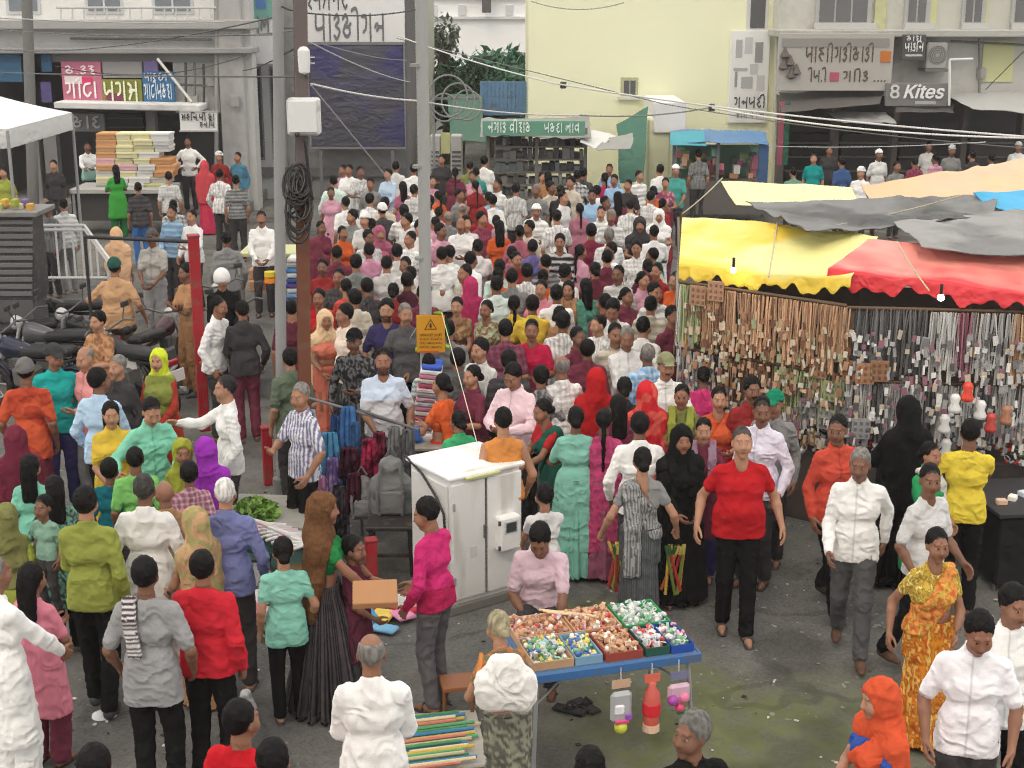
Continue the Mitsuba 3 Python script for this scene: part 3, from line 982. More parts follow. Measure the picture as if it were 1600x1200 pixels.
ROUGH = lambda p, n, uv: fbm(p.x * 30, p.y * 30, p.z * 30, octaves=3)
scene['plaster'] = {'type': 'twosided', 'bsdf': {'type': 'blendbsdf', 'weight': mikit.proc(grime),
                    'a': principled(VC, .85, spec=.2, bump=ROUGH, bs=.01, twosided=False), 'b': principled((.14, .13, .115), .9, spec=.1, twosided=False)}}
scene['worn_paint'] = {'type': 'twosided', 'bsdf': {'type': 'blendbsdf', 'weight': mikit.proc(patch),
                       'a': principled(VC, .45, spec=.4, twosided=False), 'b': principled((.16, .11, .08), .85, spec=.1, twosided=False)}}
scene['tarp'] = principled(VC, .42, spec=.35, bump=lambda p, n, uv: (1 - dr.abs(2 * fbm(p.x * 6 + 3 * fbm(p.x * 3, p.y * 3, p.z * 3, octaves=2), p.y * 6, p.z * 6, octaves=2) - 1)) * .6 + .35 * fbm(p.x * 19, p.y * 19, p.z * 19, octaves=2), bs=.045, eps=4e-3)
scene['board'] = principled(VC, .7, spec=.25)
scene['leaf'] = {'type': 'twosided', 'bsdf': {'type': 'principled', 'base_color': VC, 'roughness': .6, 'specular': .3}}


def ground_colour(p, n, uv):
    a = fbm(p.x * .55, p.y * .55, 0, octaves=4)
    b = fbm(p.x * 5, p.y * 5, 2.0, octaves=3)
    g = fbm(p.x * 55, p.y * 55, 5.0, octaves=2)
    t = .100 + .09 * a + .055 * (b - .5) + .07 * (g - .5)
    c = mix((.92, .90, .88), (1.06, 1.01, .88), a) * t
    dx, dy = p.x - 1.75, p.y - 8.9
    d = dr.sqrt(dx * dx * .45 + dy * dy * 1.1)
    moss = smoothstep(1.35, .35, d + .9 * (fbm(p.x * 2.1, p.y * 2.1, 9.0, octaves=4) - .5))
    dx2, dy2 = p.x - .75, p.y - 10.9
    d2 = dr.sqrt(dx2 * dx2 + dy2 * dy2 * 2)
    moss = dr.maximum(moss, .75 * smoothstep(.6, .2, d2 + .6 * (fbm(p.x * 3, p.y * 3, 4.0, octaves=3) - .5)))
    moss = moss * (.55 + .45 * smoothstep(.35, .6, fbm(p.x * 9, p.y * 9, 3.0, octaves=3)))
    c = mix(c, mi.Color3f(.135, .150, .062) * (.75 + .6 * b), moss * .85)
    damp = smoothstep(.56, .7, fbm(p.x * .9 + 3, p.y * .9, 8.0, octaves=3))
    c = c * (1 - .35 * damp)
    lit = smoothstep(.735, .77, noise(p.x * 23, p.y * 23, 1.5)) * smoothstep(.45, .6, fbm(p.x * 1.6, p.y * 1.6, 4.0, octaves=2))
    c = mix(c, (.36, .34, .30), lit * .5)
    crack = 1 - smoothstep(.012, .03, dr.abs(fbm(p.x * .8, p.y * .8, 6.0, octaves=4) - .5))
    return c * (1 - .22 * crack)


scene['asphalt'] = principled(mikit.proc(ground_colour), mikit.proc(lambda p, n, uv: .95 - .35 * smoothstep(.56, .7, fbm(p.x * .9 + 3, p.y * .9, 8.0, octaves=3))), spec=.3,
                              bump=lambda p, n, uv: fbm(p.x * 45, p.y * 45, 0, octaves=3) + 1.5 * fbm(p.x * 6, p.y * 6, 2.0, octaves=2), bs=.02, eps=3e-3)
g = np.array([[-150, -30, 0], [150, -30, 0], [150, 300, 0], [-150, 300, 0]], float)
solo('ground', trimesh.Trimesh(g, [[0, 1, 2], [0, 2, 3]], process=False), 'asphalt', 'dark worn asphalt of the market square with mossy patches', 'ground', kind='structure')


def rb(x0, y0, x1, y1, Y, th=.2, bev=0.0):
    """A box whose front face at depth Y covers this pixel rectangle of the photograph, th deep."""
    a, b = at_y(x0, y0, Y), at_y(x1, y1, Y)
    xm = at_y((x0 + x1) / 2, (y0 + y1) / 2, Y)
    w = (x1 - x0) / (FOC) * (xm[1] * math.cos(PITCH) + (CAM_H - xm[2]) * math.sin(PITCH))
    z1, z0 = a[2], max(b[2], 0.0)
    return box((xm[0], Y + th / 2, (z0 + z1) / 2), (w, th, z1 - z0), bev=bev)


def front(m, x, y, z, rz=0.0):
    """Lettering made in the xy plane set upright at a point, read from the camera's side."""
    m = m.copy()
    m.apply_transform(trimesh.transformations.rotation_matrix(math.pi / 2, [1, 0, 0]))
    if rz: m.apply_transform(trimesh.transformations.rotation_matrix(rz, [0, 0, 1]))
    m.apply_translation((x, y, z))
    return m


GL = {'o': [[(.25, .97), (.25, 0)], [(.25, 1.25), (-.05, 1.05)]], 'k': [[(.1, .8), (.35, .97), (.52, .75), (.28, .55), (.55, .5), (.78, .62)], [(.28, .55), (.15, .3), (.4, .12), (.7, .25), (.62, .5)]],
      'g': [[(.1, .9), (.42, .9), (.42, .45), (.2, .3)], [(.8, .97), (.8, 0)]], 'm': [[(.12, .92), (.15, .45), (.32, .35), (.45, .5), (.8, .5)], [(.8, .97), (.8, 0)]],
      'n': [[(.12, .5), (.3, .62), (.42, .47), (.28, .36)], [(.38, .5), (.8, .5)], [(.8, .97), (.8, 0)]], 'r': [[(.15, .8), (.4, .97), (.52, .72), (.25, .55), (.58, .35), (.34, .03), (.12, .14)]],
      'l': [[(.1, .2), (.1, .6), (.3, .7), (.4, .4), (.55, .7), (.8, .55)], [(.8, .97), (.8, 0)]], 'a': [[(.25, .97), (.25, 0)]],
      'd': [[(.15, .92), (.58, .92), (.3, .62), (.58, .45), (.35, .2), (.65, .03)]], 's': [[(.1, .9), (.35, .75), (.2, .45), (.45, .55), (.15, .08)], [(.45, .55), (.8, .55)], [(.8, .97), (.8, 0)]],
      't': [[(.72, .9), (.25, .8), (.15, .35), (.45, .08), (.75, .3)]], 'D': [[(.62, .97), (.25, .8), (.5, .55), (.2, .35), (.5, .03), (.7, .15)]],
      'p': [[(.15, .92), (.15, .45), (.5, .42), (.8, .5)], [(.8, .97), (.8, 0)]], 'v': [[(.8, .7), (.4, .77), (.18, .45), (.45, .22), (.8, .45)], [(.8, .97), (.8, 0)]],
      'I': [[(.3, 0), (.3, .97), (.12, 1.22), (-.2, 1.12)]], 'i': [[(.2, 0), (.2, .97), (.5, 1.25), (.95, 1.12)]], 'h': [[(.7, .92), (.2, .85), (.6, .6), (.2, .4), (.6, .05)], [(.6, .6), (.8, .5)]],
      'e': [[(-.25, 1.25), (.0, 1.05)]], '.': [[(.1, .02), (.14, .06)]]}
WD = {'a': .42, 'o': .42, 'I': .5, 'i': .45, 'e': .02, 'd': .72, 'r': .68, 'D': .76, 't': .84, '.': .3}


def gujarati(text, height, bold=.075, depth=.012):
    """Shop lettering of western India, drawn as rounded pen strokes."""
    from shapely.geometry import LineString
    from shapely.ops import unary_union
    x, L = 0.0, []
    for ch in text:
        if ch == ' ':
            x += .5
            continue
        for st in GL[ch]:
            p = np.array(st) + (x, 0)
            if len(p) > 2:
                q = np.vstack([2 * p[0] - p[1], p, 2 * p[-1] - p[-2]])
                o = []
                for i in range(1, len(q) - 2):
                    for t in np.linspace(0, 1, 5)[:-1]:
                        o.append(.5 * (2 * q[i] + (q[i + 1] - q[i - 1]) * t + (2 * q[i - 1] - 5 * q[i] + 4 * q[i + 1] - q[i + 2]) * t * t + (3 * q[i] - q[i - 1] - 3 * q[i + 1] + q[i + 2]) * t ** 3))
                p = np.array(o + [q[-2]])
            L.append(LineString(p * height).buffer(bold * height, quad_segs=2))
        x += WD.get(ch, 1.0) + .08
    s = unary_union(L).simplify(.008 * height)
    m = cat([trimesh.creation.extrude_polygon(q, depth, engine='earcut') for q in getattr(s, 'geoms', [s])])
    return m, x * height


def write(parent, text, px0, py, px1, Y, c, name='lettering', font='g', bsdf='painted', kh=None):
    """Lettering between two pixels of one line, its foot at py, on a face at depth Y."""
    a, b = at_y(px0, py, Y), at_y(px1, py, Y)
    w = b[0] - a[0]
    if font == 'g':
        m, l = gujarati(text, 1.0, depth=.02)
    else:
        m = meshkit.text_mesh(text, 1.0, depth=.02, bold=True)
        l = m.bounds[1][0]
    s = w / l
    v = np.asarray(m.vertices)
    m.vertices = v * (s, s if kh is None else kh, 1)
    m = front(m, a[0], Y - .004, a[2])
    put(parent, name, m, bsdf, color=const(m, c))


def piece(parent, name, m, c, bsdf='plaster', label=None, smooth=False, kind=None):
    return put(parent, name, m, bsdf, smooth, color=const(m, c), label=label, kind=kind)


# ------------------------------------------------------------------ the building at the left
k = thing('shop_building', 'pale two storey shop building with coloured sign boards at the left back', 'building')
Y = 34.0
piece(k, 'upper_wall', rb(-260, -120, 386, 34, Y + .5, 6), col(226, 226, 222))
piece(k, 'upper_ledge', rb(-260, 31, 390, 46, Y - .3, 1.2, .02), col(168, 168, 166))
piece(k, 'fascia_wall', rb(-260, 46, 388, 76, Y + .2, 4), col(205, 205, 202))
piece(k, 'lower_ledge', rb(-260, 75, 392, 84, Y - .35, 1.2, .02), col(150, 150, 150))
piece(k, 'lintel_wall', rb(80, 84, 388, 97, Y + .15, 3), col(150, 150, 150))
piece(k, 'side_wall', rb(272, 97, 342, 176, Y + .3, 3.4), col(205, 205, 203))
piece(k, 'column', rb(341, -120, 379, 335, Y - .1, .9, .02), col(172, 171, 170))
piece(k, 'pilaster', rb(379, -120, 394, 335, Y + .1, .6), col(186, 186, 184))
piece(k, 'back_wall', rb(-260, 84, 388, 335, Y + 3.6, .3), col(112, 110, 110))  # lightened colour stands in for haze over the dark interior
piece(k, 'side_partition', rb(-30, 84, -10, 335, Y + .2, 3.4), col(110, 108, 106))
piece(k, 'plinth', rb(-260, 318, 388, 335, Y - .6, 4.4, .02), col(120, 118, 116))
for x in (42, 70, 232):
    piece(k, 'pillar', rb(x, 172, x + (20 if x < 200 else 14), 325, Y + .25, .3), col(128, 126, 126))
for x0, x1 in ((6, 60), (130, 190), (235, 300)):
    f = piece(k, 'window', rb(x0, -70, x1, 22, Y + .46, .06), col(196, 198, 200), 'painted')
    q = box(np.asarray(scene and rb(x0 + 5, -64, x1 - 5, 17, Y + .44, .02).centroid), rb(x0 + 5, -64, x1 - 5, 17, Y + .44, .02).extents)
    put(f, 'pane', q, 'glossy', color=const(q, col(120, 128, 134)))
    piece(f, 'mullion', rb((x0 + x1) / 2 - 1.5, -66, (x0 + x1) / 2 + 1.5, 20, Y + .42, .02), col(205, 205, 205), 'painted')
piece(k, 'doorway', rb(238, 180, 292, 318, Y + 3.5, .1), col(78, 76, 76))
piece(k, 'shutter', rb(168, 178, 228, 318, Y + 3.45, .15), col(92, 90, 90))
for j in range(9):
    m = rb(168, 184 + j * 14, 228, 186 + j * 14, Y + 3.42, .04)
    piece(k, 'shutter__rib', m, col(112, 110, 110), 'painted')
piece(k, 'drain_pipe', tube([at_y(338, -60, Y - .1), at_y(338, 320, Y - .1)], .05, 8), col(150, 150, 148), 'painted', smooth=True)
for j in range(14):                                                 # railing of the upper gallery
    x = 95 + j * 18
    piece(k, 'baluster', tube([at_y(x, 31, Y - .15), at_y(x, 12, Y - .15)], .02, 6), col(200, 200, 200), 'painted')
piece(k, 'gallery_rail', tube([at_y(88, 12, Y - .15), at_y(338, 12, Y - .15)], .03, 6), col(190, 190, 190), 'painted')

SG = 'sign boards over the left shops'
s = thing('shop_sign', 'pink shop sign with white lettering over the left shop', 'sign', SG)
piece(s, 'panel', rb(97, 96, 159, 161, Y - .02, .1, .01), col(202, 116, 142), 'board')
piece(s, 'stripe', rb(101, 119, 128, 131, Y - .05, .02), col(228, 214, 218), 'board')
piece(s, 'badge', rb(128, 121, 143, 131, Y - .06, .02), col(232, 60, 110), 'board')
write(s, 'k.rd', 102, 116, 150, Y - .03, col(240, 225, 230), kh=.20)
write(s, 'gota', 103, 152, 154, Y - .05, col(246, 238, 240), kh=.36)
s = thing('shop_sign', 'olive green shop sign with large white letters between the pink and the blue sign', 'sign', SG)
piece(s, 'panel', rb(160, 124, 222, 161, Y - .02, .1, .01), col(136, 140, 62), 'board')
piece(s, 'corner', rb(166, 146, 192, 158, Y - .03, .02), col(140, 70, 92), 'board')
write(s, 'mgs', 163, 157, 219, Y - .05, col(235, 236, 205), kh=.44)
s = thing('shop_sign', 'blue shop sign with white lettering next to the olive sign', 'sign', SG)
piece(s, 'panel', rb(223, 112, 272, 161, Y - .02, .1, .01), col(66, 116, 160), 'board')
piece(s, 'upper_panel', rb(224, 95, 246, 112, Y - .02, .1, .01), col(120, 108, 160), 'board')
write(s, 'mahDl', 226, 126, 262, Y - .03, col(225, 228, 240), kh=.18)
write(s, 'gatImkda', 226, 154, 270, Y - .03, col(225, 235, 245), kh=.34)
solo('signboard_backing', rb(160, 96, 222, 122, Y - .02, .1, .01), 'board', 'blank grey board above the olive shop sign', 'board', color=const(rb(160, 96, 222, 122, Y - .02, .1, .01), col(150, 148, 148)))
m = cat([rb(84, 162, 312, 172, Y - .8, 1.0, .02)])
m.apply_transform(trimesh.transformations.rotation_matrix(.022, [0, 1, 0], m.centroid))
solo('shop_canopy_slab', m, 'plaster', 'thin pale concrete canopy under the coloured shop signs', 'canopy', color=const(m, col(212, 212, 210)))
s = thing('shop_sign', 'grey faded shop sign hanging in the shade under the canopy', 'sign')
piece(s, 'panel', rb(108, 178, 163, 206, Y + .2, .08, .01), col(118, 118, 118), 'board')
write(s, 'kaD', 113, 200, 158, Y + .18, col(172, 172, 172), kh=.28)
s = thing('hanging_sign', 'white hanging board with black lettering at the corner shop', 'sign')
m = rb(281, 175, 339, 205, Y - .9, .05, .01)
piece(s, 'panel', m, col(222, 222, 222), 'board')
piece(s, 'frame', cat([rb(280, 173.5, 340, 176, Y - .92, .08), rb(280, 203.5, 340, 206, Y - .92, .08)]), col(170, 170, 170), 'painted')
write(s, 'shin.mI ka', 284, 188, 336, Y - .92, col(40, 40, 42), kh=.15)
write(s, 'hn.ip', 312, 199, 336, Y - .92, col(60, 60, 62), kh=.13)
m = tube([at_y(246, 92, Y - .4), at_y(300, 160, Y - .9)], .035, 6)
solo('slanting_pole', m, 'painted', 'slanting pale pole beside the blue shop sign at the corner', 'pole', color=const(m, col(205, 203, 196)), smooth=True)
for x0, y0, x1, y1, c, lb in ((-20, 80, 33, 128, (52, 96, 132), 'dark blue banner at the far left edge above the white canopy'), (64, 80, 80, 112, (40, 84, 120), 'narrow blue banner between pole and pink sign'), (64, 128, 80, 160, (84, 72, 126), 'narrow violet banner below the narrow blue one')):
    m = rb(x0, y0, x1, y1, Y - .1, .06)
    solo('banner', m, 'tarp', lb, 'banner', color=const(m, col(*c)))

# ------------------------------------------------------------------ the white building with the dark hoarding
k = thing('white_building', 'pale building behind the poles with big grey lettering on its white front', 'building')
Y = 36.0
piece(k, 'wall', rb(388, -140, 656, 340, Y + .4, 7), col(178, 178, 177))
piece(k, 'signboard', rb(472, -60, 637, 66, Y, .25, .01), col(226, 226, 226), 'board')
piece(k, 'side_wall', rb(393, 100, 446, 335, Y + .1, .5), col(186, 186, 186))
for x in (398, 424):
    f = piece(k, 'window', rb(x, 104, x + 13, 250, Y + .06, .1), col(112, 112, 114), 'painted')
    piece(f, 'pane', rb(x + 2.5, 108, x + 10.5, 246, Y + .03, .04), col(66, 68, 72), 'glossy')
piece(k, 'lower_wall', rb(470, 230, 640, 335, Y + .1, .5), col(138, 138, 138))
piece(k, 'base_band', rb(388, 262, 656, 276, Y - .05, .3), col(112, 112, 112))
write(k, 'dpsnD', 478, 14, 544, Y, col(96, 98, 100), kh=.55)
write(k, 'parkIgn', 492, 62, 604, Y, col(112, 113, 116), kh=.62)
m = at_y(604, 14, Y)
k = thing('shop_sign', 'white shop board with a teal and blue top by the grey pole', 'sign')
piece(k, 'panel', rb(378, -60, 432, 100, Y - .8, .12, .01), col(220, 221, 221), 'board')
piece(k, 'top_panel', rb(383, -60, 430, 30, Y - .83, .03), col(120, 176, 165), 'board')
piece(k, 'top_patch', rb(398, -60, 414, 14, Y - .85, .03), col(90, 130, 190), 'board')
write(k, 'dal', 388, 52, 424, Y - .82, col(120, 120, 122), kh=.4)
k = thing('hoarding', 'large dark navy hoarding sheet stretched below the white lettering', 'hoarding')
a, b = at_y(481, 70, Y - .6), at_y(633, 232, Y - .6)
n, mm = 30, 24
P = np.zeros((n, mm, 3))
for i in range(n):
    for j in range(mm):
        u, v = i / (n - 1), j / (mm - 1)
        P[i, j] = (a[0] + (b[0] - a[0]) * u, Y - .6 - .05 * math.sin(u * 3.1416) * math.sin(v * 3.1416), a[2] + (b[2] - a[2]) * v)
P[..., 1] += .03 * (meshkit.noise(P * (3, 0, 3), 4) - .5)
m = sheet(P, .02)
pp = np.asarray(m.vertices)
t = smooth_t = np.clip((meshkit.fbm(pp * (1.1, 0, 1.1), 3, 2) - .42) * 4, 0, 1)[:, None]
put(k, 'sheet', m, 'tarp', True, color=([col(74, 74, 86), col(62, 58, 108)], t[:, 0]))
piece(k, 'frame', cat([rb(478, 66, 638, 70, Y - .64, .1), rb(478, 230, 638, 233, Y - .64, .1), rb(477, 66, 481, 234, Y - .64, .1), rb(633, 66, 637, 234, Y - .64, .1)]), col(120, 120, 122), 'painted')
for x in (500, 612):
    piece(k, 'post', rb(x, 232, x + 5, 336, Y - .6, .08), col(110, 110, 110), 'painted')

# ------------------------------------------------------------------ the yellow building
k = thing('yellow_building', 'pale yellow building with a large blank side wall', 'building')
Y = 36.0
scene['smooth_plaster'] = principled(VC, .85, spec=.2, bump=ROUGH, bs=.012)
piece(k, 'wall', rb(826, -160, 1221, 345, Y, 9), col(238, 239, 202), 'smooth_plaster')
f = piece(k, 'window', rb(970, 121, 997, 153, Y - .04, .08), col(176, 178, 140), 'painted')
piece(f, 'pane', rb(975, 126, 993, 149, Y - .05, .04), col(88, 90, 94), 'glossy')
piece(f, 'sill', rb(966, 151, 1000, 156, Y - .14, .16), col(206, 206, 196), 'painted')
piece(f, 'mullion', rb(983, 126, 985, 149, Y - .06, .03), col(150, 150, 130), 'painted')
f = piece(k, 'window', rb(1168, -60, 1202, 48, Y - .06, .1), col(206, 206, 202), 'painted')
piece(f, 'pane', rb(1174, -54, 1197, 44, Y - .08, .04), col(88, 88, 90), 'glossy')
piece(k, 'drain_pipe', tube([at_y(1217, -100, Y - .1), at_y(1208, 340, Y - .1)], .06, 8), col(205, 205, 188), 'painted', smooth=True)
piece(k, 'corner_post', rb(1012, 186, 1046, 345, Y - 2.6, 2.4, .03), col(214, 216, 180))
piece(k, 'porch_roof', rb(1022, 160, 1072, 208, Y - 2.7, 2.6, .02), col(214, 214, 210))
k = thing('wall_poster', 'tall white painted advertisement board on the right of the yellow wall', 'sign')
piece(k, 'panel', rb(1140, 48, 1201, 192, Y - .14, .1, .01), col(228, 228, 226), 'board')
for i, (x0, y0, x1, y1) in enumerate(((1150, 62, 1160, 90), (1164, 58, 1176, 84), (1180, 66, 1192, 98), (1146, 106, 1168, 111), (1172, 100, 1184, 116), (1148, 112, 1152, 136), (1158, 120, 1176, 138), (1182, 118, 1194, 142))):
    piece(k, 'drawing', rb(x0, y0, x1, y1, Y - .155, .02), [col(176, 176, 178), col(196, 196, 196), col(150, 150, 152)][i % 3], 'board')
write(k, 'gnmDI', 1146, 168, 1196, Y - .14, col(80, 80, 84), kh=.26)
write(k, 'kada mnIl', 1150, 184, 1194, Y - .14, col(120, 120, 124), kh=.14)

# ------------------------------------------------------------------ the building at the right
k = thing('market_building', 'grey beige building at the right with tall windows over a row of shops', 'building')
Y = 35.0
piece(k, 'upper_wall', rb(1222, -160, 2050, 50, Y + .1, 8), col(196, 195, 186))
piece(k, 'balcony_slab', rb(1216, 47, 2050, 58, Y - .6, 1.4, .02), col(176, 175, 170))
piece(k, 'middle_wall', rb(1222, 58, 2050, 150, Y + .15, 6), col(188, 187, 182))
piece(k, 'back_wall', rb(1222, 150, 2050, 340, Y + 3.2, .3), col(100, 98, 98))  # grey raised to imitate haze in front of the dark shops
for x in (1372, 1452, 1533):
    piece(k, 'yellow_band', rb(x, -160, x + 18, 46, Y + .02, .2), col(198, 200, 150))
piece(k, 'yellow_panel', rb(1535, 64, 1584, 128, Y + .1, .1), col(196, 198, 148))
for x0, x1 in ((1278, 1366), (1418, 1458), (1508, 1546), (1586, 1640)):
    f = piece(k, 'window', rb(x0, -120, x1, 42, Y - .02, .14), col(170, 170, 168), 'painted')
    for q in range(2 if x1 - x0 < 60 else 3):
        w = (x1 - x0 - 10) / (2 if x1 - x0 < 60 else 3)
        piece(f, 'pane', rb(x0 + 6 + q * w, -114, x0 + 3 + (q + 1) * w, 34, Y - .04, .05), col(104, 104, 106), 'glossy')
    piece(f, 'sill', rb(x0 - 4, 36, x1 + 4, 46, Y - .12, .2), col(188, 188, 184), 'painted')
for x in (1216, 1300, 1392, 1500, 1592):
    piece(k, 'shop_pillar', rb(x, 150, x + 9, 340, Y + .2, .4), col(104, 96, 94))
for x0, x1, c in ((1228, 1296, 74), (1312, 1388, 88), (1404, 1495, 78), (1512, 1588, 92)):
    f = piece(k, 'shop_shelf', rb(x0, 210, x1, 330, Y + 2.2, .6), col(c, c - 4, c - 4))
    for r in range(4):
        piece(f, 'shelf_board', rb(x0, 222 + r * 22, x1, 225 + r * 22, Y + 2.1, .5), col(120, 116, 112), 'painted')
s = thing('shop_sign', 'wide grey beige shop sign with brown lettering and an orange patch on the right building', 'sign')
piece(s, 'panel', rb(1216, 52, 1395, 142, Y - .75, .14, .01), col(172, 168, 162), 'board')
piece(s, 'top_band', rb(1222, 60, 1390, 74, Y - .77, .03), col(140, 138, 134), 'board')
piece(s, 'badge', rb(1376, 80, 1392, 97, Y - .78, .03), col(196, 112, 52), 'board')
piece(s, 'heart', rb(1297, 113, 1311, 127, Y - .78, .03), col(176, 84, 104), 'board')
for i, (x, y) in enumerate(((1226, 92), (1234, 104), (1224, 110), (1244, 118), (1236, 124))):
    piece(s, 'ornament', lathe([(.02, 0), (.12, .05), (.05, .2), (.01, .28)], 8, at_y(x, y, Y - .8)), col(104, 96, 90), 'board')
write(s, 'mahaIgrIkarI', 1258, 96, 1366, Y - .75, col(92, 76, 66), kh=.34)
write(s, 'Im.I', 1264, 127, 1292, Y - .75, col(92, 80, 72), kh=.26)
write(s, 'gaIr ....', 1316, 127, 1386, Y - .75, col(92, 80, 72), kh=.24)
s = thing('shop_sign', 'small dark square shop sign with pale lettering beside the air conditioner', 'sign')
piece(s, 'panel', rb(1410, 54, 1446, 94, Y - .75, .1, .01), col(84, 82, 82), 'board')
write(s, 'kada', 1416, 64, 1440, Y - .76, col(210, 210, 210), kh=.12)
write(s, 'marin', 1413, 80, 1443, Y - .76, col(226, 226, 226), kh=.19)
piece(s, 'underline', rb(1415, 85, 1441, 88, Y - .77, .02), col(190, 190, 190), 'board')
s = thing('shop_sign', 'grey shop sign reading Kites in slanted white letters', 'sign')
piece(s, 'panel', rb(1384, 130, 1482, 166, Y - .85, .12, .01), col(122, 120, 120), 'board')
m = meshkit.text_mesh('Kites', .30, depth=.03, bold=True)
v = np.asarray(m.vertices)
m.vertices = np.stack([v[:, 0] + v[:, 1] * .25, v[:, 1], v[:, 2]], 1)
q = at_y(1409, 153, Y - .87)
m = front(m, *q)
piece(s, 'lettering', m, col(226, 226, 226), 'board')
m = front(meshkit.text_mesh('8', .30, depth=.03, bold=True), *at_y(1388, 153, Y - .87))
piece(s, 'numeral', m, col(200, 200, 200), 'board')
piece(s, 'underline', rb(1430, 158, 1462, 163, Y - .87, .03), col(170, 170, 170), 'board')
k = thing('air_conditioner', 'grey outdoor air conditioner unit on the wall above the shops', 'air conditioner')
piece(k, 'case', rb(1448, 66, 1480, 108, Y - .5, .5, .03), col(160, 160, 158), 'painted')
piece(k, 'grille', front(cat([trimesh.creation.annulus(r, r + .012, .02) for r in (.06, .11, .16, .2)]), *at_y(1465, 86, Y - .51)), col(90, 90, 90), 'painted')
piece(k, 'bracket', rb(1446, 108, 1482, 112, Y - .5, .6), col(110, 110, 110), 'painted')


def qsheet(c, n, m, amp=.06, sagd=.0, seed=0, freq=1.6, thick=.012):
    """A slack sheet over four corners (back left, back right, front right, front left)."""
    a, b, d, e = (np.asarray(q, float) for q in c)
    u, v = np.meshgrid(np.linspace(0, 1, n), np.linspace(0, 1, m), indexing='ij')
    u, v = u[..., None], v[..., None]
    P = (a * (1 - u) + b * u) * (1 - v) + (e * (1 - u) + d * u) * v
    P = P.copy()
    P[..., 2] -= sagd * (4 * u * (1 - u) * 4 * v * (1 - v))[..., 0]
    k2 = meshkit.fbm(P * freq, 3, seed) - .5
    r = .5 - np.abs(meshkit.noise(P * (freq * 1.7, freq * .8, 1), seed + 9) - .5) * 2
    P[..., 2] += amp * (2 * k2 + r)
    P[..., 0] += amp * (meshkit.noise(P * freq, seed + 5) - .5)
    return sheet(P, thick)


def awning(lb, pts, Y0, Y1, c, seed, n=14, m=8, amp=.05, name='awning'):
    """A sheet roof from its far edge (two pixels at depth Y0) to its near edge (two pixels at Y1)."""
    q = [at_y(*pts[0], Y0), at_y(*pts[1], Y0), at_y(*pts[2], Y1), at_y(*pts[3], Y1)]
    mm = qsheet(q, n, m, amp, seed=seed)
    return solo(name, mm, 'tarp', lb, 'awning', color=const(mm, col(*c)), smooth=True)


awning('dark slack awning under the wide beige shop sign', [(1216, 146), (1382, 140), (1376, 164), (1220, 176)], 35.2, 33.4, (92, 88, 86), 1)
awning('pale grey sheet awning in front of the dark shop under the Kites sign', [(1290, 176), (1384, 176), (1400, 194), (1318, 192)], 34.6, 33.0, (160, 160, 158), 2)
awning('long light grey sheet awning at the far right shops', [(1476, 148), (1660, 140), (1680, 184), (1520, 172)], 35.0, 32.6, (176, 176, 174), 3)
awning('dark brown awning beside the Kites sign', [(1398, 164), (1490, 166), (1490, 178), (1400, 176)], 34.8, 33.2, (78, 74, 74), 4)
m = cat([tube([at_y(1484, 96, 34), at_y(1484, 140, 34)], .03, 6), tube([at_y(1484, 93, 34), at_y(1520, 92, 34)], .03, 6), tube([at_y(1484, 93, 34), at_y(1483, 165, 34)], .03, 6)])
solo('lamp_arm', m, 'painted', 'thin bent pale lamp arm in front of the right building', 'lamp', color=const(m, col(216, 216, 214)))
for x, c, lb in ((1217, (170, 74, 100), 'red upright banner strip at the corner of the right building'), (1226, (30, 98, 74), 'dark green upright banner strip beside the red one')):
    m = rb(x, 160, x + 7, 258, 34.0, .06)
    solo('banner_strip', m, 'tarp', lb, 'banner', color=const(m, col(*c)))


k = thing('far_house', 'added white backdrop for the bright sky between the grey pole and the yellow wall', 'building')  # white wall added in place of overexposed sky below the horizon
piece(k, 'wall', rb(640, -160, 845, 140, 62, 6), col(246, 246, 246), 'board')
for y in (-6, 26): piece(k, 'floor_band', rb(640, y, 845, y + 4, 61.8, .4), col(214, 214, 214), 'board')
for x in (672, 716, 790): piece(k, 'window', rb(x, 8, x + 12, 24, 61.9, .2), col(208, 210, 212), 'board')  # faint window marks invented for the sky backdrop
piece(k, 'water_pipe', rb(753, -60, 767, 20, 61.2, .3), col(96, 92, 92), 'board')
# conduits, boxes and brackets on the walls
for j, (x0, y0, x1, y1, Yw, c) in enumerate(((290, 98, 290, 170, 34.1, 90), (304, 98, 304, 150, 34.1, 120), (318, 100, 318, 174, 34.1, 80), (272, 132, 340, 134, 34.1, 90), (110, 60, 330, 62, 34.0, 110), (1530, 60, 1530, 150, 35.0, 120), (1390, 58, 1390, 140, 35.0, 110), (1486, 64, 1600, 70, 35.0, 110), (410, 40, 460, 44, 35.9, 120))):
    m = tube([at_y(x0, y0, Yw), at_y((x0 + x1) / 2 + .6, (y0 + y1) / 2, Yw), at_y(x1, y1, Yw)], .03, 6)
    kk = 'shop_building' if x1 < 345 else 'yellow_building' if 840 < x0 < 1150 else 'market_building' if x0 > 1150 else 'white_building'
    piece(kk, 'conduit', m, col(c, c, c), 'painted', smooth=True)
for x, y, Yw, kk in ((296, 150, 34.0, 'shop_building'), (322, 118, 34.0, 'shop_building'), (360, 150, 33.7, 'shop_building'), (1528, 106, 35.0, 'market_building'), (455, 130, 35.9, 'white_building')):
    piece(kk, 'meter_box', rb(x, y, x + 13, y + 17, Yw, .12, .01), col(150, 150, 148), 'worn_paint')


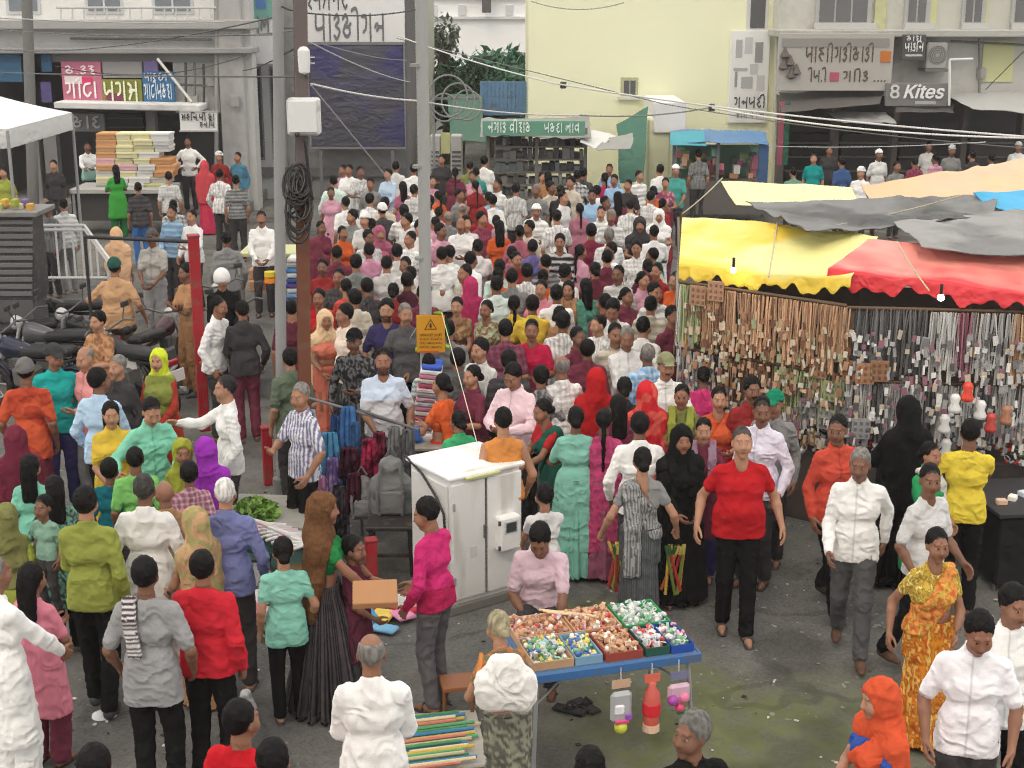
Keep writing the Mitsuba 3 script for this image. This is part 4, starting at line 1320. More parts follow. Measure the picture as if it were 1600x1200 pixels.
# ------------------------------------------------------------------ trees behind the square
def tree(lb, px, py, Y, rx, rz, n, c, seed, size=.17, trunk=True):
    g = np.random.default_rng(seed)
    k = thing('tree', lb, 'tree', 'trees behind the market square')
    ctr = at_y(px, py, Y)
    # clumps of leaves round branch ends
    B = []
    for _ in range(26):
        d = g.normal(size=3)
        d /= np.linalg.norm(d)
        B.append(ctr + d * np.array([rx, rx * .8, rz]) * g.uniform(.35, 1.0))
    B = np.array(B)
    base = np.array([ctr[0], ctr[1], 0])
    br = [tube([base, base * .5 + ctr * .5 + (.1, 0, 0), ctr], [.16, .13, .07], 7)]
    for b in B[:14]:
        q = base * .35 + ctr * .65
        br.append(tube([q, (q + b) / 2 + (0, 0, -.1), b], [.05, .035, .012], 5))
    m = cat(br)
    put(k, 'trunk', m, 'plaster', True, color=const(m, col(92, 80, 68)))
    w = B[g.integers(0, len(B), n)] + g.normal(size=(n, 3)) * (rx * .20, rx * .20, rz * .17)
    a1 = g.normal(size=(n, 3))
    a1 /= np.linalg.norm(a1, axis=1, keepdims=True)
    a2 = np.cross(a1, g.normal(size=(n, 3)))
    a2 /= np.linalg.norm(a2, axis=1, keepdims=True)
    L = size * g.uniform(.6, 1.3, (n, 1))
    V = np.stack([w - a1 * L, w + a2 * L * .38, w + a1 * L, w - a2 * L * .38], 1).reshape(-1, 3)
    i = np.arange(n) * 4
    F = np.vstack([np.stack([i, i + 1, i + 2], 1), np.stack([i, i + 2, i + 3], 1)])
    m = trimesh.Trimesh(V, F, process=False)
    put(k, 'crown', m, 'leaf', color=([np.asarray(col(*c)) * .55, np.asarray(col(*c)) * 1.4], np.repeat(g.random(n), 4)))


tree('bushy dark green tree behind the poles, its top against the white sky', 765, 140, 46, 1.4, .95, 5200, (84, 128, 106), 1)
tree('dark green tree at the left of the group, half hidden by the grey pole', 716, 150, 43, .8, 1.0, 3600, (78, 104, 80), 2)
tree('green tree right beside the edge of the yellow wall', 806, 140, 48, .8, 1.1, 3000, (62, 112, 88), 3)
tree('thin twiggy tree reaching up beside the grey pole', 694, 60, 44, .4, .8, 420, (120, 130, 116), 4, .12)
tree('low tree far behind the blue sheet wall', 780, 170, 52, 2.0, .8, 3000, (60, 100, 82), 5)

# ------------------------------------------------------------------ stalls in the middle distance
m = cat([rb(750 + j * 6.1, 127, 755.9 + j * 6.1, 180, 38 + .03 * (j % 2), .04) for j in range(12)])
solo('corrugated_sheet_wall', m, 'worn_paint', 'blue corrugated sheet wall in front of the trees', 'sheet wall', color=const(m, col(96, 138, 180)))
m = qsheet([at_y(700, 150, 37.5), at_y(752, 150, 37.5), at_y(760, 222, 36.8), at_y(704, 222, 36.8)], 10, 10, .08, seed=21)
solo('shade_net', m, 'tarp', 'green shade net hanging below the trees', 'net', color=const(m, col(86, 132, 112)), smooth=True)
m = qsheet([at_y(962, 196, 33.5), at_y(1012, 170, 33.5), at_y(1006, 288, 32.5), at_y(968, 288, 32.5)], 10, 12, .08, seed=22)
solo('shade_net', m, 'tarp', 'dark green shade net at the side of the goods stall beside the pale yellow post', 'net', color=const(m, col(66, 118, 98)), smooth=True)

k = thing('goods_stall', 'crowded grey goods stall under a green signboard in the middle of the square', 'stall')
Y = 31.5
for x in (760, 836, 912):
    piece(k, 'post', rb(x, 200, x + 5, 352, Y, .08), col(110, 108, 104), 'painted')
piece(k, 'roof', qsheet([at_y(752, 186, Y + 2), at_y(920, 184, Y + 2), at_y(925, 216, Y - .3), at_y(750, 212, Y - .3)], 16, 8, .06, seed=23), col(138, 138, 136), 'tarp', smooth=True)
for r in range(5):
    piece(k, 'shelf', rb(772, 228 + r * 20, 914, 231 + r * 20, Y + .3, 1.0), col(120, 116, 110), 'painted')
rg = np.random.default_rng(5)
bx, bc = [], []
for r in range(5):
    x = 774
    while x < 908:
        w, h = rg.uniform(5, 13), rg.uniform(8, 17)
        q = rb(x, 228 + r * 20 - h, x + w - .8, 228 + r * 20, Y + .25 + rg.uniform(0, .3), .4)
        bx.append(q)
        bc.append(const(q, np.array(col(*[(120, 120, 120), (150, 148, 145), (92, 90, 90), (74, 74, 76), (134, 128, 118), (110, 120, 122)][rg.integers(6)]))))
        x += w
m = cat(bx)
put(k, 'packed_goods', m, 'board', color=np.vstack(bc), kind='stuff')
piece(k, 'counter', rb(764, 318, 918, 352, Y - .3, 1.0), col(100, 96, 92), 'worn_paint')
s = thing('shop_sign', 'green signboard with white lettering on the roof of the grey goods stall', 'sign')
piece(s, 'panel', rb(754, 189, 914, 212, Y - .6, .06, .01), col(96, 150, 128), 'board')
write(s, 'ngar vIdak', 762, 207, 830, Y - .6, col(226, 232, 228), kh=.22)
write(s, 'mkDa lav', 850, 207, 906, Y - .6, col(220, 230, 226), kh=.20)
awning('bright white grey tarpaulin over a stall beside the green signboard', [(908, 204), (965, 214), (940, 228), (905, 222)], 32.5, 31.0, (214, 214, 212), 24, amp=.08, name='tarpaulin')
awning('mid grey tarpaulin sloping towards the green shade net', [(928, 222), (990, 208), (985, 232), (930, 238)], 32.0, 30.6, (150, 150, 148), 25, amp=.1, name='tarpaulin')

k = thing('blue_stall', 'blue roofed street stall with mixed goods in front of the yellow building', 'stall')
Y = 31.8
piece(k, 'roof', qsheet([at_y(1048, 204, Y + 1.4), at_y(1196, 206, Y + 1.4), at_y(1200, 226, Y - .2), at_y(1046, 224, Y - .2)], 16, 8, .05, seed=26), col(84, 128, 176), 'tarp', smooth=True)
piece(k, 'roof_flap', qsheet([at_y(1048, 206, Y + .4), at_y(1100, 206, Y + .4), at_y(1104, 228, Y - .3), at_y(1046, 226, Y - .3)], 8, 6, .04, seed=27), col(70, 160, 176), 'tarp', smooth=True)
for x in (1050, 1118, 1192):
    piece(k, 'post', rb(x, 222, x + 5, 340, Y, .07), col(96, 100, 104), 'painted')
piece(k, 'side_board', rb(1185, 224, 1200, 300, Y - .1, .06), col(48, 84, 132), 'worn_paint')
piece(k, 'back_cloth', rb(1056, 226, 1184, 330, Y + 1.2, .05), col(84, 120, 100), 'tarp')
piece(k, 'counter', rb(1052, 284, 1196, 335, Y - .1, .9), col(96, 92, 90), 'worn_paint')
bx, bc = [], []
for j in range(46):
    x, y = rg.uniform(1056, 1180), rg.uniform(236, 284)
    q = rb(x, y - rg.uniform(6, 14), x + rg.uniform(6, 14), y, Y + rg.uniform(.1, .8), .2)
    bx.append(q)
    bc.append(const(q, np.array(col(*[(170, 122, 88), (190, 110, 130), (200, 200, 196), (130, 142, 96), (96, 96, 98), (120, 170, 150), (226, 176, 140)][rg.integers(7)]))))
put(k, 'packed_goods', cat(bx), 'board', color=np.vstack(bc), kind='stuff')

k = thing('utility_cabinet', 'pair of grey vented electrical cabinets behind the warning sign pole', 'cabinet')
for x0, x1 in ((672, 688), (704, 722)):
    piece(k, 'case', rb(x0, 212, x1, 300, 33, .5, .02), col(164, 164, 162), 'painted')
    for j in range(5):
        piece(k, 'vent', rb(x0 + 2, 236 + j * 7, x1 - 2, 239 + j * 7, 32.97, .03), col(84, 84, 84), 'painted')
piece(k, 'yellow_panel', rb(689, 208, 703, 240, 33.05, .1), col(176, 178, 120), 'painted')

# ------------------------------------------------------------------ poles and wires
def pole(lb, px, py, ztop, r0, r1, c, bsdf='worn_paint', lean=(0, 0), name='street_pole', extra=None):
    b = at_z(px, py)
    t = at_y(lean, 0, b[1])
    lean = ((t[0] - b[0]) * ztop / t[2], 0)
    k = thing(name, lb, 'pole')
    m = tube([b, b + (lean[0] * .5, lean[1] * .5, ztop / 2), b + (lean[0], lean[1], ztop)], [r0, (r0 + r1) / 2, r1], 16)
    put(k, 'shaft', m, bsdf, True, color=const(m, col(*c)))
    return k, b


kA, bA = pole('grey steel pole with a thin yellow band, left of the rusty pole', 441, 775, 9, .056, .050, (146, 147, 148), 'painted', 434)
for z, c in ((2.30, (212, 182, 30)), (2.24, (226, 130, 30))):
    m = tube([bA + (-.02, 0, z), bA + (-.02, 0, z + .05)], .058, 16)
    piece(kA, 'band', m, col(*c), 'painted', smooth=25)
m = tube([bA + (0, 0, .02), bA + (0, 0, .2)], .09, 14)
piece(kA, 'base_collar', m, col(120, 120, 120), 'painted', smooth=25)
kB = thing('street_pole', 'rusty brown rail post with grey upper part and cables, right of the grey steel pole', 'pole')
bB = at_z(478, 812)
w = .058
prof = [(-w, -w), (w, -w), (w, -w + .022), (.014, -w + .022), (.014, w - .022), (w, w - .022), (w, w), (-w, w), (-w, w - .022), (-.014, w - .022), (-.014, -w + .022), (-w, -w + .022)]
from shapely.geometry import Polygon
BL = (at_y(469, 0, bB[1])[0] - bB[0]) / at_y(469, 0, bB[1])[2]
def rail(z0, z1):
    m = trimesh.creation.extrude_polygon(Polygon(prof), z1 - z0, engine='earcut')
    m.apply_transform(trimesh.transformations.rotation_matrix(.25, [0, 0, 1]))
    m.apply_transform(np.array([[1, 0, BL, 0], [0, 1, 0, 0], [0, 0, 1, 0], [0, 0, 0, 1.0]]))
    m.apply_translation(bB + (BL * z0, 0, z0))
    return m
piece(kB, 'foot', rail(0, .55), col(96, 84, 82), 'worn_paint')
piece(kB, 'shaft', rail(.55, 3.1), col(112, 66, 46), 'worn_paint')
piece(kB, 'upper_shaft', rail(3.1, 9.0), col(104, 92, 92), 'worn_paint')
rg = np.random.default_rng(8)
t = []
for j in range(20):
    c0 = at_y(468 + rg.uniform(-9, 5), rg.uniform(275, 352), bB[1] - .12)
    R = rg.uniform(.05, .13)
    a = np.linspace(0, 6.28, 15)
    e = rg.normal(size=3) * .3
    t.append(tube(np.stack([c0[0] + R * np.cos(a), c0[1] + .05 * np.sin(a + e[0]), c0[2] + R * 1.6 * np.sin(a)], 1), .011, 5))
m = cat(t)
solo('cable_coil', m, 'glossy', 'black tangle of coiled cables tied to the rusty pole', 'cable', color=const(m, (.022, .021, .02)), smooth=True)
k = thing('junction_box', 'square white metal box on the rusty pole above the cables', 'junction box')
c0 = at_y(475, 182, bB[1] - .2)
piece(k, 'case', box(c0, (.29, .16, .33), bev=.02), col(206, 207, 206), 'worn_paint')
piece(k, 'door', box(c0 + (0, -.088, .005), (.25, .02, .28), bev=.006), col(216, 217, 216), 'painted')
piece(k, 'lock', tube([c0 + (-.05, -.095, -.15), c0 + (-.05, -.13, -.15)], .02, 8), col(60, 60, 60), 'glossy', smooth=True)
piece(k, 'cable_tail', tube(sag(c0 + (.0, -.02, -.18), c0 + (.05, 0, -.75), .05), .014, 6), col(40, 40, 42), 'glossy', smooth=True)
k = thing('floodlight_unit', 'small white capsule shaped unit on a bracket of the rusty pole', 'camera')
c0 = at_y(475, 95, bB[1] - .18)
piece(k, 'case', lathe([(.001, -.12), (.05, -.1), (.055, 0), (.055, .09), (.03, .12), (.001, .125)], 16, c0), col(222, 222, 222), 'painted', smooth=30)
piece(k, 'bracket', tube([c0 + (0, .02, -.1), c0 + (0, .16, -.16)], .018, 6), col(90, 90, 90), 'painted')
piece(k, 'clip', cat([box(c0 + (.07, 0, .03), (.05, .02, .01)), box(c0 + (.07, 0, -.02), (.05, .02, .01))]), col(190, 190, 190), 'painted')
kC, bC = pole('tall smooth grey pole that carries the orange warning plate', 668, 745, 9, .066, .054, (160, 161, 161), 'painted', 659)
for z in (2.36, 3.3, 4.3):
    piece(kC, 'joint_ring', tube([bC + (-.01 * z, 0, z), bC + (-.01 * z, 0, z + .03)], .068, 16), col(140, 141, 141), 'painted', smooth=25)
pole('dark utility pole beside the hoarding', 645, 330, 7.2, .14, .11, (92, 92, 94), 'worn_paint', 640)
pole('grey concrete electricity pole at the far left', 54, 372, 8.0, .12, .10, (120, 119, 118), 'plaster', 42)
k = thing('cable_loops', 'pale loops of spare cable hanging on a bracket between pole and trees', 'cable')
t = []
for j, (x, y, R) in enumerate(((700, 150, .42), (716, 158, .36), (730, 164, .30), (694, 168, .28))):
    c0 = at_y(x, y, 31)
    a = np.linspace(0, 6.28, 26)
    piece(k, 'loop', tube(np.stack([c0[0] + R * np.cos(a), c0[1] + .05 * np.sin(a), c0[2] + R * 1.05 * np.sin(a)], 1), .022, 6), col(126, 126, 126), 'painted', smooth=True)
piece(k, 'post', rb(676, 130, 680, 340, 31.1, .07), col(130, 130, 130), 'painted')
piece(k, 'cross_arm', rb(672, 152, 752, 156, 31.1, .06), col(130, 130, 130), 'painted')
# wires: pixel of each end, its depth, slack, radius, shade
WIRES = [((622, 56, 24), (870, 131, 19), .04, .011, 216), ((870, 131, 19), (1610, 214, 14), .06, .011, 214), ((620, 60, 24), (1040, 163, 18), .0, .007, 120), ((1040, 163, 18), (1610, 232, 15), .05, .006, 110),
         ((486, 131, 12.9), (664, 158, 15.4), .03, .010, 205), ((668, 160, 15.5), (905, 180, 17), .04, .009, 200), ((905, 180, 17), (1110, 168, 18), .05, .009, 130), ((1110, 168, 18), (1620, 216, 15), .08, .011, 224),
         ((486, 133, 12.9), (612, 286, 20), .0, .007, 190), ((484, 66, 12.9), (640, 128, 25), .05, .007, 180), ((500, 68, 12.9), (636, 94, 25), .04, .006, 120),
         ((-20, 27, 24), (350, 34, 33), .05, .011, 190), ((-20, 45, 24), (430, 54, 14), .05, .007, 90), ((-20, 112, 24), (470, 120, 13), .02, .008, 80), ((85, 103, 30), (385, 86, 33), .3, .010, 70),
         ((-20, 76, 24), (440, 24, 14), .15, .008, 80), ((350, 50, 33), (470, 46, 13), .05, .008, 90), ((380, 110, 33), (470, 70, 13), .05, .010, 40), ((440, 10, 13.7), (476, 16, 13), .02, .008, 40),
         ((830, 2, 30), (975, 4, 30), .15, .010, 150), ((1200, 228, 30), (1540, 222, 22), .05, .008, 190), ((1540, 140, 34), (1620, 60, 30), .0, .010, 60), ((476, 20, 13), (664, 12, 15.4), .05, .007, 70)]
for i, (a, b, d, r, c) in enumerate(WIRES):
    m = tube(sag(at_y(*a), at_y(*b), d, 14), r, 5)
    solo('overhead_wire', m, 'painted', ['pale', 'dark'][c < 140] + ' overhead wire strung across the square between poles', 'wire', 'pale overhead wires' if c >= 140 else 'dark overhead wires', color=const(m, col(c, c, c)), smooth=True)
for x, y, Yw in ((1112, 168, 18), (880, 133, 19)):
    m = box(at_y(x, y, Yw), (.08, .05, .09), bev=.01)
    solo('wire_clamp', m, 'glossy', 'small dark clamp on the overhead wires in front of the yellow ' + ('wall at its left' if x < 1000 else 'wall at its right'), 'clamp', color=const(m, (.05, .05, .05)))
# the warning plate
k = thing('warning_sign', 'orange warning plate with a black triangle and lines of text on the grey pole', 'sign')
c0 = at_y(673, 522, bC[1] - .12)
sx = .29
piece(k, 'backing', box(c0 + (.0, .012, .0), (sx * 1.02, .012, .40), bev=.004), col(206, 142, 30), 'board')
m = trimesh.creation.annulus(.062, .075, .004, sections=3)
m = front(m, 0, 0, 0)
m.apply_transform(trimesh.transformations.rotation_matrix(-math.pi / 6 * 0 + math.pi / 2, [0, 1, 0]))
m.apply_transform(trimesh.transformations.rotation_matrix(math.pi, [0, 1, 0]))
m.apply_translation(c0 + (.0, .004, .085))
piece(k, 'triangle', m, col(60, 36, 14), 'board')
bolt = trimesh.creation.extrude_polygon(Polygon([(-.006, .03), (.012, .03), (.004, .006), (.016, .006), (-.012, -.034), (-.002, -.004), (-.014, -.004)]), .004, engine='earcut')
piece(k, 'bolt_symbol', front(bolt, c0[0], c0[1] + .004, c0[2] + .08), col(60, 36, 14), 'board')
for j, (tx, hh) in enumerate((('msvDanI rhkI', .026), ('dmDna kpvIl', .020), ('gaIr mkna hgD', .020), ('rsIda vklp', .018))):
    m, l = gujarati(tx, hh, .06, .004)
    m.vertices = np.asarray(m.vertices) * (.235 / l, 1, 1)
    piece(k, 'text_line', front(m, c0[0] - .117, c0[1] + .004, c0[2] - .022 - j * .042), col(96, 52, 14), 'board')
piece(k, 'foot_strip', box(c0 + (-.02, .003, -.19), (.2, .006, .02)), col(206, 84, 30), 'board')
for a, b, c in (((.16, .02, .12), (.175, .02, -.1), (30, 84, 40)), ((.15, .02, -.12), (.19, .02, -.16), (150, 190, 40)), ((.03, .02, .22), (.13, .02, .215), (130, 160, 40)), ((-.15, .02, -.14), (-.16, .02, -.19), (150, 190, 50))):
    m = tube([c0 + a, c0 + np.array(a) * .5 + np.array(b) * .5 + (.01, 0, 0), c0 + b], [.008, .025, .01], 6)
    piece(k, 'garland', m, col(*c), 'cloth', smooth=True)
m = tube(sag(at_y(664, 490, bC[1] - .1), at_y(640, 530, 15), .0, 5), .005, 5)
piece(k, 'tie_string', cat([m, tube(sag(at_y(690, 488, bC[1] - .1), at_y(748, 702, 11.5), .0, 8), .004, 5)]), col(214, 206, 186), 'painted')

# ------------------------------------------------------------------ red posts, gate bar, canopy, railing
def red_post(lb, px, py, h, r, top=True):
    b = at_z(px, py)
    k = thing('red_post', lb, 'post')
    piece(k, 'shaft', box(b + (0, 0, h / 2), (r * 2, r * 2, h), rz=.3, bev=.01), col(164, 28, 38), 'worn_paint')
    if top: piece(k, 'cap', box(b + (0, 0, h + .01), (r * 2.3, r * 2.3, .03), rz=.3, bev=.008), col(150, 40, 44), 'worn_paint')
    return k, b
k1, b1 = red_post('tall red square gate post between the policemen and the man in white', 320, 672, 2.32, .062)
m = cat([tube([b1 + (0, 0, 2.26), b1 + (-1.35, .35, 2.26)], .022, 8), tube([b1 + (-1.35, .35, 2.26), b1 + (-1.35, .35, 0)], .02, 8)])
piece(k1, 'gate_bar', m, col(44, 44, 46), 'painted', smooth=True)
red_post('short red post beside the foot of the grey steel pole', 420, 757, .62, .05)
red_post('short red post behind the woman in the brown veil', 582, 930, .50, .045)

k = thing('market_canopy', 'white pyramid canopy tent corner at the left edge', 'canopy')
Yc = 20.0
a = at_y(112, 176, Yc + 3) + (0, -3, 0)
zt, ze = a[2] + .1, a[2]
L = np.array([[a[0], Yc, ze], [a[0] - 3, Yc - .1, ze], [a[0] - 3, Yc + 3, ze], [a[0], Yc + 3, ze], [a[0] - 1.5, Yc + 1.5, zt + .55]])
P = []
for i in range(4):
    A, B, C = L[i], L[(i + 1) % 4], L[4]
    u = np.linspace(0, 1, 12)[:, None, None]
    v = np.linspace(0, 1, 12)[None, :, None]
    Q = (A * (1 - u) + B * u) * (1 - v) + C * v
    Q = Q.copy()
    Q[..., 2] -= (.22 * v * (1 - v) * 1.0)[..., 0]
    P.append(sheet(Q, .01))
piece(k, 'roof', cat(P), col(238, 238, 238), 'tarp', smooth=35)
val = []
for i in range(4):
    A, B = L[i], L[(i + 1) % 4]
    u = np.linspace(0, 1, 26)[:, None, None]
    v = np.linspace(0, 1, 4)[None, :, None]
    Q = (A * (1 - u) + B * u) - np.array([0, 0, .27]) * v + np.array([.012, .012, 0]) * np.sin(u * 60) * v
    val.append(sheet(Q, .008))
piece(k, 'valance', cat(val), col(206, 206, 206), 'tarp', smooth=True)
for i in range(4):
    piece(k, 'leg', tube([L[i] * (1, 1, 0), L[i] - (0, 0, .02)], .025, 8), col(150, 150, 152), 'painted', smooth=True)

k = thing('street_railing', 'white tubular railing with upright bars and a sloping end at the left', 'railing')
pts = [at_y(46, 352, 21.5), at_y(132, 352, 21.5), at_y(176, 412, 20.6)]
for dz in (0, -.07):
    piece(k, 'top_rail', tube([p + (0, 0, dz) for p in pts], .024, 8), col(206, 206, 206), 'painted', smooth=True)
piece(k, 'bottom_rail', tube([at_y(46, 434, 21.5), at_y(172, 434, 20.8)], .022, 8), col(190, 190, 190), 'painted', smooth=True)
for x in (64, 86, 98, 112, 126, 138, 150):
    Yb = 21.5 - .9 * max(0, x - 132) / 44
    t = at_y(x, 352 + max(0, x - 132) * 1.36, Yb)
    piece(k, 'bar', tube([t, np.array([t[0], t[1], at_y(x, 434, Yb)[2]])], .017, 6), col(200, 200, 200), 'painted')
for x in (50, 168):
    t = at_y(x, 352 if x < 132 else 404, 21.4 if x < 100 else 20.8)
    piece(k, 'post', tube([t, t * (1, 1, 0)], .03, 8), col(190, 190, 190), 'painted', smooth=True)
k = thing('slatted_stall_front', 'dark grey slatted stall front at the left edge', 'stall')
Yd = 18.2
piece(k, 'panel', rb(-60, 340, 53, 470, Yd, .5, .01), col(58, 58, 60), 'worn_paint')
for j in range(11):
    piece(k, 'slat', rb(-58, 344 + j * 11.2, 50, 351 + j * 11.2, Yd - .03, .04, .006), col(104, 104, 106), 'worn_paint')
piece(k, 'counter_top', rb(-60, 332, 56, 340, Yd - .1, .8, .01), col(120, 120, 120), 'worn_paint')
piece(k, 'plinth', rb(-60, 470, 58, 640, Yd - .05, .6), col(86, 86, 86), 'worn_paint')
rg = np.random.default_rng(3)
for j in range(7):
    x, y = -8 + 8 * j, 331 - 7 * (j % 2)
    m = rb(x, y - 12, x + 9, y, Yd + .1 + .1 * (j % 3), .14, .01)
    c = [(176, 180, 110), (206, 168, 70), (214, 160, 130), (150, 160, 60), (196, 196, 150), (120, 96, 150), (200, 150, 70)][j]
    solo('packet', m, 'board', 'small coloured packet standing on the dark slatted stall front', 'packet', 'packets on the slatted stall front', color=const(m, col(*c)))

# the stack of shoe boxes at the corner shop
rg = np.random.default_rng(12)
k = thing('display_table', 'long grey display table in front of the corner shop', 'table')
Yb = 30.5
piece(k, 'top', rb(108, 296, 262, 303, Yb - .4, 1.2, .01), col(170, 168, 166), 'painted')
piece(k, 'skirt', rb(112, 303, 258, 345, Yb - .2, .9), col(66, 64, 64), 'painted')
for x in (114, 252): piece(k, 'leg', rb(x, 303, x + 4, 352, Yb - .36, .06), col(150, 150, 150), 'painted')
rows = [[(208, 226)], [(208, 208, 120)], []]
BC = [(222, 216, 170), (214, 160, 110), (216, 216, 214), (200, 196, 190), (226, 178, 190), (208, 150, 96), (196, 200, 140), (176, 176, 176)]
nb = 0
for r in range(9):
    y = 296 - r * 9.8
    x = 150 if r > 1 else 150
    while x < 248:
        w = rg.uniform(22, 34)
        c = BC[(1 if x < 180 and 4 < r < 8 else 0 if 160 < x < 215 and r > 3 else 2 if x > 195 and rg.random() < .7 else rg.integers(8))]
        d = rg.uniform(-.05, .05)
        kx = thing('shoe_box', 'flat cardboard box in the stack on the display table of the corner shop', 'box', 'flat boxes stacked at the corner shop')
        piece(kx, 'base', rb(x, y - 6.4, x + w - 1, y, Yb + d, .5), np.array(col(*c)) * .8, 'board')
        piece(kx, 'lid', rb(x - .5, y - 9.2, x + w - .5, y - 6.2, Yb + d - .02, .54), col(*c), 'board')
        x += w + .5
# cloth goods behind the bar
k = thing('display_table', 'table of brown goods in front of the man in white behind the poles', 'table')
piece(k, 'top', rb(372, 396, 470, 402, 23.0, .9, .01), col(190, 192, 140), 'painted')
for x in (376, 464): piece(k, 'leg', rb(x, 402, x + 4, 470, 23.05, .06), col(120, 118, 114), 'painted')
rg = np.random.default_rng(13)
for j in range(8):
    x, y = 388 + 12 * (j % 4), 456 - 18 * (j // 4)
    m = rb(x, y - 17, x + 11.5, y, 22.6 + .02 * j, .3, .02)
    c = [(186, 140, 104), (196, 150, 112), (214, 120, 96), (170, 124, 92)][j % 4]
    solo('cardboard_box', m, 'board', 'brown cardboard box piled before the table of the man in white', 'box', 'brown boxes behind the parked motorcycle', color=const(m, col(*c)))
for j in range(9):
    y = 475 - j * 8
    c = [(64, 108, 176), (120, 160, 206), (196, 204, 214), (88, 70, 150), (60, 100, 160), (206, 210, 214), (80, 140, 200), (170, 176, 180), (210, 212, 210)][j]
    m = rb(446 + (j % 3), y - 7.4, 474 - (j % 2) * 2, y, 22.3, .4, .02)
    solo('folded_cloth', m, 'cloth', 'folded cloth in the blue and white stack between the two poles', 'cloth', 'folded cloths between the poles', color=const(m, col(*c)), smooth=30)

# ------------------------------------------------------------------ motorcycles and a bicycle
def ring(R, r, n=28, k=8):
    m = trimesh.creation.torus(R, r, major_sections=n, minor_sections=k)
    m.apply_transform(trimesh.transformations.rotation_matrix(math.pi / 2, [0, 1, 0]))
    return m


def motorcycle(lb, px, py, yaw, c, plate=(220, 220, 220)):
    """Along +y from the rear wheel (y = -.62) to the front wheel (y = .62)."""
    k = thing('motorcycle', lb, 'motorcycle', 'motorcycles parked behind the police')
    b = at_z(px, py)
    M = np.eye(4)
    a = math.radians(yaw)
    M[:2, :2] = [[math.cos(a), -math.sin(a)], [math.sin(a), math.cos(a)]]
    lean = np.array(rot('y', -7))
    M[:3, :3] = M[:3, :3] @ lean
    M[:3, 3] = b

    def part(parent, name, m, cc, bsdf='glossy', smooth=30):
        return put(parent, name, m, bsdf, smooth, color=None if smooth == 30 else const(m, cc), to_world=M) if False else put(parent, name, m, bsdf, True, color=const(m, cc), to_world=M)
    dk = (.018, .018, .019)
    for y in (-.62, .62):
        w = ring(.25, .055)
        w.apply_translation((0, y, .30))
        w = part(k, 'wheel', w, dk, 'painted')
        r = cat([place(ring(.20, .012, 24, 6), (0, y, .30))] + [tube([(0, y, .30), (0, y + .2 * math.cos(q), .30 + .2 * math.sin(q))], .010, 5) for q in np.arange(6) * 1.047] + [tube([(-.05, y, .30), (.05, y, .30)], .03, 10)])
        part(w, 'rim', r, (.45, .45, .45))
        m = cat([tube([(dx, y + .33 * math.cos(q), .30 + .33 * math.sin(q)) for q in np.linspace(.5, 2.7, 9)], .022, 6) for dx in (-.03, 0, .03)])
        part(k, 'mudguard', m, col(*c))
    f = Field(np.linspace(-.2, .2, 23), np.linspace(-.1, .5, 32), np.linspace(.55, 1.0, 26))
    f.cone((0, .28, .80), (0, .02, .78), .125, .085, .05)
    f.cone((0, .30, .84), (0, .1, .80), .10, .08, .05)
    part(k, 'tank', f.mesh(), col(*c))
    f = Field(np.linspace(-.2, .2, 23), np.linspace(-.95, .2, 50), np.linspace(.6, 1.05, 24))
    f.cone((-.05, .02, .78), (-.05, -.62, .84), .07, .06, .05)
    f.cone((.05, .02, .78), (.05, -.62, .84), .07, .06, .05)
    part(k, 'seat', f.mesh(), (.02, .02, .021), 'painted')
    m = cat([box((0, .08, .45), (.24, .34, .26), bev=.04), box((0, .16, .62), (.16, .18, .2), bev=.03)] + [box((0, .16, .56 + .03 * j), (.2, .22, .01)) for j in range(5)])
    put(k, 'engine', m, 'worn_paint', color=const(m, (.12, .12, .12)), to_world=M)
    m = cat([tube([(0, .36, .88), (0, -.05, .68), (0, -.55, .70), (0, -.85, .80)], .026, 8), tube([(0, .36, .85), (0, .26, .4), (0, -.3, .35)], .024, 8)] + [tube([(dx, -.62, .30), (dx, -.45, .68)], .022, 6) for dx in (-.11, .11)])
    part(k, 'frame', m, (.03, .03, .03))
    m = cat([tube([(dx, .62, .30), (dx, .40, .92)], .024, 8) for dx in (-.08, .08)])
    part(k, 'fork', m, (.4, .4, .4))
    m = tube([(-.36, .26, 1.04), (-.26, .34, 1.06), (-.08, .40, .98), (.08, .40, .98), (.26, .34, 1.06), (.36, .26, 1.04)], .014, 8)
    hb = part(k, 'handlebar', m, (.1, .1, .1))
    part(hb, 'mirror', cat([tube([(s_ * .25, .34, 1.06), (s_ * .32, .36, 1.22)], .008, 5) for s_ in (-1, 1)] + [box((s_ * .33, .36, 1.24), (.12, .02, .07), bev=.008) for s_ in (-1, 1)]), (.05, .05, .05))
    m = lathe([(.001, -.09), (.07, -.07), (.095, .0), (.095, .03), (.001, .032)], 14)
    m.apply_transform(trimesh.transformations.rotation_matrix(-math.pi / 2, [1, 0, 0]))
    m.apply_translation((0, .50, .93))
    part(k, 'headlight', m, (.5, .5, .5))
    part(k, 'exhaust', tube([(.14, .1, .32), (.16, -.3, .28), (.17, -.85, .36)], [.025, .035, .05], 9), (.35, .35, .35))
    part(k, 'tail_light', box((0, -.92, .78), (.16, .06, .07), bev=.012), (.30, .01, .02))
    put(k, 'number_plate', box((0, -.96, .62), (.24, .012, .15), bev=.004), 'board', color=const(box((0, 0, 0), (1, 1, 1), bev=.01), col(*plate)), to_world=M)
    part(k, 'stand', tube([(-.1, -.1, .3), (-.3, -.16, .02)], .014, 6), (.05, .05, .05))
    return k


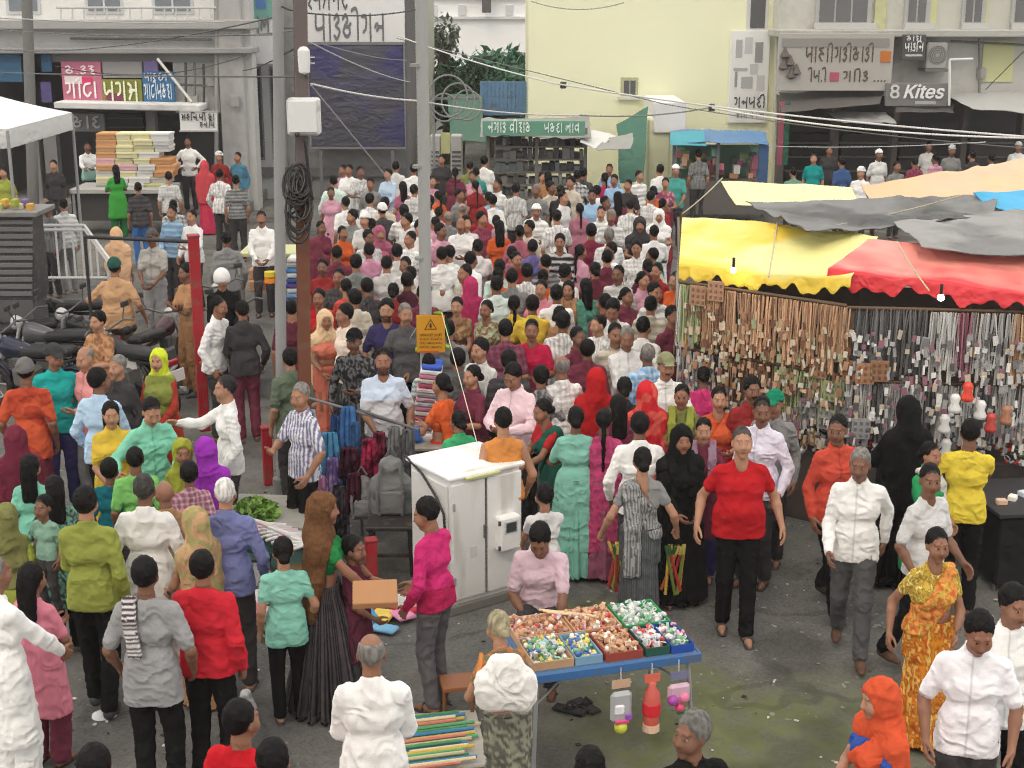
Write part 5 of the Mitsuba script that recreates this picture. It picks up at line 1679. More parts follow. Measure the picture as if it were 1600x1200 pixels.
motorcycle('black motorcycle seen from behind with a white plate beside the grey steel pole', 392, 598, 12, (26, 26, 30))
motorcycle('dark motorcycle with a white plate between the policemen', 262, 612, -10, (60, 20, 28))
motorcycle('black motorcycle turned sideways behind the man in the light blue shirt', 214, 640, 50, (22, 22, 26))
motorcycle('grey motorcycle among the parked bikes behind the teal shirted man', 96, 612, 75, (84, 86, 90))
motorcycle('black motorcycle nearest the dark slatted stall at the left edge', 18, 600, 100, (30, 30, 34))
motorcycle('dark blue motorcycle at the front of the bikes beside the man with the grey cap', 62, 640, 70, (30, 34, 60))
motorcycle('black motorcycle half hidden behind the woman with the lime scarf', 160, 600, 65, (28, 28, 30))
motorcycle('grey black motorcycle parked behind the man in white at the red gate post', 366, 560, 20, (50, 50, 54))
motorcycle('black motorcycle behind the policeman with his back turned', 110, 560, 80, (40, 36, 40))

# ------------------------------------------------------------------ the white feeder cabinet
A, B, C = np.array([-.50, 10.80]), np.array([.08, 11.21]), np.array([-.87, 11.33])
u, v = B - A, C - A
W_, D_ = np.linalg.norm(u), np.linalg.norm(v)
ang = math.atan2(u[1], u[0])
k = thing('feeder_cabinet', 'white steel electricity cabinet with a meter box on its door', 'cabinet')
wh = col(226, 227, 225)
M = np.eye(4)
M[:2, :2] = [[math.cos(ang), -math.sin(ang)], [math.sin(ang), math.cos(ang)]]
M[:2, 3] = A
def cab(name, c, s, cc, bsdf='worn_paint', bev=.008, parent=None, label=None):
    m = box(c, s, bev=bev)
    return put(parent or k, name, m, bsdf, color=const(m, cc), to_world=M, label=label)
scene['cabinet_paint'] = {'type': 'twosided', 'bsdf': {'type': 'blendbsdf', 'weight': mikit.proc(lambda p, n, uv: smoothstep(.55, .85, fbm(p.x * 5 + p.y * 4, p.z * 1.4, 2.0, octaves=4)) * .35 + .25 * smoothstep(.35, .0, p.z)),
                          'a': principled(VC, .4, spec=.4, twosided=False), 'b': principled((.30, .25, .18), .8, spec=.2, twosided=False)}}
cab('body', (W_ / 2, D_ / 2, .62), (W_ - .02, D_ - .02, 1.12), wh, 'cabinet_paint')
cab('plinth', (W_ / 2, D_ / 2, .04), (W_ + .06, D_ + .06, .08), col(120, 118, 112), 'plaster')
m = box((W_ / 2, D_ / 2, 1.195), (W_ + .05, D_ + .05, .04), bev=.012)
put(k, 'roof', m, 'cabinet_paint', color=const(m, col(240, 240, 238)), to_world=M)
cab('roof_ridge', (W_ * .40, .10, 1.225), (.30, .16, .03), col(232, 232, 228), 'cabinet_paint', .01)
cab('rain_lip', (W_ * .42, -.03, 1.178), (.34, .04, .02), col(186, 186, 120), 'cabinet_paint', .004)
d1 = cab('door', (W_ * .24, -.004, .63), (W_ * .46, .02, 1.02), col(222, 223, 221), 'cabinet_paint')
d2 = cab('door', (W_ * .745, -.004, .63), (W_ * .49, .02, 1.02), col(230, 231, 229), 'cabinet_paint')
cab('hinge', (W_ * .03, -.018, .95), (.02, .02, .07), col(150, 150, 150), 'painted', .004, d1)
cab('hinge', (W_ * .03, -.018, .30), (.02, .02, .07), col(150, 150, 150), 'painted', .004, d1)
cab('handle', (W_ * .45, -.022, .68), (.018, .026, .12), col(90, 90, 92), 'glossy', .004, d1)
cab('seam', (W_ * .487, -.006, .63), (.008, .02, 1.02), col(120, 120, 120), 'painted', .002)
mb = cab('meter_box', (W_ * .74, -.06, .64), (.21, .10, .30), col(236, 236, 234), 'painted', .015)
cab('window', (W_ * .74, -.113, .70), (.11, .01, .09), col(70, 74, 78), 'glossy', .004, mb)
cab('window_frame', (W_ * .74, -.110, .70), (.135, .012, .115), col(200, 200, 198), 'painted', .004, mb)
for z in (.53, .75): cab('latch', (W_ * .74 - .11, -.10, z), (.02, .02, .04), col(70, 70, 72), 'glossy', .004, mb)
for j in range(7):
    for q in (0, 1):
        cab('louvre', (-.003, D_ * (.30 + .24 * q), .98 - j * .035), (.014, .12, .014), col(176, 176, 176), 'painted', .003)
cab('side_door', (-.0005, D_ * .5, .62), (.02, D_ * .86, 1.0), col(216, 217, 215), 'cabinet_paint')
m = tube([(-.02, D_ + .02, 1.22), (-.03, D_ * .6, 1.14), (-.035, D_ * .25, 1.0), (-.03, .06, .88), (-.03, .03, .6), (-.03, .05, .35), (-.03, .3, .1)], .011, 7)
put(k, 'cable', m, 'glossy', True, color=const(m, (.02, .02, .02)), to_world=M)
cab('sticker', (W_ * .30, -.0165, .52), (.07, .003, .10), col(204, 204, 200), 'board', .001)

# ------------------------------------------------------------------ the toy seller's table
TA = np.array([.13, 8.27])
tang = math.radians(16.5)
TL, TD, TH = 1.16, .78, .74
TM = np.eye(4)
TM[:2, :2] = [[math.cos(tang), -math.sin(tang)], [math.sin(tang), math.cos(tang)]]
TM[:2, 3] = TA
k = thing('toy_table', 'blue edged folding table covered with trays of small toys', 'table')
def tp(name, m, c, bsdf='worn_paint', parent=k, smooth=False, kind=None):
    return put(parent, name, m, bsdf, smooth, color=const(m, c), to_world=TM, kind=kind)
tp('top', box((TL / 2, TD / 2, TH - .015), (TL, TD, .03), bev=.006), col(74, 110, 150))
for y in (-.012, TD + .012): tp('edge_rail', box((TL / 2, y, TH - .03), (TL + .04, .022, .06), bev=.004), col(56, 108, 170))
for x in (-.012, TL + .012): tp('side_rail', box((x, TD / 2, TH - .03), (.022, TD, .06), bev=.004), col(60, 100, 150))
for x in (.05, TL - .05):
    for y in (.05, TD - .05):
        tp('leg', tube([(x, y, TH - .03), (x + (.04 if x > .5 else -.04), y + (.05 if y > .3 else -.05), 0)], .015, 8), col(150, 152, 154), 'painted', smooth=True)
for q in ([(.05, .05, .5), (.4, .2, TH - .04)], [(TL - .05, .05, .5), (TL - .4, .2, TH - .04)], [(.04, .04, .22), (.04, TD - .04, .22)]): tp('brace', tube(q, .008, 6), col(140, 140, 140), 'painted')
PAL = [(214, 178, 150), (232, 226, 216), (196, 206, 214), (216, 90, 84), (214, 150, 178), (120, 180, 130), (70, 110, 180), (236, 214, 90), (180, 130, 96), (110, 96, 90), (206, 206, 208), (150, 200, 190), (228, 150, 80)]
def tray(lb, x0, y0, x1, y1, c, seed, n, pal, hl):
    """An open tray with a heap of small packets in it."""
    g = np.random.default_rng(seed)
    t, z, h = .008, TH + .001, .055
    kk = thing('tray', lb + ' tray on the toy table', 'tray', 'trays on the toy table')
    m = box(((x0 + x1) / 2, (y0 + y1) / 2, z + .004), (x1 - x0, y1 - y0, .008))
    put(kk, 'floor', m, 'board', color=const(m, col(*c)), to_world=TM)
    for q, s_ in ((((x0 + x1) / 2, y0 + t / 2, z + h / 2 + .004), (x1 - x0, t, h)), (((x0 + x1) / 2, y1 - t / 2, z + h / 2 + .004), (x1 - x0, t, h)), ((x0 + t / 2, (y0 + y1) / 2, z + h / 2 + .004), (t, y1 - y0 - 2 * t, h)), ((x1 - t / 2, (y0 + y1) / 2, z + h / 2 + .004), (t, y1 - y0 - 2 * t, h))):
        m = box(q, s_, bev=.002)
        put(kk, 'side', m, 'board', color=const(m, col(*c)), to_world=TM)
    ms, cs = [], []
    for j in range(int(n * 1.6)):
        p = (g.uniform(x0 + .02, x1 - .02), g.uniform(y0 + .02, y1 - .02), z + .012 + .07 * g.random() ** 1.3)
        r = g.random()
        if r < .5: q = box((0, 0, 0), g.uniform(.012, .042, 3) * (1, 1, .5))
        elif r < .75: q = lathe([(.001, -.02), (.014, -.018), (.017, .0), (.012, .016), (.001, .02)], 8)
        else:
            q = trimesh.creation.torus(g.uniform(.009, .02), .004, major_sections=10, minor_sections=5)
        q.apply_transform(trimesh.transformations.random_rotation_matrix(g.random(3)))
        q.apply_translation(p)
        ms.append(q)
        cs.append(const(q, np.array(col(*pal[g.integers(len(pal))]))))
    m = cat(ms)
    kx = thing('toy_heap', hl, 'toys', kind='stuff')
    put(None, kx, m, 'glossy', color=np.vstack(cs), to_world=TM)
CB = (204, 160, 122)
tray('long cardboard', .03, .42, .42, .76, CB, 1, 120, PAL[:5] + PAL[8:9] + [CB] * 4, 'heap of beige and pink trinkets nearest the seated vendor')
tray('wide cardboard', .44, .42, .78, .77, CB, 2, 120, [CB] * 6 + PAL[:3] + PAL[3:5], 'heap of tan trinkets at the back of the toy table')
tray('bright green', .80, .40, 1.13, .77, (66, 160, 96), 3, 120, PAL[1:3] + PAL[5:6] + [(214, 216, 220)] * 3, 'heap of white and green packets at the far right of the toy table')
tray('light cardboard front', .02, .04, .30, .40, (190, 150, 112), 4, 110, PAL[5:8] + PAL[1:2] + PAL[10:12], 'heap of green and blue packets at the near left of the toy table')
tray('red brown', .52, .03, .78, .39, (156, 66, 54), 5, 100, [CB] * 4 + PAL[:2], 'heap of cream beads in the front middle of the toy table')
tray('dark green', .80, .03, .97, .38, (38, 86, 74), 6, 70, PAL[1:4] + [(206, 210, 214)] * 2, 'heap of silver trinkets near the front right of the toy table')
tray('deep blue', .98, .02, 1.14, .38, (36, 78, 170), 7, 70, PAL[1:3] + PAL[4:6], 'heap of white and pink trinkets at the right end of the toy table')
tray('pale blue', .31, .04, .50, .40, (120, 160, 186), 8, 80, PAL[6:8] + PAL[1:2] + PAL[5:6], 'heap of blue and white packets in the near middle of the toy table')
m = cat([tube([(.30 + .02 * j, .80 - .03 * j, TH + .07), (.62 + .02 * j, .60 - .02 * j, TH + .075)], .009, 6) for j in range(3)])
kx = solo('thin_sticks', m, 'painted', 'three thin wooden sticks lying across the toy trays', 'sticks', color=const(m, col(226, 196, 150)), to_world=TM, smooth=True)
# toys hanging at the front edge
def hang(lb, x, parts, h=.42):
    kk = thing('hanging_toy', lb, 'toy packet', 'toy packets hanging from the table edge')
    m = tube([(x, -.03, TH - .02), (x, -.035, TH - .10)], .004, 5)
    put(kk, 'string', m, 'painted', color=const(m, col(200, 200, 200)), to_world=TM)
    for nm, mm, c in parts:
        mm.apply_translation((x, -.04, TH - .10))
        put(kk, nm, mm, 'glossy', True if nm in ('bottle', 'ball', 'doll') else False, color=const(mm, col(*c)), to_world=TM)
hang('clear hanging packet of white and violet toys, leftmost', .60, [('card', box((0, 0, -.03), (.13, .006, .06)), (206, 170, 140)), ('pouch', box((0, -.005, -.19), (.15, .05, .22), bev=.024), (176, 178, 182)), ('block', box((-.02, -.035, -.20), (.07, .02, .07), bev=.01), (232, 232, 236)),
     ('block', box((.045, -.035, -.26), (.05, .02, .05), bev=.008), (150, 90, 190)), ('block', box((0, -.035, -.29), (.10, .02, .035), bev=.008), (220, 80, 130)), ('ball', place(trimesh.creation.icosphere(2, .045), (0, -.01, -.34)), (206, 214, 60))])
hang('red and peach bottle shaped toy hanging in the middle below the toy table', .82, [('card', box((0, 0, -.02), (.11, .006, .06)), (226, 110, 90)), ('bottle', lathe([(.001, -.40), (.05, -.39), (.055, -.30), (.06, -.20), (.05, -.12), (.025, -.08), (.03, -.05), (.001, -.045)], 16), (216, 96, 84)),
     ('label_band', lathe([(.0605, -.28), (.0625, -.27), (.0625, -.20), (.058, -.19)], 16), (226, 40, 50)), ('base_band', lathe([(.045, -.41), (.058, -.40), (.056, -.35), (.04, -.345)], 14), (230, 190, 160))])
hang('pink and purple hanging toy packet, rightmost below the toy table', 1.01, [('card', box((0, 0, -.03), (.12, .006, .06)), (120, 124, 160)), ('pouch', box((0, -.005, -.16), (.16, .045, .15), bev=.02), (206, 170, 190)), ('ball', place(trimesh.creation.icosphere(2, .038), (-.05, -.03, -.19)), (170, 70, 170)),
     ('ball', place(trimesh.creation.icosphere(2, .036), (.03, -.03, -.18)), (226, 120, 160)), ('ball', place(trimesh.creation.icosphere(2, .032), (.0, -.03, -.25)), (220, 70, 120)), ('block', box((.02, -.02, -.29), (.07, .03, .03), bev=.008), (40, 120, 70))])

# ------------------------------------------------------------------ the jewellery stall at the right
SA, SB, SC, SD = np.array([1.68, 13.72]), np.array([3.09, 12.60]), np.array([5.4, 12.35]), np.array([2.02, 16.9])
k = thing('jewellery_stall', 'long market stall at the right hung with strings of beads', 'stall')
for q, h in ((SA, 2.2), (SB, 2.18), ((SB + SC) / 2, 2.18), (SC, 2.18), (SD, 2.45), (np.array([4.2, 16.4]), 2.5), (np.array([6.2, 16.4]), 2.5), ((SA + SB) / 2, 2.18)):
    piece(k, 'post', tube([(q[0] + .06, q[1] + .15, 0), (q[0] + .06, q[1] + .15, h)], .03, 7), col(110, 82, 56), 'worn_paint', smooth=True)
for a, b, z0, z1 in ((SA, SB, 2.22, 2.22), (SB, SC, 2.20, 2.20), (SA, SD, 2.22, 2.38), (SA, SB, 1.55, 1.55), (SB, SC, 1.5, 1.5), (SA, SD, 1.6, 1.7)):
    piece(k, 'rail', tube([(a[0], a[1] + .12, z0), (b[0], b[1] + .12, z1)], .02, 6), col(96, 74, 54), 'worn_paint', smooth=True)
def counter(a, b, w, z):
    d = (b - a) / np.linalg.norm(b - a)
    n = np.array([-d[1], d[0]])
    c = (a + b) / 2 + n * (w / 2 + .18)
    return box((c[0], c[1], z / 2), (np.linalg.norm(b - a) - .1, w, z), rz=math.atan2(d[1], d[0]), bev=.01)
piece(k, 'counter', counter(SA, SB, .6, .72), col(84, 76, 72), 'worn_paint')
piece(k, 'counter', counter(SB, SC, .6, .72), col(70, 64, 62), 'worn_paint')
m = sheet(np.array([[[q[0] + .3, q[1] + .9, z] for z in np.linspace(.1, 2.24, 6)] for q in (SA, (SA + SB) / 2, SB, (SB + SC) / 2, SC)]), .02)
piece(k, 'back_cloth', m, col(96, 88, 84), 'cloth')
# bunches of beads
rg = np.random.default_rng(44)
def bunch(lb, grp, x, y, z, L, w, c, n, dirv, name='bead_strings'):
    ms, cs = [], []
    for j in range(n):
        t = rg.uniform(-.5, .5) * w
        l = L * rg.uniform(.72, 1.05)
        a = np.array([x + dirv[0] * t, y + dirv[1] * t + rg.uniform(-.03, .03), z])
        b = a + (rg.normal() * .012, rg.normal() * .012, -l)
        mid = (a + b) / 2 + rg.normal(size=3) * (.01, .01, 0)
        s_ = rg.uniform(.006, .0105)
        pts = np.array([a, a * .7 + mid * .3, mid, mid * .4 + b * .6, b])
        q = tube(pts, [s_ * .7, s_, s_ * .8, s_, s_ * 1.4], 4)
        ms.append(q)
        cs.append(np.full(len(q.vertices), rg.random()))
    return solo(name, cat(ms), 'glossy', lb, 'bead strings', grp, color=([np.array(c) * .5, np.array(c) * 1.45], np.concatenate(cs)))
BR, OL, DK, GR, WH, PI = col(196, 156, 122), col(156, 166, 122), col(110, 110, 112), col(176, 176, 174), col(226, 226, 222), col(160, 104, 120)
def along(a, b, t): return a + (b - a) * t
dAB, dBC, dAD = (SB - SA) / np.linalg.norm(SB - SA), (SC - SB) / np.linalg.norm(SC - SB), (SD - SA) / np.linalg.norm(SD - SA)
for j in range(15):                                                 # front, left half
    q = along(SA, SB, (j + .5) / 15)
    c = OL if j < 2 else BR
    bunch('olive and pale bead strings at the left corner under the yellow sheet' if j < 2 else 'brown bead strings hanging in a row under the yellow sheet', 'olive bead strings' if j < 2 else 'brown bead strings', q[0], q[1], 2.22, .62, .13, c, 15, dAB)
    q2 = q + (0, .08)
    c = GR if j < 4 else np.array(BR) * .5 if j < 9 else OL
    bunch('grey bead strings in the lower row at the left corner of the stall' if j < 4 else 'dark brown bead strings in the lower row under the yellow sheet' if j < 9 else 'olive bead strings in the lower row beside the cards', 'lower ' + ('grey' if j < 4 else 'brown' if j < 9 else 'olive') + ' bead strings', q2[0], q2[1], 1.54, .5, .13, c, 13, dAB)
for j in range(19):                                                 # front, right half
    q = along(SB, SC, (j + .5) / 19)
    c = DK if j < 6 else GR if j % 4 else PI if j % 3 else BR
    bunch(['dark bead strings hanging in the shade under the red sheet', 'grey bead strings hanging under the red sheet', 'brownish and pink bead strings hanging under the red sheet'][0 if j < 6 else 1 if j % 4 else 2], ['dark bead strings', 'grey bead strings', 'pinkish bead strings'][0 if j < 6 else 1 if j % 4 else 2],
          q[0], q[1] + (.12 if j < 6 else 0), 2.20, .66, .14, c, 15, dBC)
    c = [GR, WH, DK, GR][j % 4]
    bunch('grey and white bead strings of the lower row under the red sheet', 'lower bead strings under the red sheet', q[0], q[1] + .06, 1.5, .58, .14, c, 14, dBC)
for j in range(9):                                                  # left side of the stall
    q = along(SA, SD, (j + .5) / 11)
    c = [GR, WH, GR, OL][j % 4]
    bunch('pale bead strings at the side of the stall facing the crowd', 'bead strings at the side of the stall', q[0], q[1], 2.12 + .02 * j, .85, .28, c, 14, dAD)
# small packets pinned all over the strings
def packets(lb, a, b, z0, z1, n, pal, seed, off):
    g = np.random.default_rng(seed)
    d = (b - a) / np.linalg.norm(b - a)
    ms, cs = [], []
    for j in range(n):
        q = along(a, b, g.random())
        w, h = g.uniform(.018, .05), g.uniform(.03, .09)
        m = box((0, 0, 0), (w, .008, h), rz=math.atan2(d[1], d[0]) + g.normal() * .25, ry=g.normal() * .12)
        m.apply_translation((q[0], q[1] + off + g.uniform(-.03, .01), g.uniform(z0, z1)))
        ms.append(m)
        cs.append(const(m, np.array(col(*pal[g.integers(len(pal))]))))
    solo('packet_cluster', cat(ms), 'glossy', lb, 'packets', color=np.vstack(cs), kind='stuff')
TAN = [(196, 160, 128), (214, 186, 156), (176, 136, 104), (156, 116, 88), (206, 200, 180), (160, 166, 130), (120, 84, 64)]
SIL = [(206, 206, 204), (176, 176, 176), (226, 226, 222), (150, 150, 150), (120, 120, 122), (196, 180, 160), (150, 100, 116), (90, 90, 92)]
packets('scatter of small tan packets pinned among the strings under the yellow sheet', SA, SB, 1.30, 2.05, 280, TAN, 61, -.04)
packets('scatter of small grey packets pinned low at the left corner of the stall', SA, SB, .85, 1.45, 260, SIL + TAN[:2], 62, .0)
packets('scatter of silver and white packets pinned among the strings under the red sheet', SB, SC, .90, 2.0, 520, SIL, 63, -.05)
packets('scatter of pale packets pinned at the side of the stall facing the crowd', SA, SD, 1.2, 2.1, 200, SIL + TAN[:3], 64, .0)
# cards of trinkets
CARD = [(1278, 575, 3.0), (1296, 548, 3.0), (1330, 580, 3.0), (1352, 584, 3), (1374, 580, 3), (1090, 462, 0), (1118, 455, 0), (1300, 612, 3), (1262, 640, 3), (1290, 655, 3), (1322, 648, 3), (1345, 670, 3), (1240, 655, 3)]
for j, (x, y, _) in enumerate(CARD):
    t = np.clip((x - 1065) / 285, 0, 1.05) if x < 1335 else 1 + (x - 1340) / 400
    q = along(SA, SB, t) if t <= 1 else along(SB, SC, t - 1)
    p = at_y(x, y, q[1] - .08)
    c = [(176, 134, 100), (160, 166, 124), (160, 116, 84), (168, 122, 88), (150, 108, 80), (176, 134, 104), (184, 140, 110), (160, 164, 124), (150, 150, 148), (164, 164, 162), (140, 140, 140), (150, 150, 152), (176, 140, 90)][j]
    kk = thing('trinket_card', 'square card of earrings pinned up at the front of the jewellery stall', 'card', 'earring cards on the jewellery stall')
    r = -.6 if t <= 1 else -.1
    piece(kk, 'card', box(p, (.17, .012, .20), rz=r, bev=.003), col(*c), 'board')
    o = cat([box(p + (math.cos(r) * dx, math.sin(r) * dx - .015, dz), (.022, .015, .03), rz=r, bev=.003) for dx in (-.055, 0, .055) for dz in (-.06, 0, .06)])
    piece(kk, 'earrings', o, np.array(col(*c)) * .55, 'glossy', kind='stuff')
def trinkets(lb, a, b, z0, z1, n, pal, seed, off=.0):
    g = np.random.default_rng(seed)
    ms, cs = [], []
    for j in range(n):
        q = along(a, b, g.random())
        p = (q[0], q[1] + off + g.uniform(-.15, .3), g.uniform(z0, z1))
        m = trimesh.creation.torus(g.uniform(.012, .035), g.uniform(.004, .008), major_sections=8, minor_sections=4) if g.random() < .5 else box((0, 0, 0), g.uniform(.015, .05, 3))
        m.apply_transform(trimesh.transformations.random_rotation_matrix(g.random(3)))
        m.apply_translation(p)
        ms.append(m)
        cs.append(const(m, np.array(col(*pal[g.integers(len(pal))]))))
    solo('trinket_heap', cat(ms), 'glossy', lb, 'trinkets', color=np.vstack(cs), kind='stuff')
trinkets('glittering heap of silver trinkets on the left counter of the jewellery stall', SA, SB, .74, 1.0, 330, [(226, 226, 226), (170, 170, 170), (206, 190, 170), (60, 60, 60), (206, 160, 100), (150, 170, 120)], 3, .2)
trinkets('heap of bright white and red trinkets on the right counter of the jewellery stall', SB, SC, .74, 1.0, 380, [(236, 236, 236), (190, 190, 190), (206, 50, 40), (70, 70, 72), (220, 220, 224), (120, 130, 60)], 4, .2)
for j, (x, y, c) in enumerate(((1492, 630, (226, 226, 224)), (1512, 612, (236, 72, 50)), (1532, 640, (222, 222, 222)), (1476, 662, (210, 210, 208)), (1478, 700, (196, 196, 194)), (1548, 660, (200, 70, 60)), (1572, 648, (176, 120, 90)))):
    p = at_y(x, y, 12.25)
    m = lathe([(.001, -.09), (.05, -.085), (.06, -.05), (.035, 0), (.05, .05), (.03, .085), (.001, .09)], 12, p)
    solo('ornament', m, 'glossy', ['white', 'bright orange red', 'white', 'white', 'pale grey', 'red', 'brown'][j] + ' rounded ornament hanging behind the yellow shirted man', 'ornament', 'white ornaments' if j in (0, 2, 3) else None, color=const(m, col(*c)), smooth=True)


def tarp(lb, q, n, m, c, seed, amp=.06, sagd=.08, valance=0.0, freq=1.8, c2=None):
    a, b, d, e = (at_z(*v) for v in q)
    u, v = np.meshgrid(np.linspace(0, 1, n), np.linspace(0, 1, m), indexing='ij')
    U, V = u[..., None], v[..., None]
    P = (a * (1 - U) + b * U) * (1 - V) + (e * (1 - U) + d * U) * V
    P = P.copy()
    P[..., 2] -= sagd * 4 * v * (1 - v) * (.4 + .6 * np.abs(np.sin(u * 3.1416 * 2)))
    P[..., 2] += amp * (2 * (meshkit.fbm(P * freq, 3, seed) - .5) + (.5 - 2 * np.abs(meshkit.noise(P * (2.6, .9, 1), seed + 9) - .5)))
    if valance:
        t = np.clip((v - .86) / .14, 0, 1)
        edge = P[:, int(.86 * (m - 1))][:, None, :]
        P = np.where((v > .86)[..., None], edge + (P - edge) * .12 + np.stack([0 * t, 0 * t, -valance * t * (.75 + .16 * np.sin(u * 17 + seed) + .16 * np.sin(u * 41 + 2 * seed) + .14 * np.sin(u * 71))], -1), P)
    mm = sheet(P, .01)
    p = np.asarray(mm.vertices)
    cc = const(mm, col(*c))
    if c2 is not None:
        cc = ([col(*c), col(*c2)], np.clip((meshkit.fbm(p * 1.5, 3, seed + 3) - .45) * 5 + (np.clip((.80 - np.tile(v.ravel(), 2)) * 6, -1, .6) if valance else 0), 0, 1))
    return solo('tarpaulin', mm, 'tarp', lb, 'tarpaulin', color=cc, smooth=True)


tarp('yellow tarpaulin over the left end of the jewellery stall', [(1066, 338, 2.54), (1372, 372, 2.64), (1322, 448, 2.43), (1060, 428, 2.35)], 60, 34, (238, 204, 60), 51, .04, .05, .17, c2=(238, 230, 146))
tarp('pale yellow sheet at the back of the jewellery stall roof', [(1126, 284, 2.74), (1330, 292, 2.74), (1350, 330, 2.60), (1150, 322, 2.60)], 36, 16, (228, 230, 164), 52, .03, .02, c2=(206, 208, 140))
tarp('grey black tarpaulin across the middle of the stall roof', [(1165, 318, 2.70), (1560, 308, 2.74), (1550, 342, 2.70), (1262, 364, 2.72)], 60, 26, (112, 112, 112), 53, .06, .02, c2=(64, 64, 64), freq=3.2)
tarp('crumpled light grey tarpaulin over the right half of the stall roof', [(1395, 350, 2.72), (1640, 322, 2.74), (1640, 408, 2.57), (1440, 390, 2.66)], 44, 28, (142, 141, 140), 54, .06, .0, c2=(112, 112, 112), freq=3)
tarp('red tarpaulin along the front of the jewellery stall', [(1356, 374, 2.66), (1680, 404, 2.54), (1680, 480, 2.33), (1282, 428, 2.50)], 64, 34, (230, 56, 64), 55, .04, .05, .18, c2=(246, 150, 136))
tarp('peach coloured tarpaulin of the stall behind at the right', [(1345, 292, 2.75), (1680, 236, 2.95), (1680, 304, 2.75), (1360, 318, 2.6)], 44, 20, (238, 182, 136), 56, .05, .03, c2=(228, 178, 144))
tarp('bright blue tarpaulin at the right edge of the picture', [(1520, 306, 2.78), (1680, 290, 2.8), (1680, 340, 2.6), (1545, 326, 2.66)], 24, 14, (28, 120, 206), 57, .04, .02, c2=(60, 170, 220))
for j, (a, b) in enumerate((((1066, 340, 2.46), (1128, 284, 2.74)), ((1200, 440, 2.42), (1215, 345, 2.62)), ((1400, 385, 2.66), (1450, 462, 2.42)), ((1300, 360, 2.62), (1500, 312, 2.78)), ((1062, 430, 2.22), (1052, 560, 1.2)))):
    m = tube(sag(at_z(*a) + (0, -.02, .05), at_z(*b) + (0, -.02, .05), .02, 8), .008, 5)
    solo('rope', m, 'cloth', 'thin pale rope tied over the stall tarpaulins', 'rope', 'ropes over the tarpaulins', color=const(m, col(190, 180, 150)), smooth=True)
for x, y in ((1470, 465), (1146, 422)):
    p = at_y(x, y, 12.2 if x > 1300 else 13.4)
    kk = thing('light_bulb', 'small glowing bulb under the ' + ('red' if x > 1300 else 'yellow') + ' tarpaulin', 'bulb')
    b = trimesh.creation.icosphere(2, .032)
    b.apply_translation(p)
    e = mikit.ply(b, 'painted', smooth=True, uv=inks(const(b, (.8, .8, .7))))
    e['emitter'] = {'type': 'area', 'radiance': {'type': 'rgb', 'value': [9.0, 8.0, 6.0]}}
    put(kk, 'glass', e, None)
    m = tube([p + (0, 0, .03), p + (0, 0, .12)], .014, 8)
    put(kk, 'holder', m, 'glossy', True, color=const(m, (.02, .02, .02)))
k = thing('goods_table', 'low dark goods table at the right edge where the yellow shirted man reaches', 'table')
b = at_z(1600, 915)
piece(k, 'top', box(b + (.25, .3, .72), (1.3, .9, .04), rz=.1, bev=.006), col(52, 52, 54), 'painted')
piece(k, 'cloth_skirt', box(b + (.25, .3, .38), (1.24, .84, .62), rz=.1, bev=.02), col(34, 34, 36), 'cloth')
for dx in (-.3, .8): piece(k, 'leg', tube([b + (dx, -.1, .7), b + (dx, -.1, 0)], .02, 8), col(90, 90, 92), 'painted', smooth=True)
for j in range(9):
    p = b + (-.25 + .13 * j, .05 + .1 * (j % 3), .76)
    m = box(p, (.09, .07, .05), rz=j, bev=.008)
    solo('packet', m, 'board', 'small packet on the dark goods table at the right edge', 'packet', 'packets on the dark goods table', color=const(m, col(*PAL[j])))
# ------------------------------------------------------------------ goods on the left side of the square
def hung(name, lb, catg, px0, px1, py0, py1, Y, c, group=None, fold=.03, seed=0, c2=None, split=False):
    """A garment hanging in folds between these pixels at depth Y."""
    a, b = at_y(px0, py0, Y), at_y(px1, py1, Y)
    n, m = 18, 16
    u, v = np.meshgrid(np.linspace(0, 1, n), np.linspace(0, 1, m), indexing='ij')
    w = b[0] - a[0]
    g = np.random.default_rng(seed)
    x = a[0] + w * (.5 + (u - .5) * (.55 + .45 * v ** .6))
    y = Y + fold * (1 - .4 * v) * np.sin(u * 17 + g.uniform(0, 6)) + .02 * np.sin(v * 7 + u * 3)
    z = a[2] + (b[2] - a[2]) * v - .03 * np.abs(np.sin(u * 9)) * v
    P = np.stack([x, y, z], -1)
    mm = sheet(P, .025)
    cc = const(mm, col(*c))
    if c2 is not None:
        p = np.asarray(mm.vertices)
        cc = ([col(*c), col(*c2)], np.where(rff(p, seed + 1, (16, 16, 16), 20) > .15, 1.0, 0.0))
    return solo(name, mm, 'cloth', lb, catg, group, True, cc)


k = thing('clothes_rack', 'thin metal rack with clothes and bags hanging beside the rusty pole', 'rack')
r0, r1, r2 = at_y(462, 616, 12.9), at_y(645, 668, 12.3), at_y(560, 676, 12.2)
piece(k, 'rail', tube([r0, r1], .014, 8), col(112, 112, 112), 'painted', smooth=True)
piece(k, 'rail', tube([at_y(560, 640, 12.6), at_y(655, 672, 12.1)], .014, 8), col(92, 92, 92), 'painted', smooth=True)
for q in (r0, r1, at_y(560, 640, 12.6)):
    piece(k, 'post', tube([q + (0, 0, .05), q * (1, 1, 0)], .016, 8), col(100, 100, 100), 'painted', smooth=True)
hung('hanging_jeans', 'blue jeans hanging highest on the rack by the light blue shirted man', 'jeans', 528, 562, 636, 735, 12.5, (58, 104, 160), 'jeans', seed=1)
hung('hanging_jeans', 'turquoise and blue trousers hanging left of the blue jeans', 'jeans', 496, 536, 676, 770, 12.4, (60, 140, 180), seed=2, c2=(90, 150, 190))
hung('hanging_jeans', 'dark blue jeans half hidden behind the turquoise trousers', 'jeans', 512, 545, 650, 760, 12.6, (40, 70, 120), seed=3)
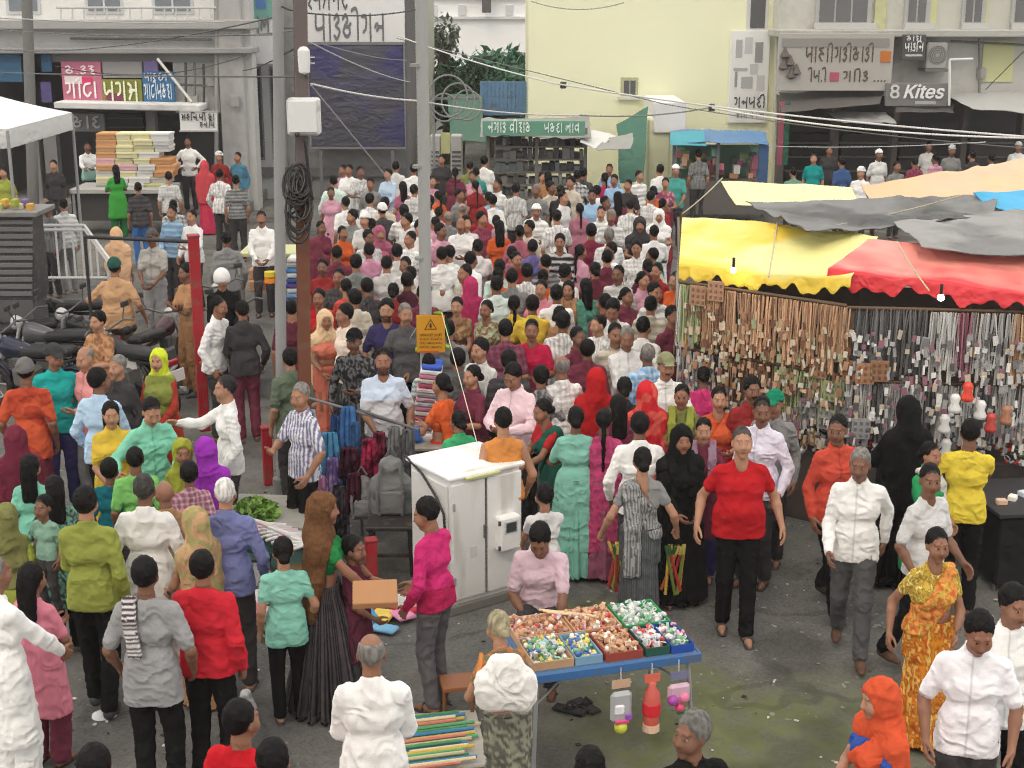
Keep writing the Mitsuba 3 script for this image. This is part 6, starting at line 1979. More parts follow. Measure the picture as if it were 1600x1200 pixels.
hung('hanging_cloth', 'violet patterned cloth hanging low on the clothes rack', 'cloth', 508, 534, 716, 800, 12.3, (112, 86, 150), seed=4, c2=(180, 150, 190))
hung('hanging_cloth', 'dark maroon bag cloth hanging in the middle of the clothes rack', 'cloth', 528, 566, 700, 745, 12.25, (74, 34, 48), seed=5, c2=(50, 20, 34))
hung('hanging_cloth', 'crimson striped bag hanging beside the grey backpack', 'cloth', 562, 594, 686, 742, 12.3, (96, 30, 48), seed=6, c2=(170, 40, 76))
hung('hanging_cloth', 'pink patterned cloth at the bottom left of the clothes rack', 'cloth', 494, 512, 745, 800, 12.3, (190, 120, 160), seed=7)

for j, (x0, x1, y0, y1, Yh, c, c2, lb) in enumerate(((476, 500, 640, 742, 12.8, (150, 150, 160), (90, 90, 110), 'grey checked garment hanging right beside the rusty pole'), (545, 566, 660, 742, 12.45, (50, 84, 130), None, 'navy jeans hanging right of the bright blue jeans'), (580, 606, 676, 740, 12.35, (120, 40, 60), (60, 20, 30), 'dark red bag cloth hanging above the large grey backpack'),
    (604, 628, 668, 735, 12.3, (110, 110, 112), None, 'plain grey cloth hanging above the large grey backpack'), (626, 648, 672, 790, 12.1, (96, 96, 98), (70, 70, 72), 'dark grey cloth hanging at the right end of the rack'), (516, 548, 760, 850, 12.2, (44, 40, 44), (90, 80, 90), 'black patterned cloth low under the violet cloth'),
    (484, 506, 790, 860, 12.3, (60, 50, 56), (150, 140, 146), 'dark spotted cloth at the foot of the rusty pole'), (538, 568, 740, 800, 12.15, (70, 30, 44), None, 'dull maroon cloth between the two grey backpacks'))):
    hung('hanging_cloth', lb, 'cloth', x0, x1, y0, y1, Yh, c, seed=20 + j, c2=c2)


def bag(name, lb, px, py, Y, w, h, d, c, straps=True, group=None, bsdf='cloth'):
    p = at_y(px, py, Y)
    f = Field(np.linspace(-w * .8, w * .8, 26), np.linspace(-d * 1.2, d * 1.2, 18), np.linspace(-h * .7, h * .7, 30))
    r = min(w, d) * .45
    f.cone((-w / 2 + r, 0, -h / 2 + r), (w / 2 - r, 0, -h / 2 + r), r, r, .08)
    f.cone((-w / 2 + r, 0, 0), (w / 2 - r, 0, 0), r * 1.02, r * 1.02, .08)
    f.cone((-w / 3 + r, 0, h / 2 - r), (w / 3 - r, 0, h / 2 - r), r * .8, r * .8, .08)
    m = wrinkle(f.mesh(), int(px), .006, (5, 5, 8))
    k = thing(name, lb, 'bag', group)
    m.apply_translation(p)
    put(k, 'body', m, bsdf, True, color=const(m, col(*c)))
    if straps:
        f = cat([tube([p + (s * w * .2, -d * .42, h * .38), p + (s * w * .28, -d * .72, .0), p + (s * w * .24, -d * .5, -h * .4)], .016, 6) for s in (-1, 1)] + [tube([p + (-.05, 0, h * .45), p + (0, 0, h * .62), p + (.05, 0, h * .45)], .010, 6)])
        put(k, 'strap', f, bsdf, True, color=const(f, np.array(col(*c)) * .8))
        f = box(p + (0, -d * .5, -h * .18), (w * .6, d * .25, h * .36), bev=.03)
        put(k, 'pocket', f, bsdf, True, color=const(f, np.array(col(*c)) * .93))
    return k


bag('backpack', 'large grey backpack hanging at the end of the clothes rack', 612, 760, 12.0, .42, .62, .26, (120, 120, 121))
bag('backpack', 'lighter grey backpack behind the large one, hanging on its left', 566, 775, 12.25, .30, .46, .22, (136, 136, 137))
bag('plastic_bag', 'thin white plastic bag on the ground at the lower left', 165, 1140, 9.1, .30, .36, .22, (226, 226, 224), False, bsdf='tarp')
bag('plastic_bag', 'thin pale plastic bag in the hand of the person in red', 385, 1105, 9.2, .16, .30, .10, (204, 206, 206), False, bsdf='tarp')
bag('cloth_sack', 'big white cloth sack on the back of the old woman by the toy table', 790, 1064, 7.42, .36, .38, .18, (236, 234, 230), False, bsdf='cloth')

k = thing('vegetable_table', 'low table of greens and white bundles beside the grey steel pole', 'table')
b = at_z(425, 905)
piece(k, 'top', box(b + (0, .35, .50), (.95, .8, .04), rz=-.1, bev=.006), col(150, 148, 140), 'worn_paint')
for dx in (-.4, .4):
    for dy in (.05, .65): piece(k, 'leg', tube([b + (dx, dy, .48), b + (dx, dy, 0)], .022, 7), col(110, 90, 70), 'worn_paint', smooth=True)
g = np.random.default_rng(9)
def leaves(lb, ctr, rx, ry, rz, n, c, seed, size=.05, name='leafy_greens', catg='vegetables'):
    g = np.random.default_rng(seed)
    d = g.normal(size=(n, 3))
    d /= np.linalg.norm(d, axis=1, keepdims=True)
    w = ctr + np.abs(d * (1, 1, 1)) * np.sign(d) * np.array([rx, ry, rz]) * g.uniform(.5, 1, (n, 1)) ** .5
    w[:, 2] = np.maximum(w[:, 2], ctr[2] - .02)
    a1 = g.normal(size=(n, 3)); a1 /= np.linalg.norm(a1, axis=1, keepdims=True)
    a2 = np.cross(a1, g.normal(size=(n, 3))); a2 /= np.linalg.norm(a2, axis=1, keepdims=True)
    L = size * g.uniform(.6, 1.3, (n, 1))
    V = np.stack([w - a1 * L, w + a2 * L * .5, w + a1 * L, w - a2 * L * .5], 1).reshape(-1, 3)
    i = np.arange(n) * 4
    F = np.vstack([np.stack([i, i + 1, i + 2], 1), np.stack([i, i + 2, i + 3], 1)])
    cc = ([np.asarray(col(*c)) * .5, np.asarray(col(*c)) * 1.45], np.repeat(g.random(n), 4))
    return solo(name, trimesh.Trimesh(V, F, process=False), 'leaf', lb, catg, color=cc, kind='stuff')
p = at_z(398, 802, .56)
leaves('heap of fresh green leaves on the low vegetable table', p, .22, .16, .14, 420, (112, 150, 62), 1)
for j in range(9):
    p = at_z(410 + 9 * j, 822 + 4 * j, .56)
    m = cat([tube([p + (-.16, .05 * q, .02 * q), p + (.02, .0, .03), p + (.2, -.03 * q, .0)], .014, 6) for q in (-1, 0, 1, 2)])
    solo('spring_onion_bundle', m, 'painted', 'bundle of white stalks lying beside the green leaves', 'vegetables', 'white stalk bundles on the low table', color=const(m, col(*[(206, 206, 204), (190, 190, 190), (204, 170, 180), (180, 184, 176)][j % 4])), smooth=True)
for j, (x, y) in enumerate(((400, 848), (420, 858), (396, 870))):
    bag('produce_bag', 'small teal green plastic bag below the white stalks', x, y, 12.1, .22, .16, .18, (96 + 20 * j, 178, 160), False, 'teal bags at the low table', 'tarp')
g = np.random.default_rng(19)
for j in range(16):
    x, y = g.uniform(500, 640), g.uniform(945, 1000)
    p = at_z(x, y)
    c = [(36, 90, 190), (120, 180, 220), (220, 140, 180), (236, 232, 226), (90, 60, 150), (60, 150, 200), (200, 60, 80), (230, 200, 90)][j % 8]
    m = box(p + (0, 0, .02 + .015 * (j % 3)), (g.uniform(.12, .3), g.uniform(.1, .2), .03), rz=g.uniform(0, 3), bev=.01)
    solo('folded_cloth', m, 'cloth', 'bright folded cloth spread on the ground behind the woman in the pleated skirt', 'cloth', 'folded cloths on the ground', color=const(m, col(*c)), smooth=30)
for j in range(8):
    x, y = g.uniform(384, 420), g.uniform(930, 985)
    p = at_z(x, y)
    m = box(p + (0, 0, .03 + .02 * (j % 3)), (g.uniform(.1, .22), g.uniform(.1, .2), .05), rz=g.uniform(0, 3), bev=.012)
    solo('folded_cloth', m, 'cloth', 'pink patterned folded cloth on the ground beside the girl in teal', 'cloth', 'pink cloths on the ground', color=const(m, col(*[(226, 170, 190), (214, 120, 150), (232, 214, 218)][j % 3])), smooth=30)
m = box(at_y(586, 928, 8.75), (.30, .24, .05), rz=.1, rx=.3, bev=.006)
solo('cardboard_piece', m, 'board', 'folded brown cardboard held out by the woman in the brown veil', 'cardboard', color=const(m, col(176, 126, 84)))
# pile of folded fabric near the warning sign
for j in range(15):
    y = 680 - j * 7.2
    c = [(206, 150, 170), (150, 150, 152), (226, 196, 206), (170, 80, 100), (214, 206, 200), (196, 120, 146), (180, 180, 182)][j % 7] if j < 13 else [(60, 90, 190), (230, 230, 230)][j % 2]
    m = rb(640 + 1.2 * j + (j % 3), y - 6.6, 682 + .6 * j, y, 13.9, .34, .012)
    m.apply_transform(trimesh.transformations.rotation_matrix(.10, [0, 1, 0], m.centroid))
    solo('folded_fabric', m, 'cloth', 'folded striped fabric in the tall pile beside the foot of the warning sign pole', 'fabric', 'fabrics piled by the warning sign pole', color=const(m, col(*c)), smooth=30)
k = thing('cloth_table', 'small table under the fabric pile behind the white cabinet', 'table')
piece(k, 'top', rb(632, 681, 690, 686, 13.8, .55, .01), col(120, 96, 80), 'worn_paint')
for x in (636, 682): piece(k, 'leg', rb(x, 686, x + 4, 775, 13.9, .06), col(100, 84, 70), 'worn_paint')
for j, (x0, y0, x1, y1, c) in enumerate(((640, 672, 656, 690, (58, 90, 176)), (650, 690, 662, 706, (40, 120, 196)), (660, 684, 676, 704, (226, 226, 226)), (674, 676, 692, 700, (232, 232, 230)), (694, 684, 706, 700, (206, 208, 208)))):
    m = rb(x0, y0, x1, y1, 12.6 + .06 * j, .14, .01)
    solo('packet', m, 'board', ['blue packet', 'lighter blue packet', 'white packet', 'larger white packet', 'pale grey packet'][j] + ' standing behind the roof of the white cabinet', 'packet', color=const(m, col(*c)))
k = thing('packet_shelf', 'small stand holding packets behind the white cabinet', 'stand')
piece(k, 'board', rb(636, 700, 712, 706, 12.5, .5, .008), col(150, 140, 130), 'worn_paint')
for x in (640, 704): piece(k, 'leg', rb(x, 706, x + 4, 850, 12.6, .05), col(110, 104, 96), 'painted')
k = thing('dark_stool', 'dark wooden stool and crate below the hanging grey backpacks', 'stool')
b = at_z(610, 905)
piece(k, 'seat', box(b + (0, .2, .46), (.42, .36, .04), bev=.008), col(46, 42, 42), 'worn_paint')
for dx in (-.17, .17):
    for dy in (.06, .34): piece(k, 'leg', tube([b + (dx, dy, .45), b + (dx * 1.1, dy, 0)], .018, 7), col(40, 36, 36), 'worn_paint', smooth=True)
piece(k, 'stretcher', box(b + (0, .06, .2), (.36, .02, .03)), col(44, 40, 40), 'worn_paint')
# dance sticks
SC4 = [(186, 60, 52), (206, 96, 60), (222, 186, 70), (150, 60, 46), (214, 150, 60), (120, 140, 60), (178, 44, 60)]
def sticks(lb, p, n, L, r, seed, grp, tilt=.08):
    g = np.random.default_rng(seed)
    k = thing('dance_sticks', lb, 'sticks', grp)
    for j in range(n):
        a = np.array(p) + (g.uniform(-.10, .10), g.uniform(-.05, .05), L / 2)
        b = np.array(p) + (g.uniform(-.10, .10) * 1.05, g.uniform(-.06, .06), -L / 2 + g.uniform(-.03, .03))
        c = SC4[j % 7]
        m = tube([a, a * .82 + b * .18, a * .80 + b * .2, b], [r, r, r, r], 7)
        cc = ([col(*c), col(206, 190, 90) if j % 2 else col(60, 110, 60)], np.where(np.arange(len(m.vertices)) < 14, 1.0, 0.0))
        put(k, 'stick', m, 'glossy', True, color=cc)
    put(k, 'tie', tube([np.array(p) + (-.11, -.06, .04), np.array(p) + (0, -.075, .05), np.array(p) + (.11, -.06, .04)], .008, 5), 'painted', color=None) if False else None
    return k
wp = at_z(1003, 952)
sticks('bundle of dance sticks in the left hand of the woman in grey', at_y(966, 884, wp[1]), 14, .40, .014, 1, None)
sticks('bundle of dance sticks in the right hand of the woman in grey', at_y(1051, 886, wp[1]), 14, .40, .014, 2, None)
g = np.random.default_rng(29)
for j in range(26):
    x, y = 668 + g.uniform(-4, 26), 1118 + j * 3.2
    p = at_z(x, y, .06 + .012 * (j % 3))
    d = np.array([.24, .06, 0]) * g.uniform(.8, 1.1)
    m = tube([p - d, p + d], .013, 7)
    c = [(80, 150, 100), (60, 130, 180), (226, 206, 160), (206, 180, 80), (214, 130, 110), (90, 170, 110), (200, 190, 150)][j % 7]
    solo('dance_stick', m, 'glossy', 'painted dance stick in the pile on the ground behind the man in the white kurta', 'stick', 'painted sticks piled on the ground', color=const(m, col(*c)), smooth=30)
k = thing('stick_mat', 'pale mat under the pile of painted sticks', 'mat')
p = at_z(684, 1160)
piece(k, 'sheet', box(p + (0, 0, .015), (.62, .75, .03), rz=.15, bev=.006), col(190, 186, 176), 'cloth')
k = thing('wooden_stool', 'low brown wooden stool between the pink shirted boy and the sack', 'stool')
b = at_z(716, 1120)
piece(k, 'seat', box(b + (0, .1, .22), (.26, .22, .04), rz=.2, bev=.008), col(150, 92, 56), 'worn_paint')
for dx in (-.1, .1):
    for dy in (.02, .18): piece(k, 'leg', tube([b + (dx, dy, .21), b + (dx, dy, 0)], .014, 7), col(130, 80, 50), 'worn_paint', smooth=True)
for j, (x, y, c, lb) in enumerate(((600, 935, (70, 70, 72), 'dark grey bag lying behind the short red post'), (640, 950, (200, 200, 200), 'pale bag lying at the left foot of the white cabinet'), (470, 905, (150, 120, 90), 'tan sack lying behind the woman in the brown veil'), (395, 905, (206, 206, 204), 'white sack under the low vegetable table'), (455, 880, (120, 170, 160), 'teal sack at the right end of the low vegetable table'))):
    q = at_z(x, y)
    bag('sack', lb, x, y, q[1], .34, .30, .26, c, False)
p = at_z(890, 1112)
for j in range(2):
    k = thing('slipper', 'black slipper lying on the ground under the toy table', 'slipper', 'slippers under the toy table')
    q = p + (.12 * j, .06 * j, .015)
    m = box(q, (.10, .25, .022), rz=1.1 - .5 * j, bev=.009)
    piece(k, 'sole', m, col(30, 30, 32), 'painted')
    m = tube([q + (-.04, .0, .01), q + (0, .03, .05), q + (.05, .02, .01)], .013, 6)
    piece(k, 'strap', m, col(60, 44, 46), 'painted', smooth=True)
m = tube([at_y(752, 1020, 7.46), at_y(746, 1070, 7.42), at_y(752, 1108, 7.44)], [.012, .02, .012], 7)
solo('sack_strap', m, 'cloth', 'orange cloth strap along the left side of the white sack', 'strap', color=const(m, col(226, 140, 70)), smooth=True)
# litter
g = np.random.default_rng(31)
ms, cs = [], []
for j in range(520):
    x, y = g.uniform(-3.3, 5.0), 8.3 + 8 * g.random() ** 1.4
    s_ = g.uniform(.008, .035)
    m = box((x, y, .006), (s_, s_ * g.uniform(.4, 1), .006), rz=g.uniform(0, 3))
    ms.append(m)
    cs.append(const(m, np.array(col(*[(206, 204, 198), (150, 130, 100), (90, 100, 60), (60, 54, 48), (180, 180, 176)][g.integers(5)]))))
solo('litter', cat(ms), 'board', 'small scraps of paper and leaves scattered on the asphalt', 'litter', color=np.vstack(cs), kind='stuff')
# ------------------------------------------------------------------ the people, nearest first
C = dict(W=(238, 238, 236), w=(214, 214, 212), g=(134, 134, 134), d=(62, 60, 62), k=(24, 23, 24), r=(190, 26, 34), R=(150, 44, 44), m=(116, 50, 68), p=(206, 60, 120), P=(206, 150, 170), o=(214, 92, 40), O=(196, 120, 60),
         y=(222, 186, 60), l=(150, 160, 64), G=(40, 140, 70), t=(70, 160, 150), a=(120, 196, 170), b=(60, 104, 170), B=(150, 190, 226), n=(56, 52, 100), v=(120, 60, 160), V=(140, 132, 196), e=(188, 150, 112), E=(140, 92, 58), c=(206, 196, 178),
         s=(90, 96, 110), K=(170, 128, 92))


def cc(c):
    if isinstance(c, str): return col(*C[c]) if len(c) == 1 else (lambda a, b, k, z: (k, col(*C[a]), col(*C[b]), z))(c[0], c[1], {'c': 'check', 'h': 'hstripe', 'v': 'vstripe', 'p': 'print'}[c[2]], float(c[3:] or 5) / 100)
    return col(*c) if not isinstance(c[0], str) else c


def man(px, py, h, yaw, label, tc, bc='d', kind='shirt', opt='full', bk='trousers', **k):
    j = len(PEOPLE)
    if isinstance(tc, str) and len(tc) == 1 and j > 60 and j % 5 < 2:   # faint woven checks and stripes
        b = np.array(col(*C[tc]))
        tc = (['check', 'hstripe', 'vstripe'][j % 3], tuple(b), tuple(b * (.62 if b.mean() > .1 else 1.8)), [.06, .09, .05][j % 3])
    return person(px, py, h, yaw, label, top=(kind, cc(tc), opt), bottom=(bk, cc(bc)), **k)


def woman(px, py, h, yaw, label, tc, bc, kind='blouse', bk='sari', hair='bun', **k):
    if 'drapec' in k: k['drapec'] = cc(k['drapec'])
    return person(px, py, h, yaw, label, top=(kind, cc(tc), k.pop('opt', '')), bottom=(bk, cc(bc)), hair=hair, female=True, **k)


# --- near, right
man(1160, 668, 1.74, 178, 'heavy man in a bright red T shirt and black trousers walking towards the camera', 'r', 'k', 'tee', 'v', fat=.045, arms=('wide', 'wide'), hair='crop', hairc=col(62, 58, 56), head=(0, 8), legs='step')
man(1345, 703, 1.70, 168, 'grey haired man in a loose white shirt and grey trousers striding forward', 'W', (84, 84, 86), legs='walk', arms=('swb', 'swf'), hairc=GREYH, head=(-10, -8), face='m', feet='shoe')
man(1310, 650, 1.70, 200, 'man in an orange red shirt and black trousers walking behind the grey haired man', (206, 74, 56), 'k', legs='walk2', arms=('easy', 'down'), head=(-45, -4), feet='shoe')
woman(1466, 828, 1.57, 185, 'woman in an orange and yellow printed sari walking towards the camera', ('multi', col(206, 170, 60), col(150, 120, 40), .03, col(230, 206, 120)), ('multi', col(222, 140, 36), col(196, 90, 30), .05, col(236, 190, 90)), legs='step', arms=('low', 'wide'), drape='pallu', face='d',
      drapec=('multi', col(226, 150, 70), col(206, 100, 50), .05, col(214, 176, 70)), fat=.02)
man(1455, 727, 1.66, 215, 'man in a pale grey T shirt behind the woman in the orange sari', (206, 206, 206), 'k', 'tee', 'half', legs='walk', head=(-35, 0), arms=('swf', 'easy'), feet='shoe')
woman(1420, 622, 1.68, 10, 'woman wrapped in a black robe standing before the bead strings', 'k', 'k', 'robe', 'skirt', drape='veil', drapec='k', arms=('hold', 'hold'), fat=.05)
woman(1455, 692, 1.5, 215, 'woman in a bright green blouse behind the man in the pale grey T shirt', (40, 150, 90), 'd', 'kurta', 'salwar', opt='half', drape='scarf', drapec=(206, 206, 200), arms=('low', 'low'))
man(1518, 655, 1.70, -15, 'man in a yellow T shirt reaching over the goods table at the right', (226, 200, 60), 'k', 'tee', '', arms=('hip', 'reach'), feet='shoe')
man(1535, 965, 1.68, 165, 'man in a white polo shirt looking down at the lower right', (240, 240, 246), 'd', 'shirt', 'half', head=(10, -22), hair='full', arms=('easy', 'easy'))
man(1588, 918, 1.68, 175, 'man in a white shirt with black trousers cut off by the right edge', 'W', 'k', 'shirt', 'half', hair='full', arms=('easy', 'down'), head=(20, -5))
woman(1372, 1065, 1.5, 110, 'woman with an orange scarf over her hair and a blue blouse at the bottom right', (50, 84, 170), (200, 60, 40), drape='veil+pallu', drapec=(218, 82, 46), arms=('low', 'low'), head=(-10, -6), face='d')
man(1192, 622, 1.70, 150, 'man in a pale lavender white shirt behind the heavy man in red', (226, 222, 240), 'd', arms=('easy', 'down'), head=(25, -5), hair='crop')
# --- near, middle
woman(1004, 700, 1.58, 4, 'woman in a grey sari with bare back carrying bundles of dance sticks', 'g', ('vstripe', col(70, 74, 76), col(96, 100, 102), .06), opt='bare', drape='pallu', drapec=('vstripe', col(160, 160, 160), col(96, 96, 98), .03), arms=('wide', 'wide'), grip='LR')
man(1000, 645, 1.66, 0, 'man in a white shirt with his back turned behind the woman in the grey sari', 'W', 'd', hair='full', arms=('easy', 'easy'))
woman(900, 636, 1.56, 0, 'woman in a long pale teal dress seen from behind', (130, 196, 178), (124, 190, 172), 'dress', 'skirt', hair='bun', arms=('hold', 'hold'), opt='half')
woman(944, 640, 1.54, -5, 'girl in a pink dress with a long braid beside the woman in pale teal', ('print', col(200, 66, 120), col(170, 60, 100), .05), (150, 84, 110), 'dress', 'skirt', hair='braid', arms=('hold', 'hold'), opt='half')
woman(966, 618, 1.56, 10, 'woman with long loose black hair between the two red veils', 'm', 'd', 'kurta', 'salwar', hair='long', arms=('hold', 'hold'), opt='half')
woman(932, 577, 1.57, 0, 'woman under a plain red veil, left of the two red veils', 'r', 'r', drape='veil', drapec=(190, 28, 32), arms=('hold', 'hold'))
woman(1010, 598, 1.57, 15, 'woman under a red and coral veil, right of the two red veils', 'r', 'r', drape='veil', drapec=('print', col(206, 36, 46), col(220, 84, 72), .16), arms=('hold', 'hold'))
woman(1066, 668, 1.55, 190, 'woman in a black robe with a bright teal face scarf', 'k', 'k', 'robe', 'skirt', drape='veil+scarf', drapec='k', arms=('low', 'low'))
woman(1066, 602, 1.54, 170, 'woman in an olive green dress looking towards the red veils', (120, 126, 70), 'm', 'kurta', 'salwar', opt='half', drape='scarf', drapec='l', arms=('hold', 'fold'), face='d')
woman(1124, 606, 1.55, 180, 'woman in an orange red sari facing the camera left of the lavender shirt', (206, 84, 44), (176, 50, 40), drape='pallu', drapec=(214, 90, 50), face='d', arms=('hold', 'low'))
woman(1100, 655, 1.48, 175, 'woman in a dull maroon shawl pressed behind the heavy man in red', 'm', 'n', 'kurta', 'salwar', opt='full', drape='scarf', drapec=(150, 120, 140), arms=('hold', 'hold'))
man(786, 637, 1.66, 10, 'man in an orange shirt seen from behind above the white cabinet', (214, 136, 66), 'd', 'vest', '', arms=('down', 'easy'))
woman(845, 626, 1.5, 120, 'woman in a red blouse and dark green sari bending beside the pale teal dress', (190, 40, 46), (40, 96, 84), drape='pallu', drapec=(36, 88, 76), arms=('reach', 'hold'), lean=12)
man(851, 756, 1.30, 20, 'boy in a pale grey T shirt crouching behind the toy seller', (206, 206, 206), 'd', 'tee', '', arms=('rdown', 'rdown'))
woman(716, 642, 1.45, 30, 'woman in a green blouse just behind the roof of the white cabinet', (60, 170, 110), 'g', 'kurta', 'salwar', opt='half')
woman(690, 585, 1.55, 60, 'woman in a bright orange sari beside the fabric pile', (220, 96, 44), (196, 60, 46), drape='pallu', drapec=(222, 90, 40), arms=('hold', 'hold'))
woman(738, 572, 1.56, 130, 'woman in a dark maroon dress facing left behind the orange sari', 'm', 'd', 'kurta', 'salwar', opt='half', arms=('hold', 'hold'))
man(798, 572, 1.70, 150, 'man in a pale pink and white shirt looking down above the man in orange', (236, 204, 214), 'd', arms=('hold', 'hold'), head=(0, -25), hair='full')
man(670, 553, 1.4, 0, 'child in a striped top at the lower edge of the warning plate', ('hstripe', col(206, 206, 206), col(110, 150, 150), .06), 'd', 'tee', '')
# --- toy table and foreground
person(842, 828, 1.66, 172, 'toy seller in a faded pink T shirt sitting behind his table', top=('tee', cc((206, 178, 190)), 'half'), bottom=('trousers', cc('d')), legs='stool', arms=('knee', 'lap'), head=(0, -28), lean=10, hair='full', base=.10)
man(661, 780, 1.60, 60, 'boy in a magenta pink T shirt with grey trousers standing before the cabinet', ('half', col(206, 40, 110), col(180, 30, 80), 1.05), (96, 92, 96), 'tee', 'full', arms=('easy', 'low'), head=(20, -12), hair='full', lean=4)
woman(776, 955, 1.46, 25, 'old woman with faded yellow grey hair carrying the white sack on her back', ('print', col(190, 120, 70), col(120, 110, 80), .05), ('print', col(150, 150, 130), col(100, 100, 90), .05), hairc=col(150, 140, 112), lean=14, arms=('hold', 'low'))
man(579, 992, 1.68, 5, 'grey haired man in a white kurta seen from behind at the bottom', 'W', 'W', 'kurta', 'full', 'salwar', hair='bald', hairc=GREYH, arms=('low', 'low'))
woman(505, 772, 1.62, 270, 'woman with a brown veil, green blouse and long black pleated skirt', (36, 130, 66), ('vstripe', col(34, 32, 34), col(84, 78, 82), .05), bk='ghagra', drape='veil', drapec=('print', col(112, 76, 48), col(100, 66, 42), .02), arms=('rdown', 'rdown'), grip='LR')
man(441, 840, 1.36, 15, 'girl in a teal T shirt and black leggings beside the pleated skirt', (130, 200, 180), 'k', 'tee', 'lng', 'leggings', hair='bun', arms=('down', 'easy'))
man(315, 862, 1.62, -5, 'person in a bright red hooded top and black trousers seen from behind', (208, 36, 50), 'k', 'hoodie', '', hair='full', arms=('low', 'down'), grip='R')
man(225, 872, 1.68, 0, 'young man in a long grey T shirt with light blue sleeves and a striped towel', (150, 150, 152), 'k', 'tee', 'half-lng', hair='full', arms=('easy', 'easy'), drape='towel', drapec=('hstripe', col(206, 206, 204), col(80, 60, 70), .03))
man(132, 762, 1.70, 0, 'man in an olive green shirt and black trousers walking away at the left', (142, 152, 66), 'k', arms=('low', 'down'), legs='step', hair='full', feet='shoe')
man(224, 742, 1.68, 0, 'man in a white kurta walking away between the olive shirt and the grey haired man', (226, 226, 224), 'w', 'kurta', 'full', 'salwar', hairc=col(60, 58, 56), arms=('easy', 'easy'))
woman(302, 795, 1.5, 60, 'woman under a beige veil before the grey haired man', 'K', 'K', drape='veil', drapec=('print', col(190, 150, 110), col(160, 150, 96), .10), arms=('low', 'low'))
man(351, 748, 1.66, 0, 'white haired man in a violet blue shirt seen from behind', (112, 118, 170), 'd', hairc=WHITEH, arms=('low', 'easy'))
man(-12, 868, 1.70, -40, 'man in a white kurta and white trousers cut off by the left edge', (238, 238, 236), 'W', 'kurta', 'full', 'salwar', arms=('easy', 'rdown'), hairc=GREYH)
woman(48, 882, 1.42, -20, 'girl in a pink top with black hair at the left edge', (226, 130, 150), 'm', 'kurta', 'salwar', opt='half', hair='long', arms=('hold', 'low'))
man(1085, 1115, 1.62, 200, 'person with streaked grey hair looking right at the bottom beside the moss', 'k', 'd', 'shirt', 'full', hair='full', hairc=col(104, 102, 98), head=(-70, 5))
man(922, 1168, 1.6, 0, 'dark haired head just rising into the picture below the toy table', 'd', 'd', 'shirt', 'full')
man(375, 1096, 1.60, -20, 'child in a red T shirt with cap like black hair at the bottom left', (206, 24, 36), 'k', 'tee', '', hair='full', head=(-20, 0))
man(425, 1158, 1.62, 0, 'second dark head at the bottom edge beside the red T shirt child', 'd', 'd', 'tee', '', hair='full')
man(146, 1166, 1.62, 0, 'dark haired head at the bottom edge below the white plastic bag', 'k', 'd', 'tee', '', hair='full')
woman(552, 838, 1.25, 250, 'small woman in a maroon dress behind the green blouse', (96, 40, 60), 'd', 'kurta', 'salwar', opt='half', arms=('hold', 'low'))
# --- left crowd
man(38, 562, 1.70, 10, 'man in an orange sports shirt with printed stripes and a grey cap', ('print', col(206, 84, 50), col(186, 66, 44), .2), 'm', 'tee', 'half-lng', arms=('easy', 'down'), extra={'cap': col(110, 108, 108)})
man(84, 540, 1.70, 200, 'man in a bright teal shirt with a dark cap behind the orange shirt', (30, 170, 164), 'n', arms=('down', 'easy'), extra={'cap': col(64, 64, 64)}, head=(20, -8))
man(130, 543, 1.68, 150, 'bald man in a pale pink shirt at the left', (230, 150, 150), 'g', hair='bald', hairc=GREYH, arms=('hold', 'easy'), head=(0, -10))
man(153, 576, 1.72, -15, 'tall man in a light blue shirt and black trousers seen from behind', (176, 206, 236), 'k', hair='full', arms=('easy', 'low'), head=(-30, 0))
man(183, 556, 1.62, 150, 'grey haired man in dark clothes behind the light blue shirt', 'd', 'd', hairc=GREYH)
woman(247, 547, 1.58, 170, 'woman with a lime green head scarf and rust red dress', (176, 60, 44), (160, 50, 40), 'kurta', 'salwar', opt='full', drape='wrap', drapec=('half', col(206, 220, 50), col(140, 150, 70), 1.45), arms=('low', 'low'), face='d')
man(238, 626, 1.68, 220, 'man in an aqua green shirt stretching out his arm among the sellers', (124, 206, 176), 'd', arms=('hold', 'out'), head=(-10, -20), lean=6)
man(352, 588, 1.70, 110, 'man in a rumpled white shirt pointing left beside the red gate post', (228, 228, 228), 'd', arms=('easy', 'point'), hair='short', hairc=col(40, 38, 38))
man(343, 464, 1.70, 250, 'man in a plain white shirt half hidden behind the red gate post', (232, 232, 232), 'd', arms=('back', 'easy'), lean=8)
woman(172, 630, 1.55, 200, 'woman in a yellow dress with dark hair behind the aqua shirt', 'y', 'l', 'kurta', 'salwar', opt='half', hair='long', arms=('low', 'low'))
man(170, 717, 1.28, 0, 'child in a teal shirt with black hair seen from behind', (20, 104, 120), 'd', 'tee', 'half', hair='full')
woman(320, 686, 1.42, 30, 'woman in a shiny purple sari below the pointing man', (150, 40, 170), (130, 50, 170), drape='veil+pallu', drapec=(150, 44, 176), arms=('low', 'low'))
woman(284, 688, 1.40, 200, 'woman with an olive lime scarf left of the purple sari', 'l', 'l', 'kurta', 'salwar', drape='wrap', drapec=(150, 158, 50))
man(294, 722, 1.34, 20, 'child with black hair and checked shirt in front of the purple sari', ('check', col(150, 90, 110), col(206, 170, 180), .06), 'd', 'shirt', 'half', hair='full')
woman(46, 712, 1.38, 0, 'girl with a hair band and mint green top near the left edge', 'a', 'd', 'kurta', 'salwar', opt='half', hair='long')
woman(84, 745, 1.45, 20, 'woman in a mint patterned shawl carrying a small child', ('print', col(110, 160, 140), col(60, 70, 66), .05), 'k', 'kurta', 'salwar', opt='full', arms=('hold', 'hold'), hair='long')
